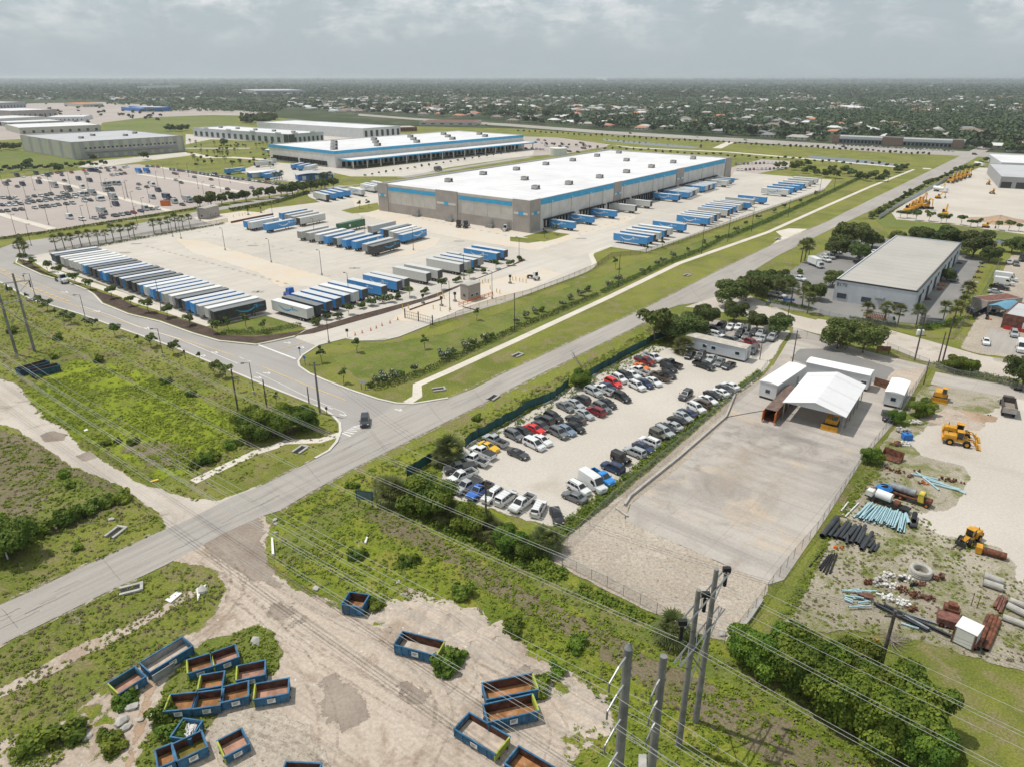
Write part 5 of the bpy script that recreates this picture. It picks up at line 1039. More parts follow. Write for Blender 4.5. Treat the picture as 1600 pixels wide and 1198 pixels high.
carrow([('sedan',(520,240),(-90,100),'silver'),('suv',(640,210),(190,50),'dark grey'),('suv',(640,265),(190,45),'white'),('sedan',(640,315),(190,45),'silver'),('pickup',(830,335),(190,60),'grey'),('suv',(925,247),(-110,100),'black'),('sedan',(1012,272),(-110,100),'grey')],E_,'behind the office trailer, middle',g)
carrow([('sedan',(960,388),(190,70),'dark red'),('suv',(1080,367),(210,95),'dark red'),('sedan',(1215,307),(-110,100),'silver'),('suv',(1092,455),(-90,110),'dark grey')],E_,'behind the office trailer, near the posts',g)
carrow([('sedan',(805,897),(-230,-85),'white'),('sedan',(747,938),(230,100),'dark grey'),('sedan',(682,977),(-230,-95),'white'),('sedan',(592,1012),(230,100),'black'),('sedan',(532,1072),(230,90),'white'),('suv',(452,1120),(-210,-90),'brown')],E_,'at the far end of the right-hand row',g)
carrow([('suv',(1342,772),(240,115),'white'),('sedan',(1232,832),(-260,-110),'navy'),('sedan',(1182,877),(240,120),'silver'),('sedan',(1112,927),(-240,-100),'black'),('sedan',(1052,992),(-230,-100),'silver'),('sedan',(970,1022),(240,110),'black'),('suv',(942,1070),(230,120),'silver'),('jeep',(872,1112),(240,110),'olive')],D_,'in the right-hand row',g)
carrow([('suv',(1235,232),(-230,-95),'white'),('sedan',(1165,302),(280,120),'navy'),('suv',(1055,362),(-240,-100),'silver'),('jeep',(880,440),(280,130),'black'),('suv',(780,552),(-270,-115),'navy')],F_,'along the vine-covered fence',g)
carrow([('pickup',(640,682),(330,200),'bright blue'),('high_roof_van',(530,735),(330,220),'white'),('suv',(355,812),(260,140),'white'),('sedan',(300,918),(-280,-120),'grey')],F_,'at the near end of the right-hand row',g)
put('suv',(570,656),(-3,40),(.02,.025,.04),'dark blue SUV driving up to the junction')
def one(kind,x,y,d,colour,label,group=None):return put(kind,(x,y),d,colour,label,group)
g='work trucks beside the white warehouse'
for i,(k,x,y,d,c_,lb) in enumerate([('box_truck',1275,411,(20,8),'white','white box truck nearest the clipped hedge'),('pickup_work',1290,405.5,(20,8),'white','white service pickup just behind the box truck'),('pickup_work',1296,401,(20,8),'silver','silver service pickup, second behind the box truck'),('pickup_work',1302,397,(20,8),'white','white service pickup, third behind the box truck'),('pickup_work',1308,393,(20,8),'white','white service pickup, fourth behind the box truck'),('box_truck',1319,386,(20,8),'white','white box truck under the oak at the end of the line'),('box_truck',1330,378,(20,8),'white','white box truck furthest under the trees'),
 ('pickup',1248,435,(20,5),'white','white pickup parked left of the round dark tree'),('pickup',1236,443,(20,5),'silver','silver pickup below the left oak'),('pickup',1215,461,(20,4),'white','white pickup by the hedge corner'),('suv',1226,449,(20,5),'white','white SUV half hidden by palms'),('sedan',1366,393,(12,-10),'white','white car against the left wall of the white warehouse'),('pickup',1342,404,(14,-8),'silver','silver pickup against the left wall of the white warehouse'),
 ('pickup',1491,435,(10,-13),'silver','silver pickup on the asphalt right of the white warehouse'),('flatbed_truck',1376,498,(40,8),'white','white stake-bed truck behind the palms'),('sedan',1386,648,(2,10),'black','black car beside the small office trailer')]):one(k,x,y,d,c_,lb,None if i > 12 else g)
for i,(k,x,y,d,c_,lb) in enumerate([('sedan',1541,533,(2,12),'white','white car alone at the left of the small right-hand lot'),('suv',1585,521,(3,12),'silver','silver SUV in the small right-hand lot'),('high_roof_van',1596,541,(2,12),'white','white van at the right edge of the small lot'),('sedan',1554,487,(10,-5),'black','black car in the blue carport'),('suv',1520,487,(12,6),'black','black SUV beside the rusty shed'),('high_roof_van',1569,440,(22,3),'white','white bus-like van nearest the blue carport'),('step_van',1572,433,(22,3),'white','larger white camper behind the bus-like van'),('pickup',1562,449,(20,3),'black','black pickup between vans and carport'),('sedan',1556,455,(20,2),'silver','silver car just behind the blue carport'),('sedan',1577,409,(4,10),'silver','silver car at the top right, left one'),('suv',1588,412,(4,10),'grey','grey SUV at the top right, middle one'),('suv',1597,405,(4,10),'black','black SUV at the right edge by the trees')]):one(k,x,y,d,c_,lb)
# tractors and yard trucks
for k,x,y,d,c_,lb in [('tractor_unit',95,437,(14,7),'white','white tractor unit without trailer on the kerb of the street'),('tractor_unit',718,351,(-5,6),'black','black tractor unit by the warehouse wall, left one'),('tractor_unit',729,352,(-5,6),'black','black tractor unit by the warehouse wall, right one'),('yard_truck',790,358,(-4,6),'white','white yard truck beside the warehouse pier'),('yard_truck',833,433,(14,4),'white','white yard truck alone beyond the gate bollards'),('tractor_unit',460,463,(-14,-4),'blue','blue tractor unit coupled to a trailer of the front row'),('tractor_unit',1024,310,(-14,-3),'white','white tractor unit coupled to a blue dock trailer')]:
    put(k,(x,y),d,c_,lb)
    
# ------------------------------------------------------------------ trailers
def trailer(kind,side,emblem,roofc=(.54,.56,.58),L=16.15,end=None,txt=True):
    r=thing('semi_trailer',(0,0,-500),0,None,'trailer'); PROTO[kind]=r; w2=1.3
    mb=MB(); mb.box(0,L,-w2,w2,1.15,4.05); o=mb.build('side_wall',M['box_paint'],r); o.color=(*side,1)
    mb=MB(); mb.box(-.02,L+.02,-w2-.02,w2+.02,4.052,4.11); o=mb.build('roof',M['roof_paint'],r); o.color=(*roofc,1)
    mb=MB(); mb.box(-.06,-.002,-w2+.04,w2-.04,1.2,4.0); mb.box(-.10,-.061,-.03,.03,1.25,3.95)
    for s_ in (-.6,.6):mb.box(-.10,-.061,s_-.02,s_+.02,1.3,3.9)
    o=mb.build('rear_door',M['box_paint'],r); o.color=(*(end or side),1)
    mb=MB(); mb.box(.3,L-.3,-w2-.03,w2+.03,1.02,1.148); mb.build('bottom_rail',M['dark_metal'],r)
    for s_ in (-1,1):mb=MB(); mb.box(L-3.9,L-3.7,s_*.95-.08,s_*.95+.08,.12,1.1); mb.box(L-4,L-3.6,s_*.95-.15,s_*.95+.15,0.02,.12); mb.build('landing_leg',M['dark_metal'],r)
    mb=MB(); mb.box(1.0,4.4,-.55,.55,.7,1.0); mb.build('bogie',M['dark_metal'],r); wheels(r,(1.9,3.2),.98,.5,.5)
    if emblem:
        em=M[emblem]
        for s_ in (-1,1):
            mb=MB(); n=16; cx=L*.60
            pts_lo=[]; pts_hi=[]
            for i in range(n+1):
                a=-1+2*i/n; x=a*3.1; z=2.1+1.0*(a*a)-.1*a; th=.42*(1-a*a)**.5*(1.15 if a > 0 else .9)+.05
                pts_lo.append((x,z-th/2)); pts_hi.append((x,z+th/2))
            f_=1 if s_ < 0 else -1
            def V_(x,z):return (cx+x*f_,s_*(w2+.015),z)
            mb.add([V_(*p_) for p_ in pts_lo]+[V_(*p_) for p_ in pts_hi],[(i,i+1,n+2+i,n+1+i) for i in range(n)])
            mb.add([V_(2.6,3.5),V_(3.65,3.55),V_(3.5,2.45),V_(3.25,2.45),V_(3.2,3.25),V_(2.6,3.25)],[(0,1,2,3,4,5)])
            mb.build('smile_emblem',em,r)
            if txt:text('lettering','prime',1.0,em,r,Matrix.Translation((cx+4.6*f_,s_*(w2+.02),3.0)) @ (Matrix.Rotation(R(90),4,'X') if s_ < 0 else Matrix.Rotation(R(180),4,'Z') @ Matrix.Rotation(R(90),4,'X')))
    return r
EMW='em_white'; M['em_white']=plain('white_emblem',(.72,.74,.75),.5,0,.04,.5); M['em_blue']=plain('blue_emblem',(.04,.33,.60),.5,0,.04,.5)
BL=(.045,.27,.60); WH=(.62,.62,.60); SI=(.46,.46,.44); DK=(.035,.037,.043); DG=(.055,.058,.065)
trailer('B',BL,'em_white',end=DG); trailer('W',WH,'em_blue',(.66,.67,.67),end=(.50,.50,.48)); trailer('S',SI,None,(.50,.51,.51),end=(.30,.30,.29)); trailer('K',DK,'em_blue',(.16,.17,.18),end=DK); trailer('N',(.56,.56,.54),None,(.52,.53,.53),end=DG); trailer('L',BL,'em_white',(.50,.52,.54),end=BL)  # ends darker than their sides: rear-face shade put into the door colour
trailer('G',(.03,.13,.06),None,(.03,.12,.06),end=(.03,.12,.06))
mb=MB(); mb.cyl((6.2,-1.31,2.6),(6.2,-1.335,2.6),.62,n=20); mb.build('round_badge',M['em_white'],PROTO['G'])
TN={'B':'blue trailer with white smile','W':'white trailer with blue smile','S':'plain silver trailer','K':'charcoal trailer with blue smile','N':'plain white trailer with dark doors','L':'all-blue trailer with white smile','G':'green container trailer'}
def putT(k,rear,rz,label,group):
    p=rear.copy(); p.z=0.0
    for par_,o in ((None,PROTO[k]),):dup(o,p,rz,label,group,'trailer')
def trow(seq,first,last,ang,where,group,jit=.25):
    """rear-end feet of the first and the last trailer in the photo; None leaves a gap"""
    a=G(*first); b=G(*last); n=len(seq); q=random.Random(int(first[0]))
    cnt={k:seq.count(k) for k in seq if k}; seen={}; idx=0
    for i,k in enumerate(seq):
        if not k:continue
        idx += 1; seen[k]=seen.get(k,0)+1; pth='' if cnt[k] == 1 else ORD[idx-1]+' along, '
        lb=f"{TN[k]}, {pth}{where}"
        while lb in used_labels:lb += ', again'
        p=a.lerp(b,i/max(1,n-1))+Vector((math.cos(ang),math.sin(ang),0))*q.uniform(-jit,jit)
        putT(k,p,ang+R(q.uniform(-.5,.5)),lb,group)
axR=math.atan2(*(lambda v_:(v_.y,v_.x))(F1[1])); AX=axR+R(90)             # the yard is square to the warehouse: u along the dock wall
aL=heading((338,506),(410,489)); 
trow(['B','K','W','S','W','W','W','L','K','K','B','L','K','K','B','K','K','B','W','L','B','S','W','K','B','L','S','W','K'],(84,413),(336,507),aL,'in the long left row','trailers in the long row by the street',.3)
aF=heading((487,503),(432,487.5))
a0=G(487,503); 
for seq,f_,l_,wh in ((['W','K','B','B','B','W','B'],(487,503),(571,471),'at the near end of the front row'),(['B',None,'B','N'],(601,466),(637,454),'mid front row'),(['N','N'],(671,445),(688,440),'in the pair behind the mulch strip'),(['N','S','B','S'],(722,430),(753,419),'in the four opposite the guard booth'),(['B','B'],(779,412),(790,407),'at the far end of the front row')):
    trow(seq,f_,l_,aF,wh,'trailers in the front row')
aM=heading((554,393),(598,381.5))
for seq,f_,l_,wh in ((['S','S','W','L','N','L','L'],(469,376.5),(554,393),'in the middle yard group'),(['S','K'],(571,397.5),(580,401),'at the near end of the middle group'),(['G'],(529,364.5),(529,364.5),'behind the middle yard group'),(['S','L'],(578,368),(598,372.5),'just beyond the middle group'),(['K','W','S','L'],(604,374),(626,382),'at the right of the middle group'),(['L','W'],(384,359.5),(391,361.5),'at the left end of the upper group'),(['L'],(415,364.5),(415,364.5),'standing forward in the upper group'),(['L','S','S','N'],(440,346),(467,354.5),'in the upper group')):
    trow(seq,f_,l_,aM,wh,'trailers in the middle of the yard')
aD=heading((897,361.5),(849,351.5)); aD2=axR+R(90)
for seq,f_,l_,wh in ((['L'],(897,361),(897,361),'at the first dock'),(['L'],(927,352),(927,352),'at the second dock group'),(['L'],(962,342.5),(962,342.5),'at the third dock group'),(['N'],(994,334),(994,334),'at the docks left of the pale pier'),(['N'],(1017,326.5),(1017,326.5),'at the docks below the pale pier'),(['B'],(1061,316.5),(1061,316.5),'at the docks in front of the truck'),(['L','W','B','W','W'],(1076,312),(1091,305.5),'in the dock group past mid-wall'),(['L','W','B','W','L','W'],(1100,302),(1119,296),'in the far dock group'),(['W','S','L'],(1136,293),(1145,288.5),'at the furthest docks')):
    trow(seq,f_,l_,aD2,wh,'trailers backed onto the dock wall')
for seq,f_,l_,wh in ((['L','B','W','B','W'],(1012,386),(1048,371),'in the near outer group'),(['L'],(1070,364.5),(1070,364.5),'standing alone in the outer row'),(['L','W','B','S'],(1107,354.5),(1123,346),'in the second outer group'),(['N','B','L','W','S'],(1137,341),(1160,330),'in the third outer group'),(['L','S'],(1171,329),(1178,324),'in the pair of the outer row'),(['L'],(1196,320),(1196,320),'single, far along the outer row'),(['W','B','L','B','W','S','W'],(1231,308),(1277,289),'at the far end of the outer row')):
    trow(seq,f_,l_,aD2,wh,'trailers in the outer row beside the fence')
aU=heading((512,316),(484,309))
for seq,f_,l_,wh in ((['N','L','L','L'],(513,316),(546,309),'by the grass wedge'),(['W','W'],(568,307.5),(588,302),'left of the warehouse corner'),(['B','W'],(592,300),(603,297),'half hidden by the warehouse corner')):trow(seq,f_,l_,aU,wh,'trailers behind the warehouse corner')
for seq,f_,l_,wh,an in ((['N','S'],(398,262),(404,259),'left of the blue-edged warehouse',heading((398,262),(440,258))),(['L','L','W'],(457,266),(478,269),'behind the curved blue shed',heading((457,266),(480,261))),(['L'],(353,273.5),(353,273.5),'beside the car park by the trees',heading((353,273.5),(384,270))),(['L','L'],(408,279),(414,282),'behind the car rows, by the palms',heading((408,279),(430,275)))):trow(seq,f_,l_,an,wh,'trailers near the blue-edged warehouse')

# ------------------------------------------------------------------ far car park
g='cars in the big left car park'; V_=tile(0,180,8); U_=tile(0,250,8); W_=tile(180,230,8); Xt=tile(360,230,8)
far=[]
def fc(t,k,x,y,c_,d=(10,2)):far.append((k,t(x,y),d,c_))
for x,y,c_ in ((30,470,'silver'),(65,465,'white'),(120,480,'black'),(200,478,'white'),(20,560,'navy'),(95,560,'white'),(125,540,'dark grey'),(180,555,'white'),(200,535,'dark grey'),(255,545,'grey'),(10,640,'dark grey'),(92,632,'grey'),(185,620,'dark grey'),(268,612,'brown'),(355,465,'silver'),(430,450,'black'),(515,445,'white'),(580,435,'dark grey'),(640,425,'dark grey'),(345,535,'silver'),(355,510,'dark grey'),(410,520,'dark grey'),(490,510,'dark grey'),(565,505,'silver'),(575,480,'grey'),(630,490,'dark grey'),(715,485,'silver'),(735,465,'dark grey'),(800,480,'silver'),(800,460,'dark grey'),(865,465,'dark grey'),(935,460,'white'),(940,440,'grey'),(435,595,'silver'),(525,585,'grey'),(595,578,'grey'),(670,567,'silver'),(730,555,'grey'),(828,547,'dark grey'),(908,538,'silver'),(1055,510,'white'),(1060,490,'dark grey'),(1130,500,'black'),(785,408,'silver'),(1030,740,'white'),(1188,722,'silver'),(1280,712,'dark grey'),(1430,692,'dark grey'),(1520,678,'silver'),(1590,668,'dark grey'),(110,260,'dark grey'),(215,330,'dark grey'),(805,255,'dark grey'),(775,190,'navy'),(490,228,'tan'),(530,183,'white'),(285,205,'white'),(895,155,'dark red'),(1080,168,'silver'),(1050,130,'red'),(715,160,'dark red'),(765,158,'dark grey'),(640,170,'dark grey'),(1245,150,'dark grey'),(1355,133,'dark grey'),(1210,105,'white'),(1260,100,'grey'),(1330,100,'grey'),(1375,97,'white'),(1430,95,'dark red'),(1450,127,'white'),(1505,125,'grey'),(1550,92,'silver'),(1590,80,'white'),(1400,190,'silver'),(1460,182,'silver'),(1510,175,'navy'),(1560,168,'dark red'),(845,430,'dark grey')):fc(U_,'far_car' if (x+y) % 3 else 'far_suv',x,y,c_)
for x,y,c_ in ((78,305,'grey'),(285,310,'navy'),(490,285,'navy'),(985,240,'navy'),(1125,262,'navy'),(215,197,'navy'),(455,172,'navy'),(595,197,'navy'),(1030,345,'white'),(1120,135,'navy'),(1165,135,'navy'),(1205,140,'navy'),(1300,315,'silver'),(1355,308,'silver'),(1420,300,'silver'),(1480,297,'silver'),(1325,382,'silver'),(1395,378,'dark grey'),(1015,440,'white'),(1075,437,'silver'),(1240,498,'white'),(1275,495,'white'),(1450,560,'navy'),(870,720,'white')):fc(U_,'far_van',x,y,c_)
for x,y,c_ in ((685,330,'silver'),(860,380,'grey'),(1160,425,'silver'),(1420,480,'silver'),(1285,665,'silver')):fc(U_,'far_truck',x,y,c_)
for x,y,c_ in ((10,850,'dark grey'),(80,835,'silver'),(155,825,'dark grey'),(228,812,'dark red'),(318,795,'navy'),(455,770,'grey'),(530,762,'white'),(295,462,'grey'),(435,445,'dark grey'),(395,497,'dark grey'),(290,515,'silver'),(760,410,'silver'),(825,442,'dark grey'),(990,372,'grey'),(1198,402,'brown'),(1215,490,'white'),(1405,522,'dark grey'),(760,332,'dark red'),(735,325,'brown'),(740,648,'dark grey'),(840,715,'dark grey'),(535,245,'dark red'),(430,235,'white'),(470,240,'grey'),(400,240,'dark grey')):fc(W_,'far_car',x,y,c_)
for x,y,c_ in ((380,775,'silver'),(470,478,'white'),(540,545,'navy'),(468,632,'silver'),(30,462,'silver'),(745,690,'silver'),(985,670,'silver'),(1250,352,'navy')):fc(W_,'far_van',x,y,c_)
for x,y,c_ in ((655,645,'navy'),(910,675,'silver'),(300,315,'bright blue'),(400,312,'bright blue')):fc(W_,'far_truck',x,y,c_)
cyc=['dark grey','silver','black','white','navy','dark grey','dark red','grey','white','black','silver','grey','dark red','dark grey','white','navy','silver']
for i in range(36):fc(W_,'far_car',690+i*25,275+i*3.55,cyc[i % 17],(2,10))
for i in range(17):fc(Xt,'far_car',110+i*42,390+i*6,cyc[(i*5) % 17],(2,10))
fc(Xt,'far_car',270,508,'grey'); fc(Xt,'far_car',480,535,'silver')
fcat={'far_car':'car','far_suv':'SUV','far_van':'van','far_truck':'truck'}
def zone(x,y):
    if y > 352:return 'left car park, near-left corner'
    if x < 55:return 'left car park, left third, front' if y > 305 else 'left car park, left third, back'
    if x < 150:return 'left car park, middle, front' if y > 318 else ('left car park, middle' if y > 288 else 'left car park, middle, back')
    if x < 262:return 'left car park, beyond the vans, front' if y > 305 else 'left car park, beyond the vans, back'
    return 'left car park, slanting row by the trees' if y > 262 else 'left car park, far edge'
cnt_={}
for k,p_,d,c_ in sorted(far,key=lambda t:t[1][0]):
    ky=f"{c_} {fcat[k]}",zone(*p_); cnt_[ky]=cnt_.get(ky,0)+1
seen_={}
for k,p_,d,c_ in sorted(far,key=lambda t:t[1][0]):
    ky=f"{c_} {fcat[k]}",zone(*p_); seen_[ky]=i=seen_.get(ky,0)+1
    lb=(f"{ky[0]}, {ORD[i-1]} such from the left, " if cnt_[ky] > 1 else ky[0]+', ')+ky[1]
    put(k,p_,d,c_,lb,g).__setitem__('category',fcat[k])
# other far car parks and moving traffic
q=random.Random(3)
for k in range(42):
    x=q.uniform(805,940); y=216+(x-800)*.07+q.choice([0,4,8,14])+q.uniform(-.4,.4)
    if y < 240-(x-880)*.1:c_=q.choice(cyc); put(q.choice(['far_car','far_suv']),(x,y),(10,1.5),c_,f"{c_} car in the distant car park behind the white tank",f"{c_} cars behind the white tank")
for k in range(26):
    t=(k % 13)/12; r_=k//13; c_=q.choice(cyc); put('far_car',(1150+t*75+r_*3,256+r_*9-t*2+q.uniform(-.3,.3)),(3,10),c_,f"{c_} car in the small car park at the far end of the largest warehouse",f"{c_} cars at the far warehouse end")
for k in range(30):
    x=1306+k*6.3; c_=q.choice(cyc); put('far_car',(x,225.5+(x-1306)*.055+q.uniform(-.2,.3)),(2,10),c_,f"{c_} car parked in front of the long grey shop row",f"{c_} cars before the shop row")
for x,y,c_ in ((690,190,'white'),(760,195.5,'dark grey'),(985,208.5,'dark grey'),(1090,214,'white'),(1318,229.5,'dark grey'),(1165,219,'silver'),(1523,241,'dark grey')):put('far_suv',(x,y),(20,2),c_,f"{c_} car driving on the distant highway",f"{c_} cars on the highway")
put('far_truck',(685,266),(12,-2),'grey','grey truck on the narrow street between the two blue-edged warehouses'); put('far_van',(1095,229),(3,8),'dark grey','dark van on the short link road')
for o in list(PROTO.values()):drop(o)

# ------------------------------------------------------------------ plants
RS=np.random.RandomState(11)
def quads(C,N_,S,asp=1.0,up=0.0):
    """leaf faces: centres C, outward normals N_, half sizes S"""
    n=len(C); N_=N_+RS.randn(n,3)*0.55; N_[:,2] += up; N_ /= np.linalg.norm(N_,axis=1)[:,None]+1e-9
    T=np.cross(N_,RS.randn(n,3)); T /= np.linalg.norm(T,axis=1)[:,None]+1e-9; Bv=np.cross(N_,T)
    a=T*S[:,None]; b=Bv*(S*asp)[:,None]
    V=np.stack([C-a-b*.6,C+a*.7-b,C+a+b*.7,C-a*.6+b],1).reshape(-1,3); return V,np.arange(n*4).reshape(-1,4)
def crownmesh(name,r,h,base,lobes,leaves,size,mat,seed,flat=1.0,extra=None):
    q=np.random.RandomState(seed); Cs=[]; Ns=[]
    L=[(0,0,base+h*.5,r*.62)]
    for k in range(lobes):
        a=q.rand()*6.283; rr=r*(.35+.45*q.rand()); z=base+h*(.25+.6*q.rand()); L.append((rr*math.cos(a),rr*math.sin(a),z,r*(.26+.22*q.rand())))
    w_=np.array([l[3]**2 for l in L]); w_ /= w_.sum()
    for l,c_ in zip(L,(w_*leaves).astype(int)):
        d=q.randn(c_,3); d /= np.linalg.norm(d,axis=1)[:,None]; d[:,2]=np.where(d[:,2] < -.45,-d[:,2],d[:,2])
        rad=l[3]*(.62+.42*q.rand(c_)**.6); P=d*rad[:,None]; P[:,2] *= .78*flat; Cs.append(P+np.array(l[:3])); Ns.append(d)
    C=np.concatenate(Cs); N_=np.concatenate(Ns); S=size*(.6+.8*q.rand(len(C))); V,F_=quads(C,N_,S,up=.25)
    me=npmesh(name,V,F_,mat if isinstance(mat,list) else [mat])
    if extra:
        mi=(q.rand(len(F_)) < extra).astype(np.int32); me.polygons.foreach_set('material_index',mi)
    return me
def trunkmesh(name,h,r,spread,seed,mat,limbs=5):
    q=random.Random(seed); mb=MB(); mb.tube([(0,0,-.1),(q.uniform(-.1,.1),q.uniform(-.1,.1),h*.5),(q.uniform(-.2,.2),q.uniform(-.2,.2),h)],[r*1.25,r,r*.75],8)
    for k in range(limbs):
        a=6.283*k/limbs+q.uniform(-.3,.3); z=h*q.uniform(.55,.95); mb.tube([(0,0,z),(spread*.5*math.cos(a),spread*.5*math.sin(a),z+spread*.45),(spread*math.cos(a),spread*math.sin(a),z+spread*.75)],[r*.5,r*.35,r*.14],5)
    return mb.mesh(name,mat)
PL={}
def treeproto(key,name,cat,variants):
    PL[key]=(name,cat,variants)
def plant(key,P_,label,group=None,s=1.0,z=0.0,zs=1.0,loc=None):
    name,cat,vs_=PL[key]; v=vs_[rnd.randrange(len(vs_))]; p=loc.copy() if loc is not None else G(*P_); p.z=z
    sc=s*rnd.uniform(.88,1.14); rz=rnd.uniform(0,6.283)
    if len(v) == 1:o=link(name,v[0][1]); tag(o,label,cat,group)
    else:
        o=thing(name,p,rz,label,cat,group)
        for nm,me in v:link(nm,me,o)
    o.location=p; o.rotation_euler=(0,0,rz); o.scale=(sc,sc,sc*zs*rnd.uniform(.92,1.08)); return o
treeproto('oak','oak_tree','tree',[[('trunk',trunkmesh('trunk',2.4,.28,2.6,k,M['bark'])),('crown',crownmesh('crown',4.9,7.0,.9,24,8500,.19,M['oak_leaf'],20+k))] for k in range(4)])
treeproto('bushy','bushy_tree','tree',[[('trunk',trunkmesh('trunk',2.2,.25,2.4,k+9,M['bark'])),('crown',crownmesh('crown',4.4,5.8,.3,20,11000,.155,M['bright_leaf'],40+k))] for k in range(4)])
treeproto('dark','leafy_tree','tree',[[('trunk',trunkmesh('trunk',2.0,.2,1.8,k+19,M['bark'])),('crown',crownmesh('crown',3.4,4.8,1.2,9,2000,.28,M['oak_leaf'],60+k))] for k in range(3)])
treeproto('young','young_tree','tree',[[('trunk',trunkmesh('trunk',1.6,.07,.8,k+29,M['bark'],4)),('crown',crownmesh('crown',1.7,2.2,1.3,6,620,.16,M['shrub_leaf'],70+k))] for k in range(3)])
treeproto('sapling','sapling','tree',[[('trunk',trunkmesh('trunk',1.3,.05,.5,k+39,M['bark'],3)),('crown',crownmesh('crown',.8,1.9,.9,4,260,.12,M['shrub_leaf'],80+k))] for k in range(3)])
treeproto('shrub','shrub','shrub',[[('shrub',crownmesh('shrub',1.5,1.9,.0,7,700,.15,M['shrub_leaf'],90+k))] for k in range(3)])
treeproto('flower','flowering_shrub','shrub',[[('shrub',crownmesh('flowering_shrub',1.9,2.6,.1,8,1100,.14,[M['shrub_leaf'],M['flower']],100+k,extra=.14))] for k in range(3)])
treeproto('clump','low_bush','bush',[[('bush',crownmesh('low_bush',1.3,1.3,-.2,7,800,.12,M['bright_leaf'],110+k))] for k in range(3)])
treeproto('far','distant_tree','tree',[[('t',crownmesh('distant_tree',5.2,7.5,.5,8,260,.95,M['far_leaf'],120+k))] for k in range(5)])
treeproto('far_small','roadside_tree','tree',[[('t',crownmesh('roadside_tree',2.0,3.6,.8,4,90,.55,M['far_leaf'],130+k))] for k in range(3)])
treeproto('mid','leafy_tree','tree',[[('t',crownmesh('leafy_tree',3.6,5.4,.4,8,900,.38,M['oak_leaf'],140+k))] for k in range(3)])
def palm(seed,h,fr=26,R_=2.0):
    q=random.Random(seed); tr=MB(); lx=q.uniform(-.3,.3); tr.tube([(0,0,-.1),(lx*.5,0,h*.5),(lx,0,h)],[.22,.17,.19],8); T=tr.mesh('trunk',M['palm_bark']); mb=MB(); c_=Vector((lx,0,h))
    for k in range(fr):
        a=q.uniform(0,6.283); e=q.uniform(-.75,1.35); d=Vector((math.cos(a)*math.cos(e),math.sin(a)*math.cos(e),math.sin(e))); L=R_*q.uniform(.5,.66); root_=c_+d*L
        side=d.cross(Vector((0,0,1))); side=side.normalized() if side.length > .01 else Vector((1,0,0)); up_=side.cross(d)
        for j in range(9):
            b=(j-4)*.30; f=(d*math.cos(b)+side*math.sin(b)); f2=Vector((f.x,f.y,f.z-.42)); ln=R_*q.uniform(.42,.58); wv=side*.07*math.cos(b)-d*.07*math.sin(b)
            mb.add([root_-wv,root_+wv,root_+f*ln*.6+wv,root_+f*ln*.6-wv,root_+f*ln*.6+f2.normalized()*ln*.5],[(0,1,2,3),(3,2,4)])
        mb.add([c_-side*.03,c_+side*.03,root_+side*.02,root_-side*.02],[(0,1,2,3)])
    return [('trunk',T),('crown',mb.mesh('crown',M['palm_leaf']))]
treeproto('palm','palm_tree','palm',[palm(k,5.0,46,2.3) for k in range(3)]); treeproto('low_palm','palm_clump','palm',[palm(k+5,1.6,70,2.6) for k in range(3)])

def many(key,pts,base,marks,group,s=1.0,zs=1.0,z=0.0):
    """labels: base look + where, told apart by their order along the line"""
    n=len(pts)
    for i,p in enumerate(pts):
        lb=base.format(o=ORD[i] if i < len(ORD) else 'another',a=marks[0])+''
        plant(key,p,lb,group,s,z,zs)
BR='round dark oak '
for x,y,s_,lb in ((1140,478,1.1,'leftmost of the clump by the side road mouth'),(1165,470,1.15,'second in the clump by the side road mouth'),(1192,462,1.15,'third in the clump by the side road mouth'),(1212,452,1.0,'right end of the clump by the side road mouth'),(1178,455,.9,'behind the clump by the side road mouth'),(1098,512,.95,'in front of the car yard, behind the bushes'),(1062,536,1.05,'broad one left of the palm clump at the yard corner'),(1090,530,.8,'hanging over the cars behind the office trailer'),(1042,530,.75,'at the left edge of the clump by the main road'),(1146,503,.75,'above the back row of cars'),(1182,516,.75,'at the yard corner beside the hanging sign'),(1216,524,.95,'beside the closed gate'),(1308,545,1.0,'left of the pair above the asphalt patch'),(1348,551,1.15,'right of the pair above the asphalt patch'),(1272,468,.9,'at the left wall of the white warehouse'),(1300,448,.8,'against the left wall corner of the white warehouse'),(1222,455,.95,'over the left end of the work truck lot'),(1342,410,1.15,'over the white service trucks'),(1303,402,1.15,'beside the main road above the truck lot'),(1322,388,1.35,'largest, beside the main road'),(1362,388,1.25,'behind the white warehouse, left one'),(1400,384,.9,'just left of the grey roof corner'),(1436,388,1.2,'behind the grey roof, first'),(1470,392,1.35,'behind the grey roof, second'),(1520,402,1.45,'behind the right end of the grey roof'),(1545,410,1.0,'beside the pond at the right'),(1580,395,.9,'at the right edge by the pond'),(1600,400,1.0,'at the extreme right by the pond'),(1478,440,.6,'low one at the far corner of the lot'),(1596,606,1.0,'at the right edge above the concrete slab'),(1572,236,1.2,'beside the far end of the main road'),(1590,238,1.2,'right of the far end of the main road')):
    plant('oak',(x,y),BR+lb,'oaks round the yards',s_*.88)
pl='sabal palm '
for i,(x,y) in enumerate(((1352,505),(1380,507),(1402,510),(1431,512),(1472,508),(1490,505),(1505,480),(1500,495))):plant('palm',(x,y),f'{ORD[i]} palm from the left in front of the white warehouse','palms before the white warehouse',1.05)
for i,(x,y) in enumerate(((1214,472),(1236,477),(1253,481),(1261,490))):plant('palm',(x,y),f'{ORD[i]} palm from the left behind the hedge of the truck lot','palms by the truck lot',.95)
for i,(x,y) in enumerate(((1251,410),(1257,408),(1263,406))):plant('palm',(x,y),f'{ORD[i]} palm from the left in the trio beside the main road','palms beside the main road',1.15)
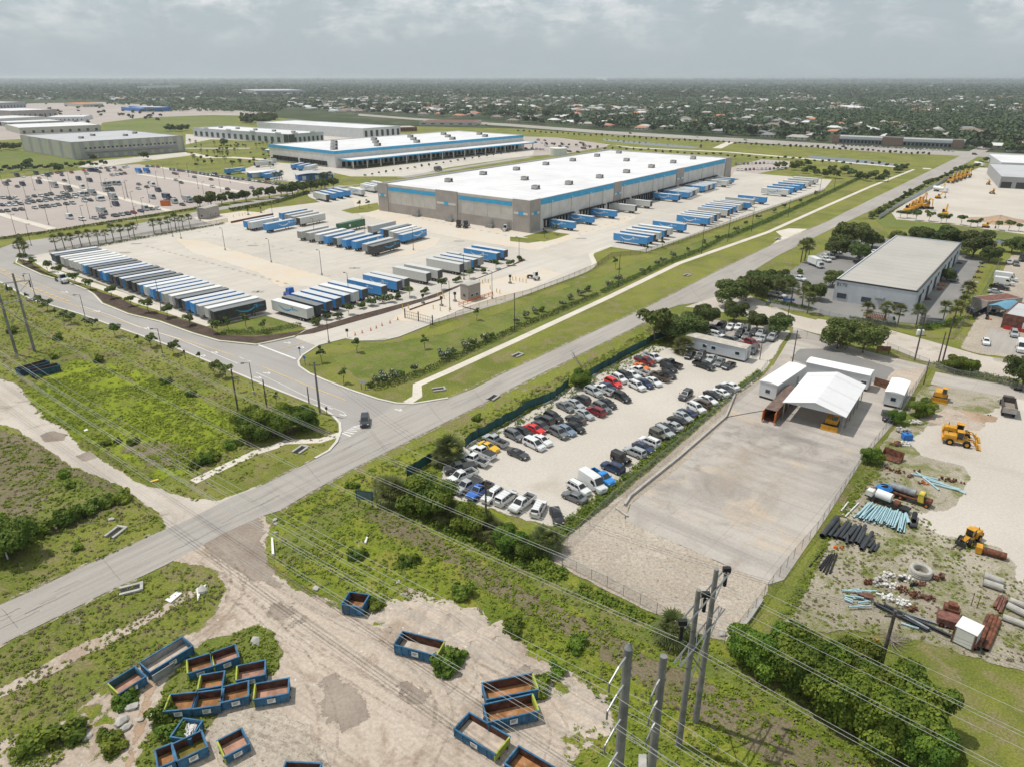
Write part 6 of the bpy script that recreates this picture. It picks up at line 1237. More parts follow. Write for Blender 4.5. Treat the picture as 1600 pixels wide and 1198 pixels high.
for i,(x,y) in enumerate(((33,401),(38,399),(41,402))):plant('palm',(x,y),f'{ORD[i]} palm in the trio at the left end of the mulch bed','palms at the mulch bed',.85)
for i,(x,y) in enumerate(((88,391),(102,391),(114,387.5),(127.5,385),(141,383),(154,380.6),(166,379),(178,376),(190,374.5),(202.5,371),(210,370),(241,365),(252.5,362.5),(264,361),(275,359),(286,357.5),(297.5,355))):plant('palm',(x,y),f'{ORD[i]} palm from the left in the row above the yard fence','palms above the yard fence',.9)
for i,(x,y,s_,lb) in enumerate(((612,782,1.15,'behind the dark sign board'),(628,786,1.0,'right of the dark sign board'),(600,772,.8,'left of the dark sign board'),(702,718,1.1,'beside the bend of the green fence'),(692,725,.8,'left of the green fence bend'),(700,812,.9,'below the yard corner with the pickups'),(760,836,1.0,'at the foot of the leaning wooden pole'),(778,846,.8,'right of the wooden pole'),(852,858,.95,'at the near corner of the car yard'),(1048,1000,1.1,'at the near edge of the gravel'),(1068,552,1.1,'beside the grey office trailer'))):plant('low_palm',(x,y),'shaggy low palm clump '+lb,'low palm clumps',s_)
for x,y,s_,lb in ((668,800,1.0,'right of the palm clumps by the yard corner'),(735,830,.75,'left of the leaning wooden pole'),(795,860,.55,'below the white pickups'),(820,868,.45,'near the corner of the fenced yard'),(655,785,.6,'behind the palm clumps'),
        (905,602,.68,'under the bare tree at the green fence'),(400,683,.85,'left one in the clump by the junction'),(425,680,.9,'second in the clump by the junction'),(450,676,.75,'third in the clump by the junction'),(472,670,.7,'right one in the clump by the junction'),(388,668,.6,'behind the clump by the junction'),
        (1165,1032,.75,'first of the dense row at lower right'),(1200,1046,.9,'second of the dense row at lower right'),(1238,1056,.95,'third of the dense row at lower right'),(1262,1082,.9,'near side of the dense row, left'),(1290,1062,.85,'back of the dense row, left'),(1305,1105,1.0,'middle of the dense row at lower right'),(1335,1085,.9,'back of the dense row, by the wooden post'),(1345,1132,1.0,'near side of the dense row, middle'),(1378,1115,1.0,'right of the wooden post in the dense row'),(1390,1160,1.05,'near side of the dense row, right'),(1425,1140,1.0,'back of the dense row, right'),(1435,1190,.8,'last tall one of the dense row'),(1475,1205,.4,'low one past the dense row'),
        (8,868,.95,'at the left edge beside the scrub'),(-20,860,.9,'just beyond the left edge'),(1398,660,.5,'bright one by the black car'),(1360,722,.5,'growing over the right-hand fence'),(1488,578,.6,'left of the pair along the side road'),(1512,582,.65,'right of the pair along the side road'),(1438,648,.55,'tall thin one by the small office trailer'),(1250,428,.3,'clipped round one by the truck lot')):
    plant('bushy',(x,y),'bright green bushy tree '+lb,'bushy green trees',s_*(.82 if 'dense row' in lb else .95),zs=1.25 if 'dense row' in lb else 1.0)
plant('young',(1022,535),'tall sparse young tree at the corner of the green fence',s=2.6,zs=1.1)
for i,(x,y) in enumerate(((38,412),(52,418),(75,425),(93,432),(118,443),(142,452),(175,466),(205,478),(232,488),(262,496),(297,508),(340,520))):plant('young',(x,y),f'{ORD[i]} small round tree from the left in the brown mulch bed','small trees in the mulch bed',1.05)
for i,(x,y) in enumerate(((18,462),(43,470),(60,478),(75,486),(87,495),(100,500),(112,506),(133,509),(146,514),(180,526),(216,536),(236,542),(271,553),(312,564),(335,585),(353,590),(432,628))):plant('young' if i % 3 != 1 else 'sapling',(x,y),f'{ORD[i]} small tree from the left on the verge across the street','small trees on the near verge',.95)
for i,(x,y) in enumerate(((494,508),(512,500),(528,497),(545,492),(565,482),(580,478),(596,474),(610,472),(622,468),(640,464),(664,459),(690,452),(714,441),(734,435),(755,427),(775,420),(797,415),(812,407))):plant('young' if i in (3,9,11,13,15) else ('flower' if i in (5,6,7) else 'shrub'),(x,y),f'{ORD[i]} bush from the left in the mulch strip behind the front row','bushes in the mulch strip',1.0)
for x,y,lb in ((503,566,'at the kerb corner of the green verge'),(558,550,'beside the concrete driveway'),(537,598,'in the corner of the green verge'),(664,545,'brownish one below the gate'),(385,512,'in the green triangle'),(412,520,'right part of the green triangle'),(357,516,'left part of the green triangle'),(745,500,'below the guard booth fence'),(1010,395,'at the end of the outer trailer row'),(962,420,'by the curved path, left'),(1034,388,'by the outer fence'),(562,326,'on the small island by the warehouse corner'),(576,325,'right on the small island by the warehouse corner'),(851,372,'on the island before the warehouse, left'),(867,367,'on the island before the warehouse, right')):plant('sapling',(x,y),'small sapling '+lb,'saplings',1.5)
fl=[(578,604),(590,600),(600,596),(614,592),(624,588),(646,580),(692,562),(701,558),(708,553),(728,545),(738,541),(757,533),(768,528),(806,505),(822,497),(836,490),(846,487),(878,478),(892,468),(908,462),(918,455),(951,448),(966,440),(1003,428),(1014,422),(1026,415),(1036,410),(1052,402),(1075,392),(1100,380),(1120,375),(1150,362),(1165,350),(1185,342),(1210,332),(1225,325),(1250,316),(1275,305)]
for i,p in enumerate(fl):plant('flower' if i % 4 else 'shrub',p,f'{ORD[i]} white-flowering bush from the junction along the long hedge','flowering bushes along the long hedge',.78)
def hedge(pts,w_,h,label,dens=26,size=.14,mat='shrub_leaf'):
    P=[G(*p) for p in pts]; C=[]; 
    for a,b in zip(P[:-1],P[1:]):
        L=(b-a).length; n=int(L*dens); t=RS.rand(n); d=(b-a).normalized(); s_=Vector((-d.y,d.x,0)); o_=(RS.rand(n)-.5)*w_; z=h*(1-np.abs(RS.rand(n)-RS.rand(n))*.9)*(1-.25*RS.rand(n)); z=np.maximum(z,.05)
        C.append(np.stack([a.x+(b.x-a.x)*t+s_.x*o_,a.y+(b.y-a.y)*t+s_.y*o_,z],1))
    C=np.concatenate(C); V,F_=quads(C,np.tile([0,0,.6],(len(C),1))+RS.randn(len(C),3)*.5,size*(.6+.8*RS.rand(len(C)))); tag(link('hedge',npmesh('hedge',V,F_,M[mat])),label,'hedge')
hedge([(583,609),(612,601),(650,588),(700,566)],1.9,1.2,'long clipped hedge, section nearest the junction',40); hedge([(702,565),(800,518),(935,461)],1.8,1.2,'long clipped hedge, middle section beside the footpath',40); hedge([(940,458),(1040,413),(1095,392),(1135,370)],1.8,1.2,'long clipped hedge, section by the tall wooden poles',36,.16); hedge([(1137,372),(1200,346),(1290,305),(1350,276)],2.2,1.4,'long clipped hedge, furthest section',30,.2)
hedge([(348,521),(410,521),(470,509)],2.5,1.0,'low hedge along the green triangle',60,.12); hedge([(1202,472),(1240,480),(1268,486)],1.8,1.1,'clipped hedge below the truck lot',70,.13,'bright_leaf'); hedge([(1327,500),(1360,504),(1400,510)],2.2,1.1,'clipped hedge under the palms, left section',70,.13,'bright_leaf'); hedge([(1430,515),(1450,514),(1475,510),(1500,500)],2.4,1.2,'clipped hedge under the palms, right section',70,.13,'bright_leaf'); hedge([(1460,572),(1490,583),(1540,592),(1590,604)],2.0,1.6,'hedge along the side road above the slab',60,.15); hedge([(1284,532),(1300,540),(1325,548)],2.5,2.0,'dense hedge beside the closed gate',90,.15)
hedge([(360,330),(430,318),(482,302)],3,1.6,'dark hedge strip under the row of street trees',25,.3,'oak_leaf'); hedge([(0,374),(82,363),(265,334),(318,325)],3.5,.9,'rough hedge strip below the big car park',14,.3); hedge([(80,400),(200,377),(330,354),(350,350)],1.2,.7,'brown low hedge along the upper yard fence',16,.2,'oak_leaf')
for i,(x,y) in enumerate(((366,317),(385,315),(404,312),(421,310),(440,307),(449,306),(457,305),(466,303.5),(474,302),(486,299),(494,298),(502,296),(508,295),(521,294),(313,324),(330,322),(347,320))):plant('dark',(x,y),f'{ORD[i]} dark street tree in the row above the yard','dark street trees',1.15)
i=0
for x,y in ((1240,266),(1250,262),(1257,271),(1268,268),(1276,274),(1290,277),(1305,279),(1318,272),(1330,276),(1341,280),(1352,283),(1363,280),(1376,284),(1262,259),(1300,270),(1384,276),(1226,262),(1214,264),(1402,270),(1412,266)):plant('mid',(x,y),f'{ORD[i]} tree of the bushy thicket beyond the outer trailer row','thicket by the far verge',.95); i += 1
for i in range(24):t=i/23; plant('mid',(1362+t*178,342-t*88-(8 if 3 < i < 20 else 0)*math.sin(t*3.1)),f'{ORD[i]} tree from the left in the hedge line of the construction yard','trees along the construction yard fence',.62)
for i,(x,y) in enumerate(((1406,341),(1417,341),(1431,345),(1451,346),(1470,349),(1478,349),(1501,352),(1516,355),(1527,355),(1559,360),(1576,361),(1591,362))):plant('young',(x,y),f'{ORD[i]} small tree from the left on the green bank','small trees on the green bank',1.25)
for i in range(22):t=i/21; plant('far_small',(570+t*235,277-t*38),f'{ORD[i]} small tree in the row before the blue-edged canopy','small trees before the blue-edged canopy',.55)
for i in range(26):t=i/25; plant('far_small',(-4+t*170,270-t*10+1.5*math.sin(i*2.3)),f'{ORD[i]} tree in the line between green field and big car park','trees between field and car park',.85+.3*math.sin(i*3.7)**2)
for i in range(75):t=i/74; plant('far_small',(810+t*640,207+t*37+rnd.uniform(-1,1)),f'{ORD[i]} small dark tree from the left along the highway verge','trees along the highway verge',.75)
for i in range(48):t=i/47; plant('far_small',(855+t*530,229+t*33+rnd.uniform(-3,1)),f'{ORD[i]} small tree from the left along the service road','trees along the service road',.7)
for i in range(70):
    x=rnd.uniform(296,432); y=224+(x-296)*.02+rnd.uniform(0,38)
    plant('far_small' if i % 2 else 'palm',(x,y),('small dark tree' if i % 2 else 'small palm')+' in the green patches around the white office warehouses',('small trees' if i % 2 else 'small palms')+' in the green patches',.7)
for i in range(9):plant('palm',(500+i*4,283-i*.4) if i < 5 else (409+i*4,282),'small palm beside the curved blue shed','palms beside the curved blue shed',.8)
for i,(x,y,s_) in enumerate(((45,263,1.3),(90,268,1),(226,250,1.1),(352,228,1.2),(146,250,1.0),(138,247,.9),(130,248,.9),(280,206,1.6),(270,205,1.6),(290,204,1.4),(262,206,1.4),(20,235,1.2),(8,234,1.3),(30,233,1.1),(-5,236,1.3))):plant('mid',(x,y),f'{ORD[i]} dark leafy tree round the grey-panelled warehouse, none in a row','trees by the grey-panelled warehouse',s_)
for i in range(36):plant('mid',(375+rnd.uniform(0,55),183+rnd.uniform(0,12)),'tree of the dark wood beside the big green field','wood beside the green field',1.5)

q9=random.Random(6); P9=sorted((q9.uniform(-5,260),q9.uniform(164,207)) for _ in range(95))
for i,(x,y) in enumerate(P9):
    if not (y > 190 and x > 160):plant('far',(x,y),f'{ORD[i]} tree from the left among the far left halls','trees among the far left halls',.62)
# suburb: houses, single trees, then the far woods as one mass
hw=lambda x:178+(x-560)*.045 if x < 800 else 193+(x-800)*.061
def houseproto(k,L,W_,wing):
    r=thing('house',(0,0,-500),0,None,'house'); h=3.0
    mb=MB(); mb.box(-L/2,L/2,-W_/2,W_/2,-.2,h)
    if wing:mb.box(0,L/2-.05,-W_/2-5,-W_/2-.01,-.2,h)
    o=mb.build('wall',M['wall_paint'],r); o['wallc']=1
    mb=MB(); ov=.7
    def hip(x0,x1,y0,y1,hh):
        m_=(y1-y0)/2; mb.add([(x0,y0,h),(x1,y0,h),(x1,y1,h),(x0,y1,h),(x0+m_,(y0+y1)/2,h+hh),(x1-m_,(y0+y1)/2,h+hh)],[(0,1,5,4),(2,3,4,5),(1,2,5),(3,0,4),(3,2,1,0)])
    hip(-L/2-ov,L/2+ov,-W_/2-ov,W_/2+ov,2.4)
    if wing:hip2=(-ov,L/2+ov); mb.add([(hip2[0],-W_/2-5-ov,h),(hip2[1],-W_/2-5-ov,h),(hip2[1],0,h),(hip2[0],0,h),((hip2[0]+hip2[1])/2,-W_/2-2,h+1.9),((hip2[0]+hip2[1])/2,0,h+1.9)],[(0,1,4),(1,2,5,4),(3,0,4,5),(2,3,5)])
    o=mb.build('roof',M['roof_paint'],r); o['paint']=1
    for x in (-L*.3,0,L*.3):mb=MB(); mb.box(x-.8,x+.8,W_/2,W_/2+.04,1,2.3); mb.build('window',M['bglass'],r); mb=MB(); mb.box(x-.8,x+.8,-W_/2-(5.05 if wing and x >= 0 else .04),-W_/2-(5 if wing and x >= 0 else 0),1,2.3); mb.build('window',M['bglass'],r)
    return r
HP=[houseproto(0,19,11,True),houseproto(1,16,10,False),houseproto(2,23,12,True)]
RC=[('grey',(.20,.20,.20)),('pale',(.42,.40,.38)),('white',(.62,.62,.60)),('brown',(.20,.15,.12)),('orange tile',(.42,.17,.08)),('grey',(.27,.27,.28)),('pale',(.36,.34,.31)),('grey',(.16,.16,.17))]
placed=[]; hs_=[]
for i in range(1400):
    if len(placed) >= 230:break
    x=rnd.uniform(480,1640); b_=hw(x); y=b_-rnd.uniform(1.5,1.0+ (34 if x > 700 else 20))
    if 1290 < x < 1520 and y > b_-12:continue
    p=G(x,y)
    if any((p-q).length < 30 for q in placed):continue
    placed.append(p); nm,rc=RC[rnd.randrange(8)]; o=dup(HP[rnd.randrange(3)],p,rnd.choice([0,1.57,3.14,4.71])+AX+R(8),'x','houses beyond the highway','house',rc); hs_.append((x,nm,o))
    wc=rnd.choice([(.55,.53,.48),(.50,.44,.36),(.62,.60,.56),(.40,.36,.32)])
    for ch in o.children:
        if 'wallc' in ch.keys():ch.color=(*wc,1)
used_labels.pop('x',None); ct_={}
for x,nm,o in sorted(hs_,key=lambda t:t[0]):ct_[nm]=ct_.get(nm,0)+1; tag(o,f'{nm}-roofed house, {ORD[ct_[nm]-1]} of its roof colour from the left beyond the highway')
for o in HP:drop(o)
for i in range(260):
    x=rnd.uniform(440,1640); y=hw(x)-rnd.uniform(1,16)
    if 1290 < x < 1510 and y > hw(x)-8:y -= 8
    plant('far',(x,y),'leafy tree among the nearest houses beyond the highway','single trees beyond the highway',rnd.uniform(.7,1.35))
def mass(name,pos_,rad,nq,size,mat,label,cat,flat=.75):
    n=len(pos_); d=RS.randn(n*nq,3); d /= np.linalg.norm(d,axis=1)[:,None]; d[:,2]=np.abs(d[:,2])*.9+.05
    C=np.repeat(pos_,nq,0)+d*np.repeat(rad,nq)[:,None]*(.75+.35*RS.rand(n*nq))[:,None]*np.array([1,1,flat]); S=np.repeat(rad,nq)*size*(.6+.7*RS.rand(n*nq))
    V,F_=quads(C,d,S,up=.3); return tag(link(name,npmesh(name,V,F_,mat)),label,cat,kind='stuff')
def scatter(n,y0,y1,x0,x1,keep=None):
    out=[]
    xs=RS.uniform(x0,x1,n*3); ys=y0+(y1-y0)*RS.rand(n*3)
    for x,y in zip(xs,ys):
        if keep is None or keep(x,y):out.append(tuple(G(x,y))[:2]+(0,))
        if len(out) >= n:break
    return np.array(out)
def okw(x,y):
    if x < 440:return y < 178-(440-x)*.0 and not (150 < x < 385 and y > 176) and not (x < 170 and y > 158) and not (x < 230 and y > 165 and x > 120)
    return y < hw(x)-2 and not (1290 < x < 1510 and y > hw(x)-9)
pA=scatter(8500,150,230,-60,1680,okw); rA=RS.uniform(3.4,7.0,len(pA)); pA[:,2]=rA*.5; hq=np.array([(p.x,p.y) for p in placed]); kp=np.ones(len(pA),bool)
for h_ in hq:kp &= (np.abs(pA[:,0]-h_[0]) > 13+rA) | ((pA[:,1]-h_[1] > 10) | (pA[:,1]-h_[1] < -34))
pA=pA[kp]; rA=rA[kp]; mass('woodland',pA,rA,22,.24,M['far_leaf'],'mass of trees filling the suburb beyond the highway','woodland')
pB=scatter(13000,128.5,152,-80,1700); dB=np.linalg.norm(pB[:,:2],axis=1); rB=RS.uniform(4.5,8.5,len(pB))*np.clip(dB/2600,1,2.2); pB[:,2]=2; mass('far_woodland',pB,rB,9,.42,M['far_leaf'],'far-off woods merging into one dark green mass','woodland',.6)
pC=scatter(9000,122.0,129.5,-100,1720); dC=np.linalg.norm(pC[:,:2],axis=1); rC=np.clip(dC*.0032,18,70)*RS.uniform(.6,1.3,len(pC)); pC[:,2]=1; mass('horizon_woodland',pC,rC,6,.5,M['far_leaf'],'horizon line of woods lost in the haze','woodland',.22)
# houses too far and too many to count
V=[]; F_=[]; mi=[]
for i in range(2300):
    x=rnd.uniform(-20,1660); y=rnd.uniform(133,176) if x > 440 else rnd.uniform(131,158)
    if math.sin(x*.02+y*.3)+math.sin(x*.047-y*.17)+rnd.gauss(0,.5) < (.75 if y < 145 else .15):continue
    p=G(x,y); L=rnd.uniform(14,22); W2=rnd.uniform(9,13); a=rnd.choice([0,1.57])+AX; ca,sa=math.cos(a),math.sin(a); b=len(V); zt=3.2 if y > 150 else 4.6
    for (dx_,dy_,z) in ((-1,-1,0),(1,-1,0),(1,1,0),(-1,1,0),(-1,-1,zt),(1,-1,zt),(1,1,zt),(-1,1,zt),(-.4,0,zt+2.4),(.4,0,zt+2.4)):V.append((p.x+dx_*L/2*ca-dy_*W2/2*sa,p.y+dx_*L/2*sa+dy_*W2/2*ca,z))
    m_=rnd.choice([1,1,1,1,2,3,3,3,3,4]); 
    for f in ((0,1,5,4),(1,2,6,5),(2,3,7,6),(3,0,4,7)):F_.append([b+k for k in f]); mi.append(0)
    for f in ((4,5,9,8),(6,7,8,9)):F_.append([b+k for k in f]); mi.append(m_)
    for f in ((5,6,9,9),(7,4,8,8)):F_.append([b+k for k in f]); mi.append(m_)
me=bpy.data.meshes.new('distant_houses'); me.from_pydata(V,[],[tuple(dict.fromkeys(f)) for f in F_])
for mm in (M['w_pale'],M['roof_lgrey'],M['roof_white'],plain('brown_roofs',(.2,.16,.13),.9),plain('tile_roofs',(.36,.16,.09),.9)):me.materials.append(mm)
me.polygons.foreach_set('material_index',mi); tag(link('distant_houses',me),'countless pale-roofed houses of the far suburb','houses',kind='stuff')

# ------------------------------------------------------------------ weeds, tufts, ground cover near the camera
def polysample(poly,dens,avoid=(),clus=None):
    P=[(G(*p).x,G(*p).y) for p in poly]; A=np.array(P); lo=A.min(0); hi=A.max(0); n=int((hi[0]-lo[0])*(hi[1]-lo[1])*dens)
    X=RS.uniform(lo[0],hi[0],n); Y=RS.uniform(lo[1],hi[1],n); k=inside(X,Y,P)
    for av in avoid:
        Q=[(G(*p).x,G(*p).y) for p in av]; k &= ~inside(X,Y,Q)
    if clus:
        f=np.sin(X*clus[0]+1.7*np.sin(Y*clus[0]*.7+clus[1]))+np.sin(Y*clus[0]*1.3+1.3*np.sin(X*clus[0]*.9+2*clus[1]))+.6*np.sin((X-Y)*clus[0]*2.7+clus[1]); k &= f > RS.uniform(-2.2,1.9,n)
    return X[k],Y[k]
def tufts(name,specs,mat,label,nq=12,cat='ground cover'):
    Cs=[]; Ns=[]; Ss=[]
    for poly,dens,r0,r1,h,clus,avoid in specs:
        X,Y=polysample(poly,dens,avoid,clus); n=len(X); r=RS.uniform(r0,r1,n)**1.0
        d=RS.randn(n*nq,3); d /= np.linalg.norm(d,axis=1)[:,None]; d[:,2]=np.abs(d[:,2]); rr=np.repeat(r,nq); base=np.stack([np.repeat(X,nq),np.repeat(Y,nq),np.zeros(n*nq)+.02],1)
        Cs.append(base+d*rr[:,None]*np.array([1,1,h])*(RS.rand(n*nq)**.5)[:,None]); Ns.append(d+np.array([0,0,.4])); Ss.append(np.clip(rr*.27,.05,.17)*RS.uniform(.6,1.4,n*nq))
    C=np.concatenate(Cs); V,F_=quads(C,np.concatenate(Ns),np.concatenate(Ss),1.0,.5); return tag(link(name,npmesh(name,V,F_,M[mat])),label,cat,kind='stuff')
ROAD=[(-160,1075),(-160,1012),(0,944),(240,834),(400,762),(527,693),(645,631),(800,577),(1020,476),(1200,386),(1300,345),(1300,358),(1200,408),(1112,470),(1015,500),(775,620),(550,732),(437,797),(262,880),(100,957),(0,1007)]
SAND=[(262,876),(330,834),(408,800),(418,850),(425,890),(450,912),(500,932),(590,950),(672,950),(740,985),(850,1040),(880,1080),(870,1200),(890,1330),(-100,1330),(100,1128),(150,1085),(250,1022),(330,968),(352,925),(342,892)]
PATCH=[(255,1075),(320,1000),(400,976),(425,985),(440,1020),(436,1045),(410,1070),(352,1100),(322,1140),(290,1180),(215,1290),(180,1290),(215,1180),(240,1120)]
MID=[(425,812),(480,778),(600,722),(700,676),(800,625),(960,545),(1050,490),(1075,520),(960,570),(760,680),(690,720),(700,780),(860,852),(870,895),(1000,952),(1130,1010),(1300,1050),(1480,1170),(1600,1230),(1700,1330),(900,1330),(880,1160),(960,1120),(900,1050),(820,1010),(700,950),(590,940),(480,915),(425,870)]
LEFT=[(-100,430),(0,445),(125,495),(275,548),(395,598),(530,660),(520,690),(300,785),(200,740),(120,695),(70,650),(20,600),(-100,570)]
LL=[(-120,640),(20,670),(110,728),(180,758),(250,810),(258,832),(100,895),(0,940),(-120,990)]
LB=[(-120,1060),(0,1012),(185,920),(262,882),(340,895),(350,925),(320,965),(250,1020),(150,1082),(100,1125),(0,1170),(-120,1260)]
BL_=[(-60,1180),(60,1130),(120,1120),(150,1130),(100,1180),(60,1260),(-60,1280)]
MARSH=[(40,615),(120,565),(250,592),(330,638),(385,662),(390,682),(290,742),(170,700),(60,650)]
SCR=[(1205,985),(1262,880),(1362,715),(1400,690),(1430,790),(1470,835),(1540,850),(1585,900),(1640,920),(1640,1060),(1500,1020),(1320,985)]
tufts('weeds',[(MID,2.6,.15,.5,.8,(.35,1),(SAND,ROAD)),(LB,3.2,.12,.38,.8,(.5,2),(ROAD,)),(LL,2.4,.15,.5,.8,(.3,3),(ROAD,)),(PATCH,7,.15,.45,.9,(.6,4),()),(BL_,5,.2,.5,.9,(.5,1),()),(LEFT,.7,.15,.4,.6,(.22,2),(ROAD,MARSH)),([(1205,985),(1240,925),(1330,770),(1385,715),(1350,765),(1290,860),(1240,960)],5,.15,.45,.8,None,()),(SCR,1.6,.12,.35,.6,(.5,5),())],'weed_leaf','leafy green weeds covering the rough ground')
tufts('dry_weeds',[(MID,.8,.12,.35,.8,(.25,6),(SAND,ROAD)),(LB,1.6,.1,.35,.8,(.4,7),(ROAD,)),(LL,1.0,.12,.35,.7,(.28,8),(ROAD,)),(LEFT,.5,.15,.4,.7,(.2,9),(ROAD,MARSH)),(SCR,1.2,.1,.35,.6,(.4,2),())],'dry_leaf','dry brown stalks and grasses among the weeds')
tufts('marsh_grass',[(MARSH,4.5,.25,.55,.6,(.3,1),()),(LEFT,.6,.2,.45,.5,(.3,4),(ROAD,MARSH)),(MID,.9,.2,.45,.6,(.2,3),(SAND,ROAD))],'lime_leaf','bright lime marsh grass in soft clumps',9)
tufts('vines',[([(858,862),(955,780),(1050,700),(1150,614),(1190,585),(1186,578),(1140,612),(1040,690),(945,765),(868,822)],9,.2,.5,1.8,None,()),([(690,742),(745,690),(800,662),(850,632),(915,592),(980,562),(1030,540),(1036,548),(990,572),(920,604),(860,640),(800,672),(700,730)],3.5,.2,.5,1.2,(.6,1),()),([(655,790),(700,778),(760,800),(830,835),(862,850),(868,880),(900,905),(1000,955),(1100,1000),(1090,1010),(980,965),(880,915),(800,880),(700,835),(640,800)],7,.3,.8,1.3,(.4,3),())],'bright_leaf','vines and creepers overgrowing the fence lines',10)
i=0
for x,y,s_,lb in ((168,694,.9,'left of the three in the marsh grass'),(185,690,.7,'middle of the three in the marsh grass'),(210,692,1.0,'right of the three in the marsh grass'),(320,722,1.5,'beside the broken footpath'),(335,715,1.2,'right beside the broken footpath'),(305,728,1.1,'left beside the broken footpath'),(360,700,1.0,'above the broken footpath'),(372,694,1.0,'further up the broken footpath'),(695,1045,1.5,'at the end of the blue dumpster in the sand'),(712,1030,1.1,'behind the end of the sand dumpster'),(845,1075,1.2,'right of the rusty dumpster pair'),(870,1050,1.0,'further right of the rusty dumpster pair'),(590,950,1.0,'beside the tilted small dumpster'),(122,856,.8,'alone on the verge near the concrete culvert'),(100,745,1.0,'in the scrub beside the dirt road'),(110,758,.9,'lower in the scrub beside the dirt road'),(190,782,1.4,'at the tip of the scrub by the dirt road'),(165,790,1.3,'near the tip of the scrub by the dirt road'),(140,800,1.5,'in the dark scrub row, right'),(105,815,1.6,'in the dark scrub row, middle'),(70,830,1.7,'in the dark scrub row, left'),(40,842,1.7,'in the dark scrub row beside the edge tree'),(85,560,.9,'above the lime marsh'),(155,565,1.1,'right above the lime marsh'),(60,590,.8,'left of the lime marsh'),(260,598,1.0,'at the upper right of the marsh'),(300,618,1.1,'right edge of the marsh'),(20,520,1.2,'near the twin-pole tower'),(90,530,1.2,'right of the twin-pole tower'),(550,760,.9,'by the main road verge, left'),(745,655,.9,'by the main road verge, middle'),(820,630,.9,'by the main road verge, right'),(560,870,1.2,'in the weed field, left'),(640,880,1.3,'in the weed field, centre'),(720,930,1.2,'in the weed field beside the sand bank'),(800,985,1.4,'in the weed field, right'),(900,1010,1.2,'in the weed field near the poles'),(60,1165,1.6,'at the lower left corner'),(110,1150,1.4,'right of the lower left corner'),(175,1160,1.3,'by the reddish rut'),(255,1120,1.4,'behind the scrap-filled dumpster'),(270,1150,1.4,'left of the scrap-filled dumpster'),(200,1095,1.0,'beside the grey stones'),(560,1000,.1,'tiny one in the sand')):
    if s_ > .3:plant('clump',(x,y),'low green bush '+lb,'low bushes',s_)
# bare dead trees
def dead(P_,h,label,seed,spread=.45,n=5):
    q=random.Random(seed); mb=MB()
    def br(p,d,L,r,k):
        e=p+d*L; mb.tube([p,p.lerp(e,.5)+Vector((q.uniform(-.06,.06),q.uniform(-.06,.06),0))*L,e],[r,r*.8,r*.55],5)
        if k == 0:return
        for _ in range(3 if k > 1 else 4):
            nd=(d+Vector((q.uniform(-1,1),q.uniform(-1,1),q.uniform(-.2,.7)))*spread*1.6).normalized(); br(p.lerp(e,q.uniform(.55,1)),nd,L*q.uniform(.5,.72),r*.5,k-1)
    br(Vector((0,0,-.1)),Vector((0,0,1)),h*.5,h*.022,4); o=mb.build('bare_tree',M['dead_wood']); o.location=G(*P_); tag(o,label,'dead tree')
dead((908,600),8.5,'bare leafless tree rising over the green fence',4); 
q_=random.Random(5); mb=MB()
for k in range(70):
    a=q_.uniform(0,6.283); L=q_.uniform(1,2.6); e=q_.uniform(.15,1.2); mb.tube([(0,0,0),(L*.5*math.cos(a),L*.5*math.sin(a),L*.45*e),(L*math.cos(a+.3),L*math.sin(a+.3),L*.6*e)],[.035,.025,.01],4)
o=mb.build('brush_pile',M['dead_wood']); o.location=G(1395,1002); tag(o,'grey heap of dead brushwood below the steel beams','brushwood')

# ------------------------------------------------------------------ open-top dumpsters
M['dump_blue']=plain('dumpster_blue',(0.035,0.135,0.25),.7,0,.25,1.2,dirt=((.12,.08,.06),.56)); M['dump_lime']=plain('dumpster_lime_end',(0.33,0.38,0.05),.7,0,.15,1.2,dirt=((.2,.18,.08),.62))
M['dump_in']=plain('rusty_dumpster_inside',(0.10,0.042,0.028),.9,0,.35,1.2,dirt=((.20,.18,.16),.60)); M['dump_grey']=plain('bare_grey_steel',(.25,.26,.27),.6,.2,.2,1.0); M['dump_teal']=plain('dumpster_dark_teal',(.012,.07,.11),.6,0,.2,1)
FL={'orange':plain('orange_silt',(.33,.155,.06),.9,0,.25,.8,dirt=((.45,.30,.2),.55)),'pink':plain('pinkish_silt',(.38,.21,.15),.9,0,.25,.8),'pale':plain('pale_dust',(.46,.38,.31),.9,0,.2,.8),'wet':plain('murky_water',(.16,.13,.03),.2,0,.2,.8)}
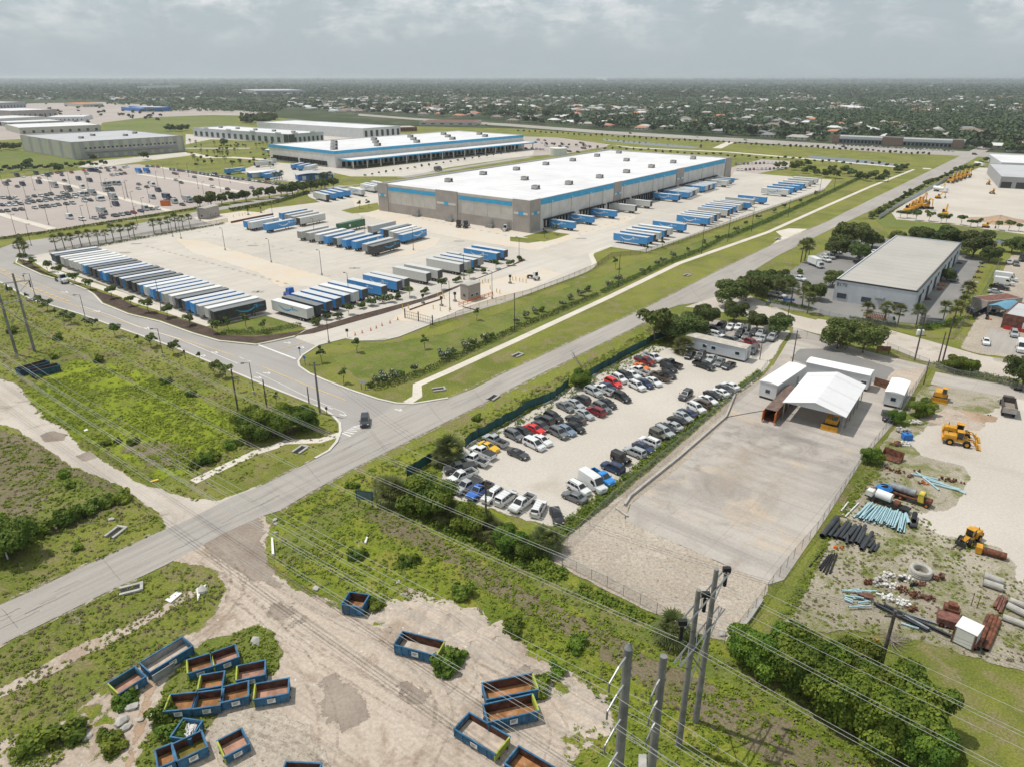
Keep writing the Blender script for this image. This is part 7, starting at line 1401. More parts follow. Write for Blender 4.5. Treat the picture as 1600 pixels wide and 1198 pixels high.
def dumpster(A,B,wid,h,floor,lime,label,group='open-top dumpsters on the sand',side='dump_blue',inner='dump_in',plate=True,tall_end=None):
    a=G(*A); b=G(*B); d=(b-a); L=d.length; root=thing('dumpster',(a.x,a.y,0.05),math.atan2(d.y,d.x),label,'dumpster',group); t=.09
    mb=MB(); mb.box(0,L,0,t,.12,h); mb.build('side',M[side],root); mb=MB(); mb.box(0,L,wid-t,wid,.12,h); mb.build('side',M[side],root)
    for x,k in ((0,'l'),(L-t,'r')):mb=MB(); mb.box(x+.001,x+t-.001,t,wid-t,.12,h); mb.build('end_door',M['dump_lime' if k == lime else side],root)
    for x0,x1,y0,y1 in ((t+.001,L-t-.001,t+.001,t+.012),(t+.001,L-t-.001,wid-t-.012,wid-t-.001),(t+.001,t+.012,t+.02,wid-t-.02),(L-t-.012,L-t-.001,t+.02,wid-t-.02)):mb=MB(); mb.box(x0,x1,y0,y1,.2,h-.03); mb.build('inner_lining',M[inner],root)
    mb=MB(); mb.box(t,L-t,t,wid-t,.12,.24); mb.build('floor',FL[floor],root)
    mb=MB(); mb.box(-.06,L+.06,-.07,.10,h+.002,h+.10); mb.box(-.06,L+.06,wid-.10,wid+.07,h+.002,h+.10); mb.build('rim',M[side],root)
    for x0,k in ((-.06,'l'),(L-.10,'r')):mb=MB(); mb.box(x0,x0+.16,.101,wid-.101,h+.003,h+.11); mb.box(x0+.16 if k == 'l' else x0-.05,x0+.2 if k == 'l' else x0-.005,.12,wid-.12,.6,h); mb.build('end_rim',M['dump_lime' if k == lime else side],root)
    n=max(3,int(L/.95))
    for i in range(n+1):mb=MB(); x=.1+(L-.2)*i/n; mb.box(x-.05,x+.05,-.09,-.002,.12,h); mb.build('rib',M[side],root)
    mb=MB(); mb.box(-.1,L+.1,.5,.7,-.02,.118); mb.box(-.1,L+.1,wid-.7,wid-.5,-.02,.118); mb.build('skids',M['black'],root)
    if lime:mb=MB(); x=0 if lime == 'l' else L; mb.box(x-.1,x+.1,-.13,-.091,.3,h-.1); mb.build('end_post',M['dump_lime'],root)
    if plate:mb=MB(); mb.box(L*.5-.45,L*.5+.45,-.115,-.092,h*.35,h*.85); pt=mb.build('number_plate',M['white'],root); 
    if plate:
        mb=MB()
        for k in range(3):mb.box(L*.5-.33,L*.5+.33-.1*k,-.12,-.116,h*.72-k*.14,h*.77-k*.14)
        mb.build('plate_print',M['dark_metal'],pt)
    return root
T0=tile(0,898,4); T4=tile(400,898,4); T8=tile(800,898,4)
r_=dumpster(T0(950,662),T0(1220,492),2.5,1.25,'pale',None,'long grey-walled dumpster with its dark door swung open',inner='dump_grey')
mb=MB(); mb.box(-.1,2.6,-.75,-.65,.1,1.3); mb.build('open_door',M['dump_grey'],r_)
dumpster(T0(755,795),T0(928,683),2.6,1.2,'pink','l','dark green-lined dumpster with a lime end on the sandy track',inner='teal')
dumpster(T0(1347,618),T0(1505,560),2.4,1.2,'pink','l','small dumpster, topmost right of the weed-ringed cluster'); dumpster(T0(1183,668),T0(1340,620),2.4,1.2,'orange','l','small dumpster, topmost left of the weed-ringed cluster')
dumpster(T0(1245,770),T0(1402,742),2.3,1.2,'orange','l','small dumpster just above the joined pair in the cluster'); dumpster((371,1076),(417,1066),2.4,1.2,'pink','l','small dumpster at the right shoulder of the cluster')
dumpster(T0(1395,850),T0(1565,808),2.4,1.2,'orange',None,'small dumpster right of the joined pair, below the shoulder one'); dumpster(T0(1213,890),T0(1387,866),2.4,1.2,'orange',None,'small dumpster, right one of the joined pair'); dumpster(T0(1035,905),T0(1210,888),2.4,1.2,'orange','l','small dumpster, left one of the joined pair')
dumpster((398,1106),(453,1096),2.4,1.2,'pink','l','small dumpster at the right end of the cluster, by the bare gravel')
sc=dumpster(T0(1200,1078),T0(1278,958),2.3,1.1,'pale',None,'dark-lined dumpster filled with white scrap and coiled hose',inner='teal')
dumpster(T0(1122,1222),T0(1312,1130),2.5,1.3,'wet',None,'dumpster holding murky water left of the last gravel one'); dumpster(T0(1412,1188),T0(1572,1102),2.5,1.1,'pink','l','single dumpster standing on the gravel, bottom row right'); dumpster(T0(1000,1262),T0(1110,1215),2.5,1.2,'orange',None,'dumpster cut by the bottom edge left of the murky one')
dumpster(T4(540,242),T4(668,262),2.6,1.5,'orange',None,'short blue dumpster with bright orange silt at the weed edge',plate=False)
dumpster(T4(865,492),T4(1132,562),2.5,1.4,'pale','r','long dumpster alone in the middle of the sand'); dumpster(T4(1440,842),T8(165,775),2.5,1.45,'orange','r','rusty-sided dumpster, upper one of the crossed pair',plate=False); dumpster(T4(1450,985),T8(168,912),2.5,1.45,'orange','r','rusty-sided dumpster, lower one of the crossed pair')
dumpster(T4(1238,1010),T4(1497,1172),2.7,1.1,'pale','r','low long dumpster with pale floor and lime right end'); dumpster((788,1206),(850,1245),2.6,1.2,'orange','r','dumpster cut by the bottom edge right of the low long one'); dumpster((436,1236),(494,1239),2.4,1.2,'pink',None,'dumpster cut by the bottom edge in the middle of the sand')
dumpster((33,588),(80,574),2.3,1.5,'orange',None,'dark teal dumpster on the grass, back one of the left pair',side='dump_teal',plate=False); dumpster((51,591),(96,580),2.3,1.5,'orange',None,'dark teal dumpster on the grass, front one of the left pair',side='dump_teal',plate=False)
mb=MB(); 
for k in range(16):q=random.Random(k); mb.tube([(q.uniform(.6,3),q.uniform(.4,1.9),.2),(q.uniform(.7,3),q.uniform(.5,1.8),.5),(q.uniform(.6,3),q.uniform(.4,1.9),.3)],.09,6)
o=mb.build('scrap_heap',M['w_pale']); o.location=sc.location; o.location.z += .2; o.rotation_euler=sc.rotation_euler; tag(o,'heap of white scrap and hose lying in the dark-lined dumpster','scrap')

# ------------------------------------------------------------------ rocks, slabs, culvert ends
def rock(P_,s_,label,seed,mat='concrete_obj',flat=.5,name='stone'):
    q=np.random.RandomState(seed); bm=bmesh.new(); bmesh.ops.create_icosphere(bm,subdivisions=1,radius=1)
    for v in bm.verts:v.co=Vector((v.co.x*s_,v.co.y*s_*.75,v.co.z*s_*flat))*(1+.5*(q.rand()-.5))
    me=bpy.data.meshes.new(name); bm.to_mesh(me); bm.free(); me.materials.append(M[mat]); o=link(name,me,None,None,(*G(*P_).xy,s_*flat*.3),q.rand()*6); tag(o,label,'stone'); return o
for i,(x,y,s_,lb) in enumerate(((205,1105,.85,'uppermost in the weeds left of the rut'),(190,1128,1.0,'second in the weeds left of the rut'),(197,1137,.8,'squarish, below the second one'),(137,1150,.7,'lone one further left of the rut'),(176,1156,.9,'flat one below the squarish one'),(162,1144,.35,'smallest beside the rut'),(220,1124,.5,'on the edge of the reddish rut'),(400,1002,.9,'pale one right of the top dumpster'),(430,812,.55,'yellowish one by the road mouth'),(431,818,.5,'first white one at the lot mouth'),(431,832,.5,'second white one at the lot mouth'),(493,920,.6,'upright one by the weeds edge'),(316,922,1.0,'broken slab lump by the sandy spit'),(1130,990,.7,'by the gravel corner'),(175,811,.6,'yellowish one on the left verge'),(622,909,.5,'white one in the sand bank'))):rock((x,y),s_,'pale stone lump, '+lb,i,flat=.45)
def slab(poly,h,label,name='concrete_slab',mat='concrete_obj',cat='slab'):
    P=[G(*p) for p in poly]; c_=sum(P,Vector())/len(P); mb=MB(); mb.prism([(p.x-c_.x,p.y-c_.y) for p in P],0,h); o=mb.build(name,M[mat]); o.location=(c_.x,c_.y,.02); tag(o,label,cat)
slab([(258,938),(276,925),(285,927),(267,942)],.15,'flat white slab lying on the weeds beside the road',mat='white'); slab([(307,920),(323,913),(313,928),(309,940)],.12,'jagged broken white slab near the lot mouth',mat='white')
slab([(424,842),(427,842),(429,868),(425,868)],.35,'long white kerb stone at the edge of the weeds',mat='white'); slab([(569,849),(573,840),(575,841),(572,850)],.3,'small white marker stone in the weed field',mat='white')
slab([(997,1187),(1009,1187),(1010,1240),(997,1240)],.9,'pale concrete block between the two near concrete poles'); slab([(234,752),(247,748),(248,750),(236,753)],.1,'yellow boards lying beside the marsh grass','boards','yellow','boards')
slab([(131,672),(136,670),(138,672),(132,674)],.1,'small white board lying in the brown marsh patch','board','white','board')
def culvert(P_,d,label):
    o_=G(*P_); an=heading(P_,(P_[0]+d[0],P_[1]+d[1])); root=thing('culvert_end',tuple(o_),an,label,'culvert')
    for s_ in (-1,1):mb=MB(); mb.box(0,2.6,s_*.75-.2,s_*.75+.2,0,.28); mb.build('wing_wall',M['concrete_obj'],root)
    mb=MB(); mb.box(2.6,3.0,-.95,.95,0,.34); mb.build('head_wall',M['concrete_obj'],root); mb=MB(); mb.box(.1,2.59,-.54,.54,.0,.03); mb.build('opening',M['black'],root)
for x,y,d,lb in ((170,840,(12,-9),'on the verge left of the main road'),(462,708,(10,-7),'in the verge left of the junction'),(187,925,(8,-2),'at the lower edge of the main road'),(676,610,(8,-1),'on the verge right of the footpath bend'),(803,558,(7,-3),'in the verge beyond the footpath'),(1070,432,(8,-3),'in the verge halfway up the main road'),(1214,375,(6,-3),'beside the concrete driveway stub'),(765,625,(9,-6),'on the near side of the main road')):culvert((x,y),d,'concrete culvert end '+lb)

# ------------------------------------------------------------------ poles, lamps and wires
def pole(name,P_,h,r,label,mat='wood_pole',cat='pole',group=None,r1=None,lean=None):
    p=G(*P_) if not isinstance(P_,Vector) else P_; root=thing(name,(p.x,p.y,0),0,label,cat,group); mb=MB(); t=lean or (0,0)
    mb.tube([(0,0,-.2),(t[0]/2,t[1]/2,h/2),(t[0],t[1],h)],[r,(r+(r1 or r*.7))/2,r1 or r*.7],12); mb.build('shaft',M[mat],root); return root
def at_h(x,y,h):p=G(x,y,h); p.z=0; return p
HRa=at_h(1090,934,19.8); HRb=at_h(1118,901,19.8); HLa=G(26,554); HLb=G(54,549)
LD=((HLa+HLb)/2-(HRa+HRb)/2); lineD=LD.normalized(); perp=Vector((-lineD.y,lineD.x,0))
def hframe(a,b,h,label,insul=True):
    root=thing('transmission_tower',((a+b)/2)[:],0,label,'pylon'); o_=(a+b)/2; d=(b-a).normalized(); sp=(b-a).length
    for p in (a,b):mb=MB(); q=p-o_; mb.cyl((q.x,q.y,-.3),(q.x,q.y,h+1.0),.36,.24,12); mb.build('leg',M['concrete_pole'],root)
    w2=sp/2+3.2
    for z in (h-1.2,h-6.0):
        for k in (-.34,.34):mb=MB(); c_=lineD*k; mb.tube([d*-w2+c_+Vector((0,0,z)),d*w2+c_+Vector((0,0,z))],.09,4); mb.build('cross_arm',M['grey_metal'],root)
        for s_ in (-1,1):mb=MB(); mb.tube([d*(s_*w2)+Vector((0,0,z)),d*(s_*sp/2)+Vector((0,0,z-3.0))],.06,5); mb.build('arm_strut',M['grey_metal'],root)
        for k in range(7):
            t=-w2+k*w2/3; mb=MB(); mb.tube([d*t+lineD*-.34+Vector((0,0,z)),d*(t+(w2/3 if k < 6 else 0))+lineD*.34+Vector((0,0,z))],.04,4); mb.build('lattice_bar',M['grey_metal'],root)
    for s_ in (-1,1):mb=MB(); mb.tube([d*(s_*sp/2)+Vector((0,0,h-7)),d*(-s_*sp/2)+Vector((0,0,h-12.5))],.08,5); mb.build('cross_brace',M['grey_metal'],root)
    pts=[]
    for t in (-w2+.2,0,w2-.2):
        q=d*t+Vector((0,0,h-1.2)); mb=MB()
        for k in range(8):mb.cyl(q+Vector((0,0,-.25-k*.2)),q+Vector((0,0,-.35-k*.2)),.2,n=10)
        mb.cyl(q,q+Vector((0,0,-1.9)),.05,n=6); mb.build('insulator',M['black'],root)
        if insul:mb=MB(); mb.box(-.4,.4,-.22,.22,.1,.6,0,Matrix.Translation(q)); mb.build('arm_box',M['black'],root)
        pts.append(o_+q+Vector((0,0,-1.9)))
    pts += [a+Vector((0,0,h+.9)),b+Vector((0,0,h+.9))]; return pts
WR=hframe(HRa,HRb,19.8,'twin-pole transmission tower with black insulators in the right foreground'); WL=hframe(HLa,HLb,19.8,'twin-pole transmission tower at the left edge with crossed braces',False)
def wire(a,b,sag,label,group,r=.024,pair=0.0,mat='wire'):
    if r < .02:mat='dark_metal'
    for s_ in ((0,) if not pair else (-1,1)):
        off=perp*pair*s_; mb=MB(); n=30; pts=[a.lerp(b,i/n)+off+Vector((0,0,-sag*4*(i/n)*(1-i/n))) for i in range(n+1)]; mb.tube(pts,r,4); o=mb.build('power_line',M[mat])
        tag(o,label+('' if not pair else (', lower one' if s_ < 0 else ', upper one')),'cable',group)
fw=lambda p:p-LD*.75
names=['first','second','third','fourth','fifth']
# match conductors of both towers by their order across the line
od=lambda P_:sorted(P_,key=lambda p:p.dot(perp))
for i,(a,b) in enumerate(zip(od(WR[:3]),od(WL[:3]))):
    wire(a,b,3.5,f'{names[i]} conductor pair between the twin-pole towers','conductors of the twin-pole line',pair=.23); wire(a,fw(a),3,f'{names[i]} conductor pair leaving the right tower to the lower right','conductors of the twin-pole line',pair=.23)
for i,(a,b) in enumerate(zip(od(WR[3:]),od(WL[3:]))):wire(a,b,2,f'{names[i]} thin earth wire between the twin-pole tower tops','earth wires',.02); wire(a,fw(a),2,f'{names[i]} thin earth wire leaving the right tower top','earth wires',.02)
for i in range(3):a=WL[i]; wire(a,a+LD*.6,3,f'{names[i]} conductor pair running off the left frame edge','conductors of the twin-pole line',pair=.23)
def davit(P_,h,label,zs,arm,side=-1,cap=True,r=.52):
    root=thing('concrete_power_pole',(P_.x,P_.y,0),0,label,'power pole'); mb=MB(); mb.cyl((0,0,-.3),(0,0,h),r,r*.72,14); mb.build('shaft',M['concrete_pole'],root)
    if cap:mb=MB(); mb.cyl((0,0,h+.01),(0,0,h+.55),r*.74,.08,12); mb.build('cap',M['grey_metal'],root)
    pts=[]; d=perp*side
    for z in zs:mb=MB(); e=d*arm+Vector((0,0,z-.9)); mb.tube([Vector((0,0,z)),d*arm*.5+Vector((0,0,z-.25)),e],[.13,.11,.09],6); mb.tube([e,e+Vector((0,0,-.9))],.09,6); mb.build('arm',M['grey_metal'],root); pts.append(P_+e+Vector((0,0,-.9)))
    return pts
sgn=-1 if (perp.x < 0) == (G(700,1198).x-G(980,1100).x > 0) else 1
P1=at_h(982,1012,22); P2=at_h(1037,1024,20)
w1=davit(P1,22,'tall concrete power pole with a pointed cap and four arms',(21.3,18.2,14.2,10.2),2.9,1 if perp.dot(Vector((-1,-.3,0))) > 0 else -1)
w2=davit(P2,20,'tall flat-topped concrete power pole with three arms',(17.6,15.1,12.4),1.7,1 if perp.dot(Vector((-1,-.3,0))) > 0 else -1,False,.46)
for nm,ws,lb in (('a',w1,'capped concrete pole'),('b',w2,'flat-topped concrete pole')):
    for i,p in enumerate(ws):
        wire(p,p+LD*1.05,3.5,f'cable from the {names[i]} arm of the {lb} to the upper left','cables of the concrete poles',pair=.2 if i else 0); wire(p,p-LD*.7,3,f'cable from the {names[i]} arm of the {lb} to the lower right','cables of the concrete poles',pair=.2 if i else 0)
# wooden distribution poles and their line
DP=[]
for x,y,h,r,lb,mt in ((500,645,11.8,.26,'grey utility pole with insulators at the kerb of the junction','concrete_pole'),(373,648,10.5,.2,'dark wooden pole left of the junction bushes','wood_pole'),(417,636,6.5,.17,'short dark pole behind the junction bushes','wood_pole'),(483,630,4.0,.15,'very short dark pole stub near the kerb','wood_pole'),(760,838,10.0,.2,'weathered wooden pole with a small transformer by the pickups','wood_pole'),(1370,1062,10.5,.26,'wooden pole with cross-arm rising from the dense bushes','wood_pole'),
        (1429,563,12.5,.2,'tall wooden pole left of the side road junction','wood_pole'),(1472,568,12.5,.2,'tall leaning pole between fence and hedge','wood_pole'),(1466,566,8.0,.18,'shorter pole beside the tall leaning one','wood_pole'),(1238,566,8.5,.15,'thin wooden pole at the container roof corner','wood_pole'),(1168,560,5.5,.12,'thin pole at the right end of the grey office trailer','wood_pole'),(1187,562,5.5,.12,'thin dark pole by the yard gate','wood_pole'),(1443,600,6.0,.12,'thin pole at the end of the right-hand fence','wood_pole'),(1231,495,6.0,.12,'thin pole by the hedge with the blue sign','wood_pole'),(12,872,2.0,.12,'short white post on the left verge','white')):
    rt_=pole('utility_pole',(x,y),h,r,lb,mt); DP.append((rt_,h))
for i in (0,4,5,6,7):
    rt_,h=DP[i]; mb=MB(); mb.box(-1.1,1.1,-.06,.06,h-.9,h-.75); mb.build('cross_arm',M['wood_pole'],rt_)
    for x in (-1,0,1):mb=MB(); mb.cyl((x,0,h-.75),(x,0,h-.5),.07,n=8); mb.build('insulator',M['grey_metal'],rt_)
for i in (4,6):rt_,h=DP[i]; mb=MB(); mb.cyl((.35,0,h-2.4),(.35,0,h-1.5),.24,n=12); mb.build('transformer',M['grey_metal'],rt_)
top=lambda i:DP[i][0].location+Vector((0,0,DP[i][1]-.5))
bigD=(top(5)-top(4)); 
for k,o_ in enumerate((-1,0,1)):
    v_=Vector((o_,0,0)); wire(top(4)+v_,top(5)+v_,1.6,f'{names[k]} thin wire between the pickup pole and the bush pole','thin distribution wires',.016); wire(top(5)+v_,top(5)+v_+bigD*.6,1.5,f'{names[k]} thin wire leaving the bush pole to the right','thin distribution wires',.016); wire(top(4)+v_,top(0)+v_,1.2,f'{names[k]} thin wire from the pickup pole to the junction pole','thin distribution wires',.016)
wire(top(6),top(7),.5,'thin wire between the two tall poles by the side road','thin distribution wires',.016)
def lamp(P_,h,label,group,arm=1.2,ang=0.0,r=.10,base=True,loc=None,head='dark_metal'):
    p=loc or G(*P_); root=thing('street_lamp',(p.x,p.y,0),ang,label,'lamp post',group); mb=MB(); mb.cyl((0,0,0),(0,0,h),r,r*.7,8); mb.build('pole',M['dark_metal'],root)
    mb=MB(); mb.tube([(0,0,h-.1),(arm*.6,0,h+.02),(arm,0,h)],.05,5); hd=mb.build('arm',M['dark_metal'],root); mb=MB(); mb.box(arm-.1,arm+.65,-.2,.2,h-.08,h+.08); mb.build('lamp_head',M[head],hd)
    if base:mb=MB(); mb.cyl((0,0,-.1),(0,0,.7),.32,n=12); mb.build('concrete_base',M['concrete_obj'],root)
    return root
for i,(x,y) in enumerate(((55,463),(134,499),(255,557),(397,615))):lamp((x,y),7.5,f'{ORD[i]} dark street lamp from the left on the near verge','street lamps on the near verge',1.2,heading((x,y),(x-20,y+1)))
for i,(x,y,lb) in enumerate(((352,391,'first in the yard from the left'),(424,410,'second in the yard from the left'),(503,430,'third in the yard from the left'),(646,391,'beside the charcoal trailer'),(571,372,'between the middle trailer groups'),(514,536,'by the driveway corner'),(725,437,'behind the four front-row trailers'),(283,373,'by the upper yard fence'),(427,345,'at the end of the low gate wall'),(546,470,'beside the front row'),(492,374,'in front of the upper trailer group'),(769,467,'at the right end of the guard booth rail'),(703,484,'with cameras at the gate island'),(811,407,'at the right end of the mulch strip'),(252,483,'among the long left row'))):lamp((x,y),9.0,'tall dark lamp post '+lb,'lamp posts in the truck yard',1.0,AX)
for i,(x,y) in enumerate(((804,517),(966,449),(1096,397),(1137,378),(1174,362),(1280,303),(1303,296),(1387,285),(1231,340))):pole('light_pole',(x,y),11.0 if i < 5 else 9,.13,f'{ORD[i]} tall dark pole from the left along the yard-side hedge','dark_metal','pole','dark poles along the hedge')
for i,x in enumerate((222,346,461,544,671,767,856,920,1002,1078,1162,1235,1305)):
    t=tR(W1R,800+x/4,(827,364),(1140,279)); p=W1R.o+W1R.d*t+W1R.n*1.9; lamp(None,12.5,f'{ORD[i]} lamp post from the near corner along the dock wall','lamp posts along the dock wall',.8,AX-R(90),.09,True,p,'white')
lp=[tile(0,250,8)(*p) for p in ((205,950),(345,745),(610,812),(850,668),(1125,738),(1055,822),(125,460),(325,470),(435,380),(640,410),(880,330),(1110,380),(1350,440),(1390,592),(1560,492),(1270,290),(30,300),(1590,460),(640,220))]+[tile(180,230,8)(*p) for p in ((160,632),(230,782),(430,692),(365,872),(535,492),(830,632),(1040,522),(1320,562),(1115,642),(620,400),(800,380),(920,372),(1440,452))]
for i,(x,y) in enumerate(sorted(lp)):lamp((x,y),9.5,f'{ORD[i]} lamp post from the left in the big car park','lamp posts of the big car park',.8,.5)
for i,(x,y) in enumerate(((49,384),(215,352),(313,345),(327,330),(270,370))):lamp((x,y),9,f'{ORD[i]} lamp post from the left between car park and yard','lamp posts above the yard',.8,.5)

# ------------------------------------------------------------------ fences, gates, walls
def meshmat(name,c,op):
    m,nt,b=newmat(name); b.inputs['Base Color'].default_value=c4(c); b.inputs['Roughness'].default_value=.8; b.inputs['Alpha'].default_value=op; return m
M['chain']=meshmat('chain_link',(.30,.31,.31),.22); M['black_chain']=meshmat('black_chain_link',(.03,.035,.03),.35)
def fence(pl,h,label,post='grey_metal',mesh='chain',step=3.0,pr=.035,top=True,solid_=False,wav=0.0):
    P=[G(*p) for p in pl]; o_=P[0]; root=thing('fence',tuple(o_),0,label,'fence'); pan=MB(); n_=0; q=random.Random(len(pl)); L_=[]
    for a,b in zip(P[:-1],P[1:]):
        k=max(1,round((b-a).length/step))
        for i in range(k):L_.append(a.lerp(b,i/k))
    L_.append(P[-1]); T_=[]
    for i,p in enumerate(L_):
        v=p-o_; 
        if n_ < 98:mb=MB(); mb.cyl((v.x,v.y,-.1),(v.x,v.y,h+.08),pr,n=6); mb.build('post',M[post],root); n_ += 1
        T_.append(v+Vector((q.uniform(-wav,wav),q.uniform(-wav,wav),0)))
    for a,b in zip(T_[:-1],T_[1:]):
        if solid_:
            m_=(a+b)/2+Vector((q.uniform(-wav,wav)*2.5,q.uniform(-wav,wav)*2.5,0)); hh=h*q.uniform(.9,1.0)
            pan.quad(a+Vector((0,0,.05)),m_+Vector((0,0,.05)),m_+Vector((0,0,hh)),a+Vector((0,0,h))); pan.quad(m_+Vector((0,0,.05)),b+Vector((0,0,.05)),b+Vector((0,0,h)),m_+Vector((0,0,hh)))
        else:pan.quad(a,b,b+Vector((0,0,h)),a+Vector((0,0,h)))
    pan.build('screen' if solid_ else 'mesh_panel',M[mesh],root)
    if top:mb=MB(); mb.tube([t+Vector((0,0,h)) for t in T_],pr*.8,5); mb.build('top_rail',M[post],root)
    return root
fence([(636,745),(660,730),(684,717)],2.0,'dark green screened fence, short piece by the palm clumps','dark_metal','green_screen',2.5,solid_=True,wav=.12)
fence([(727,700),(738,690),(748,683),(775,668),(800,656),(822,641),(860,626),(880,611),(888,603)],2.1,'dark green screened fence along the left of the car yard','dark_metal','green_screen',2.5,solid_=True,wav=.12)
fence([(916,592),(950,573),(985,553),(1005,543),(1022,532),(1034,528),(1056,524)],2.1,'dark green screened fence beyond the bare tree','dark_metal','green_screen',2.5,solid_=True,wav=.1)
fence([(866,868),(905,835),(950,790),(1000,748),(1050,706),(1100,664),(1150,622),(1186,592),(1198,574)],2.0,'chain-link fence with vines between car yard and worn concrete')
fence([(1175,560),(1190,540),(1210,532),(1222,520)],2.0,'chain-link fence beside the back rows of cars'); fence([(858,872),(900,893),(1000,944),(1080,988),(1132,1004)],1.8,'chain-link fence along the near edge of the gravel'); fence([(1237,528),(1260,530),(1284,534)],2.0,'chain-link gate of the worn concrete yard')
fence([(1140,1003),(1180,952),(1206,915),(1240,872),(1276,830),(1312,774),(1352,714),(1378,680),(1394,656),(1415,628),(1434,602),(1450,575)],1.9,'grey chain-link fence beside the equipment yard')
fence([(1385,545),(1420,560),(1450,572)],1.8,'chain-link fence behind the asphalt patch'); fence([(1485,530),(1510,500),(1535,460),(1560,415)],1.8,'chain-link fence right of the white warehouse lot'); fence([(1280,492),(1325,503),(1400,514),(1440,520)],1.7,'chain-link fence in front of the palms'); fence([(1205,482),(1240,488),(1270,492)],1.6,'chain-link fence below the truck lot hedge'); fence([(1452,575),(1490,588),(1560,600),(1600,612)],1.8,'chain-link fence along the hedge of the slab')
fence([(672,513),(700,502),(735,487),(775,474),(830,460),(880,441),(930,420),(955,402),(1000,398),(1060,381),(1150,347),(1240,316),(1288,299)],1.8,'black chain-link fence round the lower edge of the concrete yard','black','black_chain',4.0,.04)
fence([(78,399),(130,388),(200,375),(265,363),(330,352),(356,347)],1.8,'black chain-link fence in front of the palm row','black','black_chain',3.5,.04)
fence([(1372,343),(1400,325),(1440,303),(1480,281),(1500,270)],2.2,'pale grey screened fence of the construction yard','grey_metal','w_bluegrey',3.5,solid_=True)
rt_=thing('gate',tuple(G(633,497)),0,'black truck gate swung across the entry lane','gate'); o_=G(633,497)
gp=[G(633,497)-o_,G(654,502)-o_,G(676,508)-o_]
for p in gp:mb=MB(); mb.cyl((p.x,p.y,0),(p.x,p.y,2.9),.16,n=8); mb.build('gate_post',M['black'],rt_)
for a,b in zip(gp[:-1],gp[1:]):
    mb=MB(); z_=Vector((0,0,1))
    for z in (.3,1.2,2.2):mb.tube([a+z_*z,b+z_*z],.05,4)
    for k in range(7):p=a.lerp(b,k/6); mb.tube([p+z_*.3,p+z_*2.2],.035,4)
    mb.build('gate_leaf',M['black'],rt_)
def lowwall(pl,w_,h,label,mat='concrete_obj'):
    P=[G(*p) for p in pl]; L,Rr=strip_poly(P,w_); mb=MB(); o_=P[0]; n=len(P)
    mb.loft([[L[i]-o_,L[i]-o_+Vector((0,0,h)),Rr[i]-o_+Vector((0,0,h)),Rr[i]-o_] for i in range(n)]); o=mb.build('low_wall',M[mat]); o.location=o_+Vector((0,0,.03)); tag(o,label,'wall')
lowwall([(976,790),(985,776),(1060,716),(1134,652),(1139,640),(1148,618)],.35,.45,'low pale concrete wall along the edge of the worn yard'); lowwall([(962,794),(972,801),(981,807)],.3,.25,'short concrete kerb piece at the worn yard corner'); lowwall([(1134,652),(1160,647),(1195,641)],.12,.06,'thin dark seam rail across the worn yard','dark_metal')
lowwall([(1144,1000),(1172,965),(1190,938)],.5,.4,'concrete edge strip at the near right yard corner'); lowwall([(361,349),(395,342),(427,336)],.4,.8,'brown low wall beside the upper guard booth','rust_pink'); lowwall([(1365,601),(1385,607),(1400,611)],.15,1.9,'brown timber fence between the white office trailers','brown_wood')
lowwall([(1567,514),(1585,518),(1610,522)],.12,1.0,'red railing in front of the red shed','red'); lowwall([(1541,500),(1540,487),(1520,497)],.15,1.6,'dark screen fence left of the blue carport','black')
# gate island: rail, bollards, cones, readers, signs
rt_=thing('guard_rail',tuple(G(717,479)),0,'orange double guard rail beside the stone guard booth','rail'); a=G(717,479); b=G(770,461)-a; nrm=Vector((-b.y,b.x,0)).normalized()*.25
for k in range(9):p=b*(k/8); mb=MB(); mb.cyl((p.x,p.y,0),(p.x,p.y,1.1),.09,n=8); mb.build('rail_post',M['orange'],rt_)
for z in (.55,1.0):mb=MB(); mb.tube([Vector((0,0,z)),b+Vector((0,0,z))],.10,6); mb.build('rail',M['orange'],rt_)
lowwall([(640,485),(665,476),(690,468)],.25,.3,'thin red kerb line at the gate lane','rust_pink'); lowwall([(723,480),(735,483),(748,486)],.2,.2,'short red kerb below the guard rail','rust_pink')
bl=[(629,483),(684,464),(688,466),(692,462),(694,467),(749,442),(754,443),(758,441),(763,442),(677,483),(688,486),(702,487),(745,458),(766,452),(776,457),(781,459),(801,438),(806,438),(812,440),(817,441),(822,442),(797,437),(638,482),(374,338),(379,337),(383,335),(409,331),(413,332),(365,340)]
bl.sort(key=lambda t:t[0])
for i,(x,y) in enumerate(bl):mb=MB(); mb.cyl((0,0,0),(0,0,1.25),.12,n=10); mb.cyl((0,0,1.25),(0,0,1.34),.12,.04,10); o=mb.build('bollard',M['yellow']); o.location=G(x,y); tag(o,f'{ORD[i]} yellow bollard from the left at the truck gates','bollard','yellow bollards')
for i,(x,y) in enumerate(((555,524),(566,520.5),(579.5,516.5),(588,513),(597,509),(609.5,505),(621.5,500))):mb=MB(); mb.cyl((0,0,.04),(0,0,.95),.2,.05,10); mb.box(-.24,.24,-.24,.24,0,.04); o=mb.build('traffic_cone',M['orange']); o.location=G(x,y); tag(o,f'{ORD[i]} orange cone from the left on the entry lane','cone','orange cones')
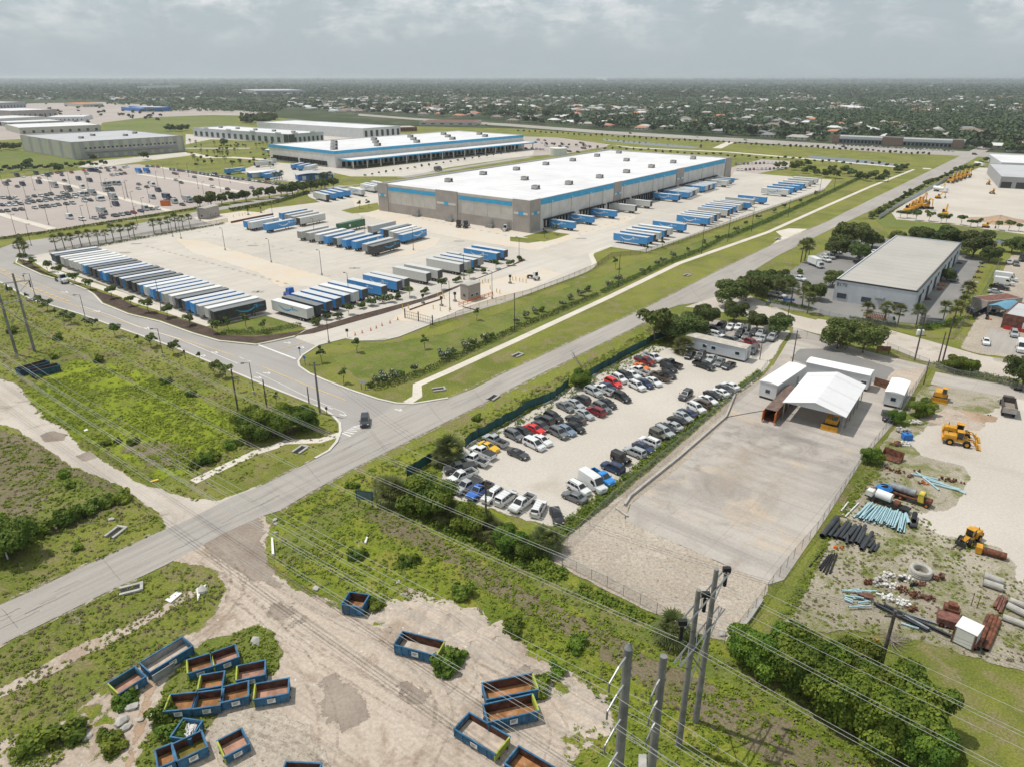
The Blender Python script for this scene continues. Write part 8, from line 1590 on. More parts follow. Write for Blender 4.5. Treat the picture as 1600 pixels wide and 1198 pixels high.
for x,y,lb in ((661,474,'nearest the mulch strip'),(690,478,'beside the cameras'),(711,471,'left of the guard booth'),(797,443,'beyond the guard booth'),(388,336,'at the upper gate, left'),(408,333,'at the upper gate, right')):
    rt_=thing('gate_reader',tuple(G(x,y)),AX,'black and grey gate reader '+lb,'gate reader','gate readers'); mb=MB(); mb.box(-.5,.5,-.4,.4,0,.5); mb.box(-.15,.15,-.15,.15,.5,2.2); mb.build('pedestal',M['grey_metal'],rt_); mb=MB(); mb.box(-.35,.35,-.3,.3,2.2,3.0); mb.build('reader_head',M['black'],rt_)
# signs
def sign(P_,w_,h,z,label,board,text_=None,ang=0.0,posts=(-.4,.4),txtm='white'):
    rt_=thing('sign',tuple(G(*P_)),ang,label,'sign')
    for p in posts:mb=MB(); mb.cyl((p*w_,.06,0),(p*w_,.06,z+h),.07,n=6); mb.build('post',M['dark_metal'],rt_)
    mb=MB(); mb.box(-w_/2,w_/2,-.05,0,z,z+h); bd=mb.build('board',M[board],rt_)
    if text_:text('lettering',text_,h*.35,M[txtm],bd,Matrix.Translation((0,-.06,z+h/2)) @ Matrix.Rotation(R(90),4,'X'))
    return rt_
rt_=sign((571,792),3.0,1.7,1.5,'dark teal sign frame with a blank grey board in the weeds','teal',ang=R(-8)); mb=MB(); mb.box(-1.3,1.3,-.07,-.051,1.65,3.05); mb.build('blank_panel',plain('grey_green_panel',(.10,.15,.16),.6),rt_)
for s_ in (-1,1):mb=MB(); mb.box(s_*1.45-.06,s_*1.45+.06,.05,1.3,2.6,2.72); mb.tube([(s_*1.45,1.3,0),(s_*1.45,1.3,2.7)],.06,6); mb.build('brace',M['teal'],rt_)
sign((568,608),1.2,.8,1.4,'small grey-blue sign by the hedge end','w_bluegrey'); sign((543,527),.8,.8,1.6,'dark round-cornered sign beside the driveway','dark_metal',posts=(0,)); sign((469,556),.6,.6,1.8,'small teal sign at the kerb, upper one','blue',posts=(0,)); sign((477,571),.6,.6,1.8,'small teal sign at the kerb, lower one','blue',posts=(0,)); sign((511,648),.5,.6,1.3,'small brown sign near the kerb ramp','rust_pink',posts=(0,)); sign((290,562),.5,.6,2.0,'small sign on the near verge by the saplings','dark_metal',posts=(0,)); sign((39,441),.5,.5,2.0,'small dark sign near the left end of the street','dark_metal',posts=(0,))
sign((1198,522),2.6,1.4,1.2,'pale rectangular sign at the corner of the car yard','w_pale',ang=R(15)); sign((1231,478),3.6,.7,1.6,'long pale blue sign on posts behind the hedge','blue',ang=R(-5)); sign((1379,553),3.4,1.3,.8,'brown board sign on the fence by the oaks','brown_wood',ang=R(-12)); 
# two gas tanks by the palms
for i,x in enumerate((1434,1440)):rt_=thing('gas_tank',tuple(G(x,524)),0,f'{"left" if i == 0 else "right"} of the two upright white tanks below the palms','tank'); mb=MB(); mb.cyl((0,0,.1),(0,0,1.5),.5,n=14); mb.cyl((0,0,1.5),(0,0,1.8),.5,.12,14); mb.build('body',M['white'],rt_); mb=MB(); mb.cyl((0,0,1.8),(0,0,1.95),.12,n=8); mb.build('valve',M['dark_metal'],rt_)
dumpster((1436,507),(1474,511),2.4,1.5,'pale',None,'long grey dumpster behind the hedge under the palms',None,'dump_grey','dump_grey',False)
# curved blue shed by the car park, small booths
rt_=thing('shed',tuple(G(466,283)),heading((466,283),(521,280)),'curved blue-sided shed behind the row of street trees','shed'); n=10; secs=[]
L=(G(521,280)-G(466,283)).length; mb=MB(); mb.box(0,L,0,12,0,3.6); mb.build('wall',M['blue'],rt_)
mb=MB()
for k in range(n):
    x0=-1+(L+2)*k/n; x1=-1+(L+2)*(k+1)/n; z0=3.7+.9*math.sin(k/n*4.2); z1=3.7+.9*math.sin((k+1)/n*4.2); mb.add([(x0,-1,z0),(x1,-1,z1),(x1,13,z1+.4),(x0,13,z0+.4),(x0,-1,z0+.25),(x1,-1,z1+.25),(x1,13,z1+.65),(x0,13,z0+.65)],[(0,1,2,3),(7,6,5,4),(0,4,5,1),(2,6,7,3)])
mb.build('curved_roof',M['roof_lgrey'],rt_)
for k in range(5):mb=MB(); mb.box(3+k*L/5.5,5.5+k*L/5.5,-.05,-.001,.3,3.0); mb.build('bay',M['bglass' if k % 2 else 'w_pale'],rt_)
rt_=thing('shed',tuple(G(393,279)),heading((393,279),(434,276)),'low white-roofed shed with a blue side near the car rows','shed'); L=(G(434,276)-G(393,279)).length; mb=MB(); mb.box(0,L,0,10,0,3.4); mb.build('wall',M['blue'],rt_); mb=MB(); mb.box(-.8,L+.8,-.8,10.8,3.4,3.7); mb.build('roof',M['roof_white'],rt_); mb=MB(); mb.box(.5,L*.35,-.06,-.001,.2,3.2); mb.build('door',M['w_pale'],rt_)
rt_=thing('canopy',tuple(G(413,244)),heading((413,244),(431,244)),'small white canopy with blue edge left of the blue-edged warehouse','canopy'); L=(G(431,244)-G(413,244)).length; mb=MB(); mb.box(0,L,0,14,4.5,5.0); mb.build('roof',M['roof_white'],rt_); mb=MB(); mb.box(0,L,-.2,-.001,4.3,5.1); mb.build('blue_edge',M['stripe'],rt_)
for x in (1,L-1):mb=MB(); mb.cyl((x,1,0),(x,1,4.5),.25,n=8); mb.build('column',M['w_pale'],rt_)
rt_=thing('storage_box',tuple(G(251,322)),heading((251,322),(266,322)),'orange-brown storage box in the big left car park','box'); mb=MB(); mb.box(0,4.5,0,3,0,2.6); mb.build('body',M['orange'],rt_,bevel=.05); mb=MB(); mb.box(-.1,4.6,-.1,3.1,2.6,2.7); mb.build('lid',M['brown_wood'],rt_)

# ------------------------------------------------------------------ equipment yard
YM=M['yellow_machine']
def wheelset(root,xs,y,r,w_,rim='yellow_machine'):
    for x in xs:
        for s_ in (-1,1):mb=MB(); mb.cyl((x,s_*y-w_/2,r),(x,s_*y+w_/2,r),r,n=18); wl_=mb.build('wheel',M['tyre'],root); mb=MB(); mb.cyl((x,s_*(y+w_/2)-.03,r),(x,s_*(y+w_/2)+.03,r),r*.5,n=12); mb.build('rim',M[rim],wl_)
def loader(P_,d,label,fork=False,s_=1.0):
    p=G(*P_); root=thing('wheel_loader',tuple(p),heading(P_,(P_[0]+d[0],P_[1]+d[1])),label,'wheel loader'); root.scale=(s_,)*3
    mb=MB(); mb.box(-3.3,-.6,-1.05,1.05,1.0,2.4,0,None,(-3.2,-.7,-.95,.95)); mb.box(-3.55,-3.3,-1.2,1.2,.8,1.7); mb.build('engine_hood',YM,root,bevel=.06)
    mb=MB(); mb.box(-.6,2.0,-.8,.8,.9,1.6,0,None,(-.5,1.6,-.7,.7)); mb.build('front_frame',YM,root,bevel=.05)
    mb=MB(); mb.box(-.75,.7,-.75,.75,1.9,3.3,0,None,(-.65,.55,-.68,.68)); cb=mb.build('cab',M['glass'],root); mb=MB(); mb.box(-.8,.7,-.8,.8,3.3,3.42)
    for x in (-.72,.6):
        for y in (-.72,.72):mb.box(x-.05,x+.05,y-.05,y+.05,1.9,3.3)
    mb.build('cab_frame',YM,root)
    for y in (-.6,.6):mb=MB(); mb.tube([(1.0,y,1.7),(2.6,y,1.5),(3.4,y,.6)],.13,6); mb.build('lift_arm',YM if not fork else M['dark_metal'],root)
    mb=MB()
    if fork:
        mb.box(3.4,3.55,-1.1,1.1,.3,1.3)
        for y in (-.6,.6):mb.box(3.5,4.9,y-.1,y+.1,.12,.22)
        mb.build('fork',M['dark_metal'],root)
    else:
        mb.loft([[(3.3,y,1.4),(3.35,y,.3),(4.4,y,.12),(4.4,y,.2),(3.55,y,.45),(3.45,y,1.4)] for y in (-1.45,1.45)]); mb.build('bucket',YM,root)
    wheelset(root,(-1.9,1.5),1.05,.8,.6); mb=MB(); mb.cyl((-2.4,.4,2.4),(-2.4,.4,3.1),.08,n=8); mb.build('exhaust',M['dark_metal'],root)
loader((1497,682),(30,6),'yellow wheel loader, far one of the side-by-side pair',s_=.85); loader((1497,694),(32,6),'yellow wheel loader, near one of the side-by-side pair',s_=.85); loader((1513,846),(-20,12),'yellow wheel loader with forks alone on the scrub edge',True,.72)
def excav(P_,d,label,reach=1.0,grp='excavators of the construction yard',blade=False,colr=None,s_=1.0,boom=True):
    Y_=colr or YM; p=G(*P_); root=thing('bulldozer' if blade else 'excavator',tuple(p),heading(P_,(P_[0]+d[0],P_[1]+d[1])),label,'bulldozer' if blade else 'excavator',grp); root.scale=(s_,)*3
    for y in (-1.1,1.1):
        mb=MB(); mb.loft([[(-1.9,y+k,.5),(-1.7,y+k,.05),(1.7,y+k,.05),(1.9,y+k,.5),(1.6,y+k,.9),(-1.6,y+k,.9)] for k in (-.28,.28)]); mb.build('track',M['dark_metal'],root)
    mb=MB(); mb.box(-1.9,1.1,-1.2,1.2,1.0,2.0,0,None,(-1.8,1.0,-1.1,1.1)); mb.build('body',Y_,root,bevel=.06); mb=MB(); mb.box(-.1,1.2,.2,1.1,2.0,3.0,0,None,(-.05,.9,.25,1.05)); mb.build('cab',M['glass'],root); mb=MB(); mb.box(-.15,1.1,.15,1.15,3.0,3.1); mb.build('cab_roof',Y_,root)
    if blade:mb=MB(); mb.loft([[(2.4,y,.05),(2.25,y,.6),(2.4,y,1.2),(2.5,y,1.2),(2.38,y,.6),(2.5,y,.05)] for y in (-1.6,1.6)]); mb.build('blade',Y_,root)
    elif boom:mb=MB(); mb.tube([(.9,-.2,1.9),(2.6,-.2,4.4),(4.6*reach,-.2,4.2)],[.28,.3,.22],6); mb.build('boom',Y_,root); mb=MB(); mb.tube([(4.4*reach,-.2,4.3),(5.0*reach,-.2,1.6)],[.2,.15],6); mb.build('stick',Y_,root); mb=MB(); mb.box(4.6*reach,5.4*reach,-.8,.4,.5,1.5,0,None,(4.8*reach,5.2*reach,-.8,.4)); mb.build('bucket',M['dark_metal'],root)
excav((1468,624),(-3,8),'yellow bulldozer beside the concrete slab in the equipment yard',grp=None,blade=True); excav((1298,666),(-4,8),'yellow roller-like machine parked under the canopy',grp=None,blade=True)
E7=tile(1200,100,4)
for i,(x,y,d) in enumerate(((870,935,(14,-5)),(890,925,(14,-5)),(912,915,(14,-5)),(935,905,(14,-5)),(955,880,(12,-4)),(980,905,(10,3)),(1140,745,(14,-5)),(1165,737,(14,-5)),(1190,728,(14,-5)),(1215,718,(14,-5)),(1245,710,(12,-4)),(1100,960,(3,-8)),(1085,790,(8,-2)),(1375,755,(3,6)),(1398,812,(5,2)),(1062,842,(6,0)))):excav(E7(x,y),d,f'{ORD[i]} yellow excavator of the construction yard, counted from the near row',s_=1.35 if i < 12 else .8)
put_=[(1075,800,'white tanker truck parked by the construction yard fence'),(1320,640,'grey bus-like vehicle beyond the construction yard')]
for x,y,lb in put_:
    rt_=thing('tanker_truck',tuple(G(*E7(x,y))),heading(E7(x,y),E7(x+60,y+8)),lb,'truck'); mb=MB(); mb.cyl((-4.5,0,2.1),(2.2,0,2.1),1.15,n=14); mb.build('tank',M['white'],rt_); mb=MB(); mb.box(2.5,4.6,-1.1,1.1,.6,2.7,0,None,(2.5,4.1,-1,1)); mb.build('cab',M['white'],rt_); wheelset(rt_,(-3.2,-1.8,3.4),.9,.5,.3,'rim')
excav((1540,356),(8,1),'small yellow digger by the sand heap',s_=.8)
mb=MB(); nh=40; q_=np.random.RandomState(2)
def heap(P_,r,h,label,mat,seed=1,name='sand_heap'):
    q=random.Random(seed); mb=MB(); rings=9; n=26; vs_=[]
    ph=[q.uniform(0,6) for _ in range(4)]
    for i in range(rings):
        rr=r*i/(rings-1)
        for j in range(n):a=6.283*j/n; k=1+.18*math.sin(3*a+ph[0])+.1*math.sin(7*a+ph[1]); z=h*max(0,1-(i/(rings-1)))**1.15*(1+.12*math.sin(4*a+i+ph[2]))-(.08 if i == rings-1 else 0); vs_.append((rr*k*math.cos(a),rr*k*math.sin(a)*.8,z))
    mb.add(vs_,[(i*n+j,i*n+(j+1) % n,(i+1)*n+(j+1) % n,(i+1)*n+j) for i in range(rings-1) for j in range(n)]); o=mb.build(name,GM[mat],smooth=True); o.location=G(*P_); tag(o,label,'heap')
heap((1561,346),13,2.8,'low brown heap of sand in the construction yard','reddirt'); heap((640,958),4.5,.8,'low white sand mound behind the long lone dumpster','sand',2); heap((700,968),5,.9,'low churned sand mound by the weed edge','sand',3); heap((735,1010),4,.8,'low sand mound between the weeds and the rusty dumpsters','sand',4); heap((775,1000),4,.7,'small sand mound in the weeds by the rusty pair','sand',5); heap((1490,655),6,1.0,'long pale dirt bank beside the dump truck track','sand',6); heap((1525,652),4,.8,'small reddish dirt bank near the dump truck','reddirt',7); heap((600,955),2.5,.5,'little sand mound beside the short blue dumpster','sand',8)
# dump truck
def dumptruck(P_,d,label):
    rt_=thing('dump_truck',tuple(G(*P_)),heading(P_,(P_[0]+d[0],P_[1]+d[1])),label,'truck'); mb=MB(); w_=1.25
    mb.loft([[(x,-w_,1.1),(x,-w_,2.5),(x,-w_+.12,2.5),(x,-w_+.12,1.3),(x,w_-.12,1.3),(x,w_-.12,2.5),(x,w_,2.5),(x,w_,1.1)] for x in (-3.8,1.4)]); mb.build('dump_body',M['brown_truck'],rt_)
    mb=MB(); mb.box(1.42,1.55,-w_,w_,1.1,2.7); mb.build('headboard',M['brown_truck'],rt_); mb=MB(); mb.box(-3.95,-3.82,-w_,w_,1.1,2.3); mb.build('tailgate',M['concrete_obj'],rt_)
    mb=MB(); mb.box(-3.7,1.3,-w_+.13,w_-.13,1.31,1.5); mb.build('load_of_dirt',GM['shadow_patch'],rt_); mb=MB(); mb.box(1.7,3.2,-1.1,1.1,.8,2.6,0,None,(1.75,2.9,-1,1)); mb.box(3.2,4.6,-.8,.8,.8,1.7); mb.build('cab',M['brown_truck'],rt_,bevel=.05); mb=MB(); mb.quad((3.19,-.9,1.75),(3.19,.9,1.75),(2.95,.85,2.5),(2.95,-.85,2.5)); mb.v=[(a+.03,b,c) for a,b,c in mb.v]; mb.build('windshield',M['glass'],rt_); wheelset(rt_,(-2.8,-1.5,3.7),1.0,.55,.4,'rust')
M['brown_truck']=plain('brown_truck_paint',(.09,.075,.07),.7,0,.2,1.0,dirt=((.25,.22,.19),.6))
dumptruck((1573,642),(-4,-24),'dirty brown dump truck seen from behind in the equipment yard')
# tank trucks
TR=tile(1200,620,4)
rt_=thing('tank_truck',tuple(G(*TR(900,650))),heading(TR(800,630),TR(980,690)),'old yellow truck with a long grey tank and rusty bonnet','truck'); rt_.scale=(.85,)*3
mb=MB(); mb.cyl((-4.4,0,2.0),(.3,0,2.0),.75,n=16); mb.build('tank',M['dump_grey'],rt_); mb=MB(); mb.box(-4.6,1.0,-1.1,1.1,.95,1.2); mb.build('rusty_bed',M['rust'],rt_)
mb=MB(); mb.box(.9,2.1,-1,1,.8,2.5,0,None,(.95,1.9,-.9,.9)); mb.build('cab',plain('old_yellow',(.55,.45,.06),.6,0,.2),rt_,bevel=.05); mb=MB(); mb.box(2.11,3.4,-.75,.75,.8,1.55); mb.build('bonnet',M['rust'],rt_,bevel=.1); mb=MB(); mb.quad((2.16,-.85,1.6),(2.16,.85,1.6),(2.0,.8,2.35),(2.0,-.8,2.35)); mb.build('windshield',M['glass'],rt_); wheelset(rt_,(-3.2,-2.0,2.7),.95,.5,.35,'orange')
rt_=thing('tank_trailer',tuple(G(*TR(740,675))),heading(TR(640,635),TR(860,720)),'black chassis trailer carrying a round white tank','trailer'); rt_.scale=(.82,)*3
mb=MB(); mb.box(-4.2,4.4,-.9,.9,.8,1.0); mb.build('chassis',M['black'],rt_); mb=MB(); mb.cyl((-2.3,0,1.95),(.7,0,1.95),.95,n=18); mb.build('tank',M['white'],rt_); mb=MB(); mb.box(-4.1,-2.8,-.8,.8,1.0,2.2); mb.build('pump_box',M['w_pale'],rt_,bevel=.05); mb=MB(); mb.box(1.2,2.4,-.7,.7,1.0,1.7); mb.build('engine',M['rust'],rt_,bevel=.1); wheelset(rt_,(-2.5,3.2),.9,.5,.35,'rust')
mb=MB()
for k in range(5):
    n=28; pts=[(math.cos(6.283*i/n)*(1.5-.12*k),math.sin(6.283*i/n)*(1.5-.12*k),1.7+.12*k) for i in range(n+1)]; mb.tube(pts,.1,5)
rt_=thing('hose_reel',tuple(G(*TR(718,610))),0,'flat coil of bright blue hose behind the white tank','hose'); rt_.scale=(.8,.8,.8); mb.build('hose',M['bright_hose'] if 'bright_hose' in M else plain('bright_blue_hose',(.02,.22,.62),.5),rt_); mb=MB(); mb.box(-1.2,1.2,-1.2,1.2,0,1.55); mb.build('stand',M['dark_metal'],rt_)
# pipes, each one its own
def pipe(a,b,r,mat,label,group,z=None,hollow=True,name='pipe'):
    A=G(*a); B=G(*b); z=r+.03 if z is None else z; A.z=B.z=z; mb=MB(); d=(B-A)
    if hollow:n=12; mb.cyl(Vector(),d,r,n=n,cap=False); mb.cyl(Vector(),d,r*.84,n=n,cap=False,m=1)
    else:mb.cyl(Vector(),d,r,n=12)
    o=mb.build(name,[M[mat],M['black']],smooth=False); o.location=A; tag(o,label,'pipe',group); return o
q=random.Random(8); n=46
for i in range(n):
    t=i/(n-1); lay=i % 3; x0=625+t*235+q.uniform(-6,6); y0=672+t*72+q.uniform(-8,8); x1=540+t*300+q.uniform(-10,10); y1=752+t*95+q.uniform(-12,12)
    pipe(TR(x0,y0),TR(x1,y1),.12,'pvc',f'{ORD[i] if i < 40 else ORD[i-40]+" from the right end"} pale blue pipe from the left in the scattered heap','pale blue pipes in the heap',.15+.2*lay)
for i,(a,b) in enumerate((((500,660),(455,716)),((565,666),(480,752)),((470,1),(0,0)))[:2]):pipe(TR(*a),TR(*b),.12,'white',f'{["left", "right"][i]} of the two white pipes lying left of the blue heap','white pipes')
for i,(x0,y0,x1,y1,r_) in enumerate(((430,765,335,882,.42),(440,800,378,880,.28),(495,790,412,888,.30),(512,800,445,892,.28),(545,808,468,900,.28),(550,825,500,885,.24),(575,815,512,918,.28),(605,812,548,920,.28),(600,860,560,935,.2),(615,875,575,940,.2),(650,855,580,962,.30),(495,870,487,935,.2),(660,900,625,945,.2),(668,925,632,975,.2),(690,925,660,970,.18),(530,830,480,880,.2))):pipe(TR(x0,y0),TR(x1,y1),r_,'black_pipe',f'{ORD[i]} dark grey pipe of the pile by the fence, left to right','dark grey pipes by the fence',r_+.05+(.3 if i in (5,8,11) else 0))
for i,(x0,y0,x1,y1) in enumerate(((430,985,385,1105),(415,980,360,1110),(400,985,345,1095),(392,985,325,1085),(380,990,320,1070))):pipe(TR(x0,y0),TR(x1,y1),.12,'black',f'{ORD[i]} black rod from the right in the small bundle below the pipes','black rods')
pipe(TR(355,950),TR(258,1062),.1,'black','single black rod left of the small bundle',None)
for i,(x0,y0,x1,y1) in enumerate(((925,470,1068,585),(890,485,1060,522),(975,505,1100,545),(1020,545,1230,600),(1100,550,1235,608),(1000,525,1200,585))):pipe(TR(x0,y0),TR(x1,y1),.14,'pvc',f'{ORD[i]} pale blue pipe of the fan above the yellow truck','fan of pale blue pipes',.17+.1*(i % 2))
pipe(TR(915,745),TR(905,792),.4,'black','upright black drum section beside the blue pipe heap',None,.6); pipe(TR(880,812),TR(925,818),.38,'black_pipe','short fat dark pipe section beside the drum',None); pipe(TR(860,745),TR(880,800),.3,'pvc','short fat pale blue pipe at the right end of the heap',None)
S4=tile(1200,898,4)
for i,(x0,y0,x1,y1,r_) in enumerate(((1345,20,1465,60,.5),(1340,60,1460,100,.5),(1505,170,1620,215,.42),(1490,205,1620,270,.48),(1460,275,1620,335,.42))):pipe(S4(x0,y0),S4(x1,y1),r_,'concrete_obj',f'{ORD[i]} pale concrete pipe from the top at the right edge','pale concrete pipes')
for i,(x0,y0,x1,y1) in enumerate(((1375,260,1285,470),(1400,262,1310,470),(1425,265,1350,475),(1445,290,1365,478))):pipe(S4(x0,y0),S4(x1,y1),.25,'rust',f'{ORD[i]} long dark rusty pipe from the left by the white box','long rusty pipes')
for i in range(9):x=1440+i*6; pipe(S4(x+q.uniform(-5,5),135+i*2),S4(x-40+q.uniform(-5,10),200+i*6),.1,'rust_pink',f'{ORD[i]} thin reddish pipe from the left in the bundle at the right','thin reddish pipes',.13+.1*(i % 3))
q=random.Random(9)
for i in range(16):x=q.uniform(500,660); y=q.uniform(95,240); a=q.uniform(-.5,.25); l=q.uniform(50,95); pipe(S4(x-l/2,y-a*20-6),S4(x+l/2,y+a*30+8),.12,'pvc',f'{ORD[i]} pale blue flanged pipe of the lower scrap heap, left to right','pale blue scrap pipes',.15+.15*(i % 3))
for i in range(7):pipe(S4(545+i*8,125+i*5),S4(650,128+i*7),.1,'rust_pink',f'{ORD[i]} red pipe among the pale blue scrap pipes','red scrap pipes',.35+.05*i)
for i,(x0,y0,x1,y1) in enumerate(((660,180,1010,350),(670,195,990,355),(690,190,960,320),(720,195,1140,395),(760,220,1110,330),(850,265,1000,350))):
    A=G(*S4(x0,y0)); B=G(*S4(x1,y1)); mb=MB(); L=(B-A).length; mb.box(0,L,-.16,.16,0,.05); mb.box(0,L,-.03,.03,.05,.3); mb.box(0,L,-.16,.16,.3,.35); o=mb.build('steel_beam',M['dump_grey' if i > 3 else 'black_pipe']); o.location=A+Vector((0,0,.03+.12*(i % 2))); o.rotation_euler=(0,0,math.atan2(B.y-A.y,B.x-A.x)); tag(o,f'{ORD[i]} long dark steel beam lying below the scrap heaps','beam','steel beams')
pipe(S4(830,305),S4(940,340),.14,'pvc','pale blue pipe lying beside the steel beams',None)
for i,(x0,y0,x1,y1) in enumerate(((590,455,690,405),(600,462,690,435),(615,468,700,442))):pipe(S4(x0,y0),S4(x1,y1),.09,'orange',f'{ORD[i]} orange bar of the trio by the bush tops','orange bars')
# coil, scrap machines, boxes
mb=MB(); n=24
for k in range(3):pts=[(math.cos(6.283*i/n)*1.25,math.sin(6.283*i/n)*1.25,.2+.28*k) for i in range(n+1)]; mb.tube(pts,.3,7)
o=mb.build('hose_coil',M['concrete_obj']); o.location=G(*TR(950,1105)); tag(o,'big pale ring of coiled pipe above the scrap heaps','coil')
def junk(P_,s_,mat,label,seed,n=14,name='scrap_pile',cat='scrap'):
    q=random.Random(seed); mb=MB(); s_ *= .6
    for k in range(n):
        Mx=Matrix.Translation((q.uniform(-s_,s_),q.uniform(-s_*.6,s_*.6),q.uniform(.1,s_*.45))) @ Matrix.Rotation(q.uniform(0,6),4,'Z') @ Matrix.Rotation(q.uniform(-.6,.6),4,'X')
        if k % 2:mb.box(-q.uniform(.1,.4)*s_,q.uniform(.1,.4)*s_,-.12*s_,.12*s_,-.08,.12,0,Mx)
        else:mb.add([Mx @ Vector(v) for v in MB().cyl((0,0,-.2),(0,0,.25),q.uniform(.12,.26)*s_,n=9).v],MB().cyl((0,0,0),(0,0,1),1,n=9).f)
    o=mb.build(name,M[mat]); o.location=G(*P_); tag(o,label,cat)
for i,(x,y,s_,m_,lb) in enumerate(((700,1150,1.6,'concrete_obj','heap of pale valves, left part'),(760,1125,1.5,'w_pale','heap of pale valves, middle part'),(860,1140,1.5,'w_pale','heap of pale machine parts beside the coil'),(1060,1135,1.6,'rust','rusty engine block right of the pale coil'),(625,1160,1.3,'rust','rusty winch left of the white valves'))):junk(TR(x,y),s_,m_,lb,i)
for i,(x,y,s_,m_,lb) in enumerate(((705,60,1.5,'concrete_obj','lower heap of pale valves, left end'),(770,75,1.5,'w_pale','lower heap of pale valves, second from left'),(730,140,1.4,'white','white valve heap above the beams, left'),(790,170,1.5,'w_pale','pale valve heap above the beams, middle'),(850,185,1.4,'white','white valve heap above the beams, right'),(850,100,1.4,'rust','rusty heap between the white valve heaps'),(930,130,1.5,'rust','dark rusty heap with an orange top'),(1010,150,1.3,'rust_pink','reddish heap at the right end of the scrap'),(900,215,1.2,'rust','small rusty heap just above the beams'),(835,35,.9,'black','small black heap of parts'),(910,65,1.0,'black','black drum-like heap beside the red bars'),(960,60,1.0,'rust_pink','reddish bars lying below the coil'))):junk(S4(x,y),s_,m_,lb,i+20)
for i,(x,y,s_,m_,lb) in enumerate(((745,445,.8,'rust','first rusty lump below the tall bucket'),(772,460,.8,'rust','second rusty lump below the tall bucket'),(820,470,1.2,'rust','rusty frame in the row above the blue hose'),(890,500,1.2,'rust_pink','reddish block in the row above the tank'),(945,535,1.1,'rust_pink','second reddish block above the yellow truck'),(985,545,.9,'orange','small orange machine part above the yellow truck'),(930,465,.9,'rust','rusty head of the pale blue fan'),(1100,520,1.5,'rust','tangled rusty machinery across the blue fan'),(1155,525,1.2,'rust','rusty machine right of the blue fan'),(1215,540,.6,'rust','small rusty piece at the edge of the drive'),(440,945,1.0,'orange','orange compact machine below the dark pipes'),(1320,130,.8,'rust','rusty pieces near the dump truck'),(1375,120,.7,'rust','small rusty piece further right near the dump truck'))):junk(TR(x,y),s_,m_,lb,i+50,9)
junk(TR(845,215),2.2,'concrete_obj','pile of grey boards near the fence end',90,26); junk(TR(920,165),1.8,'w_tan','pile of pale timbers near the fence end',91,24); junk(TR(800,300),1.8,'brown_wood','stack of brown timber behind the rusty bucket',92,20); junk(TR(850,300),1.6,'w_pale','stack of pale boards right of the brown timber',93,16)
rt_=thing('water_tank',tuple(G(*TR(865,262))),0,'small blue plastic tank beside the board piles','tank'); mb=MB(); mb.box(-.9,.9,-.7,.7,0,1.2); mb.build('body',M['blue'],rt_,bevel=.1); mb=MB(); mb.cyl((0,0,1.2),(0,0,1.32),.2,n=12); mb.build('lid',M['black'],rt_)
rt_=thing('loader_bucket',tuple(G(*TR(770,385))),heading(TR(720,380),TR(810,410)),'large rusty loader bucket lying beside the fence','bucket'); mb=MB(); mb.loft([[(x,-1.3,.1),(x,.9,.1),(x,1.2,1.5),(x,1.05,1.5),(x,.8,.3),(x,-1.3,.25)] for x in (-1.7,1.7)]); mb.build('shell',M['rust'],rt_)
for s_ in (-1,1):mb=MB(); mb.prism([(-1.3,.1),(.9,.1),(1.2,1.5)],-.05,.05); mb.v=[(s_*1.72+z,a,b) for a,b,z in mb.v]; mb.build('cheek',M['rust'],rt_)
rt_=thing('crate_unit',tuple(G(*S4(1143,415))),heading(S4(1143,415),S4(1210,448)),'square white steel box beside the rusty machine','box'); L=2.4; mb=MB(); mb.box(0,L,0,2.6,.15,2.5); mb.build('body',M['w_bluegrey'],rt_,bevel=.03); mb=MB(); mb.box(-.06,L+.06,-.06,2.66,2.5,2.6); mb.build('roof',M['roof_white'],rt_)
mb=MB(); mb.box(.2,L-.2,-.04,-.002,.25,2.4); mb.build('door',M['white'],rt_)
for x in (0,L):mb=MB(); mb.box(x-.09,x+.09,-.09,.09,.02,2.52); mb.build('corner_post',M['rust'],rt_)
rt_=thing('rusty_compressor',tuple(G(*S4(1135,310))),heading(S4(1080,300),S4(1180,330)),'rust-red engine-driven machine left of the white box','machine'); mb=MB(); mb.box(-1.6,1.5,-1,1,.3,1.3); mb.build('body',M['rust_pink'],rt_,bevel=.05); mb=MB(); mb.box(-.9,.9,1.05,2.6,.3,1.6); mb.box(-.5,.5,1.2,2.3,1.6,2.2); mb.build('engine',M['rust'],rt_,bevel=.05); mb=MB(); mb.cyl((1.0,0,1.3),(1.0,0,2.0),.12,n=8); mb.build('exhaust',M['dark_metal'],rt_)
wheelset(rt_,(-1.0,1.0),1.0,.35,.2,'rust')
for i,(x,y) in enumerate(((1268,190),(1305,205))):pole('steel_stake',S4(x,y),2.2,.06,f'{"left" if i == 0 else "right"} of the two rusty stakes in the scrub','rust','stake')
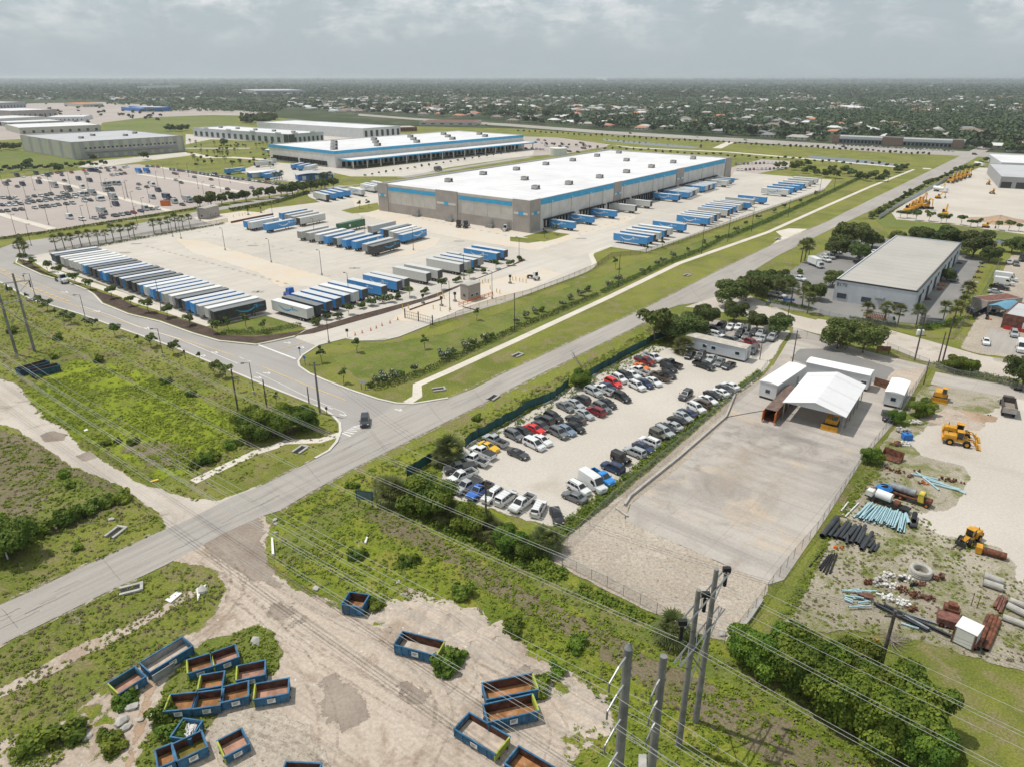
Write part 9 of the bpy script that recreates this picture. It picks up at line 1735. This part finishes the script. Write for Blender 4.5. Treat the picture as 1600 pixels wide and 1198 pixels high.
rt_=thing('roller_attachment',tuple(G(*TR(1390,990))),heading(TR(1330,970),TR(1470,1010)),'rusty roller with a yellow end lying by the drive','machine part'); mb=MB(); mb.cyl((-1.2,0,.6),(1.9,0,.6),.55,n=14); mb.build('drum',M['rust'],rt_); mb=MB(); mb.box(-2.0,-1.2,-.7,.7,.1,1.2); mb.build('end_frame',YM,rt_,bevel=.05)
# pallets, goods and bins along the right wall of the white warehouse and its fence
B7=tile(1200,360,4)
for i,(x,y,m_) in enumerate(((1160,260,'blue'),(1200,210,'teal'),(1120,300,'brown_wood'),(1085,345,'orange'),(1070,375,'brown_wood'),(995,435,'rust'),(1330,230,'dump_grey'),(1320,265,'rust'),(1300,300,'rust_pink'),(1285,330,'w_pale'),(1265,365,'rust'),(1345,210,'black_pipe'))):junk(B7(x,y),1.9,m_,f'{ORD[i]} stack of goods on the asphalt right of the white warehouse',200+i,12,'goods_stack','goods')
for i,(x,y,m_) in enumerate(((1350,525,'blue'),(1385,560,'orange'),(1365,555,'rust'),(1430,430,'dump_grey'))):junk(B7(x,y),.8,m_,f'{ORD[i]} small heap of goods beside the blue carport',230+i,8,'goods_stack','goods')
junk(B7(1560,1000),1.2,'black','dark pile of parts at the right edge by the slab',240,10); junk(B7(1450,950),.9,'teal','small green bin by the slab hedge',241,6); junk(B7(1450,1060),1.0,'w_pale','white scrap piece left of the dump truck',242,8)

# ------------------------------------------------------------------ the humid air
mb=MB(); mb.box(-26000,26000,-3000,42000,-1.4,82)
m=bpy.data.materials.new('humid_air'); m.use_nodes=True; nt=m.node_tree; nt.nodes.clear()
out=N(nt,'ShaderNodeOutputMaterial'); vo=N(nt,'ShaderNodeVolumePrincipled'); nt.links.new(vo.outputs[0],out.inputs['Volume'])
vo.inputs['Density'].default_value=8.5e-5; vo.inputs['Color'].default_value=(0.88,0.95,1.0,1); vo.inputs['Anisotropy'].default_value=0.3
hz=mb.build('haze',m); tag(hz,'pale bluish humid haze over the whole plain','haze',kind='stuff')
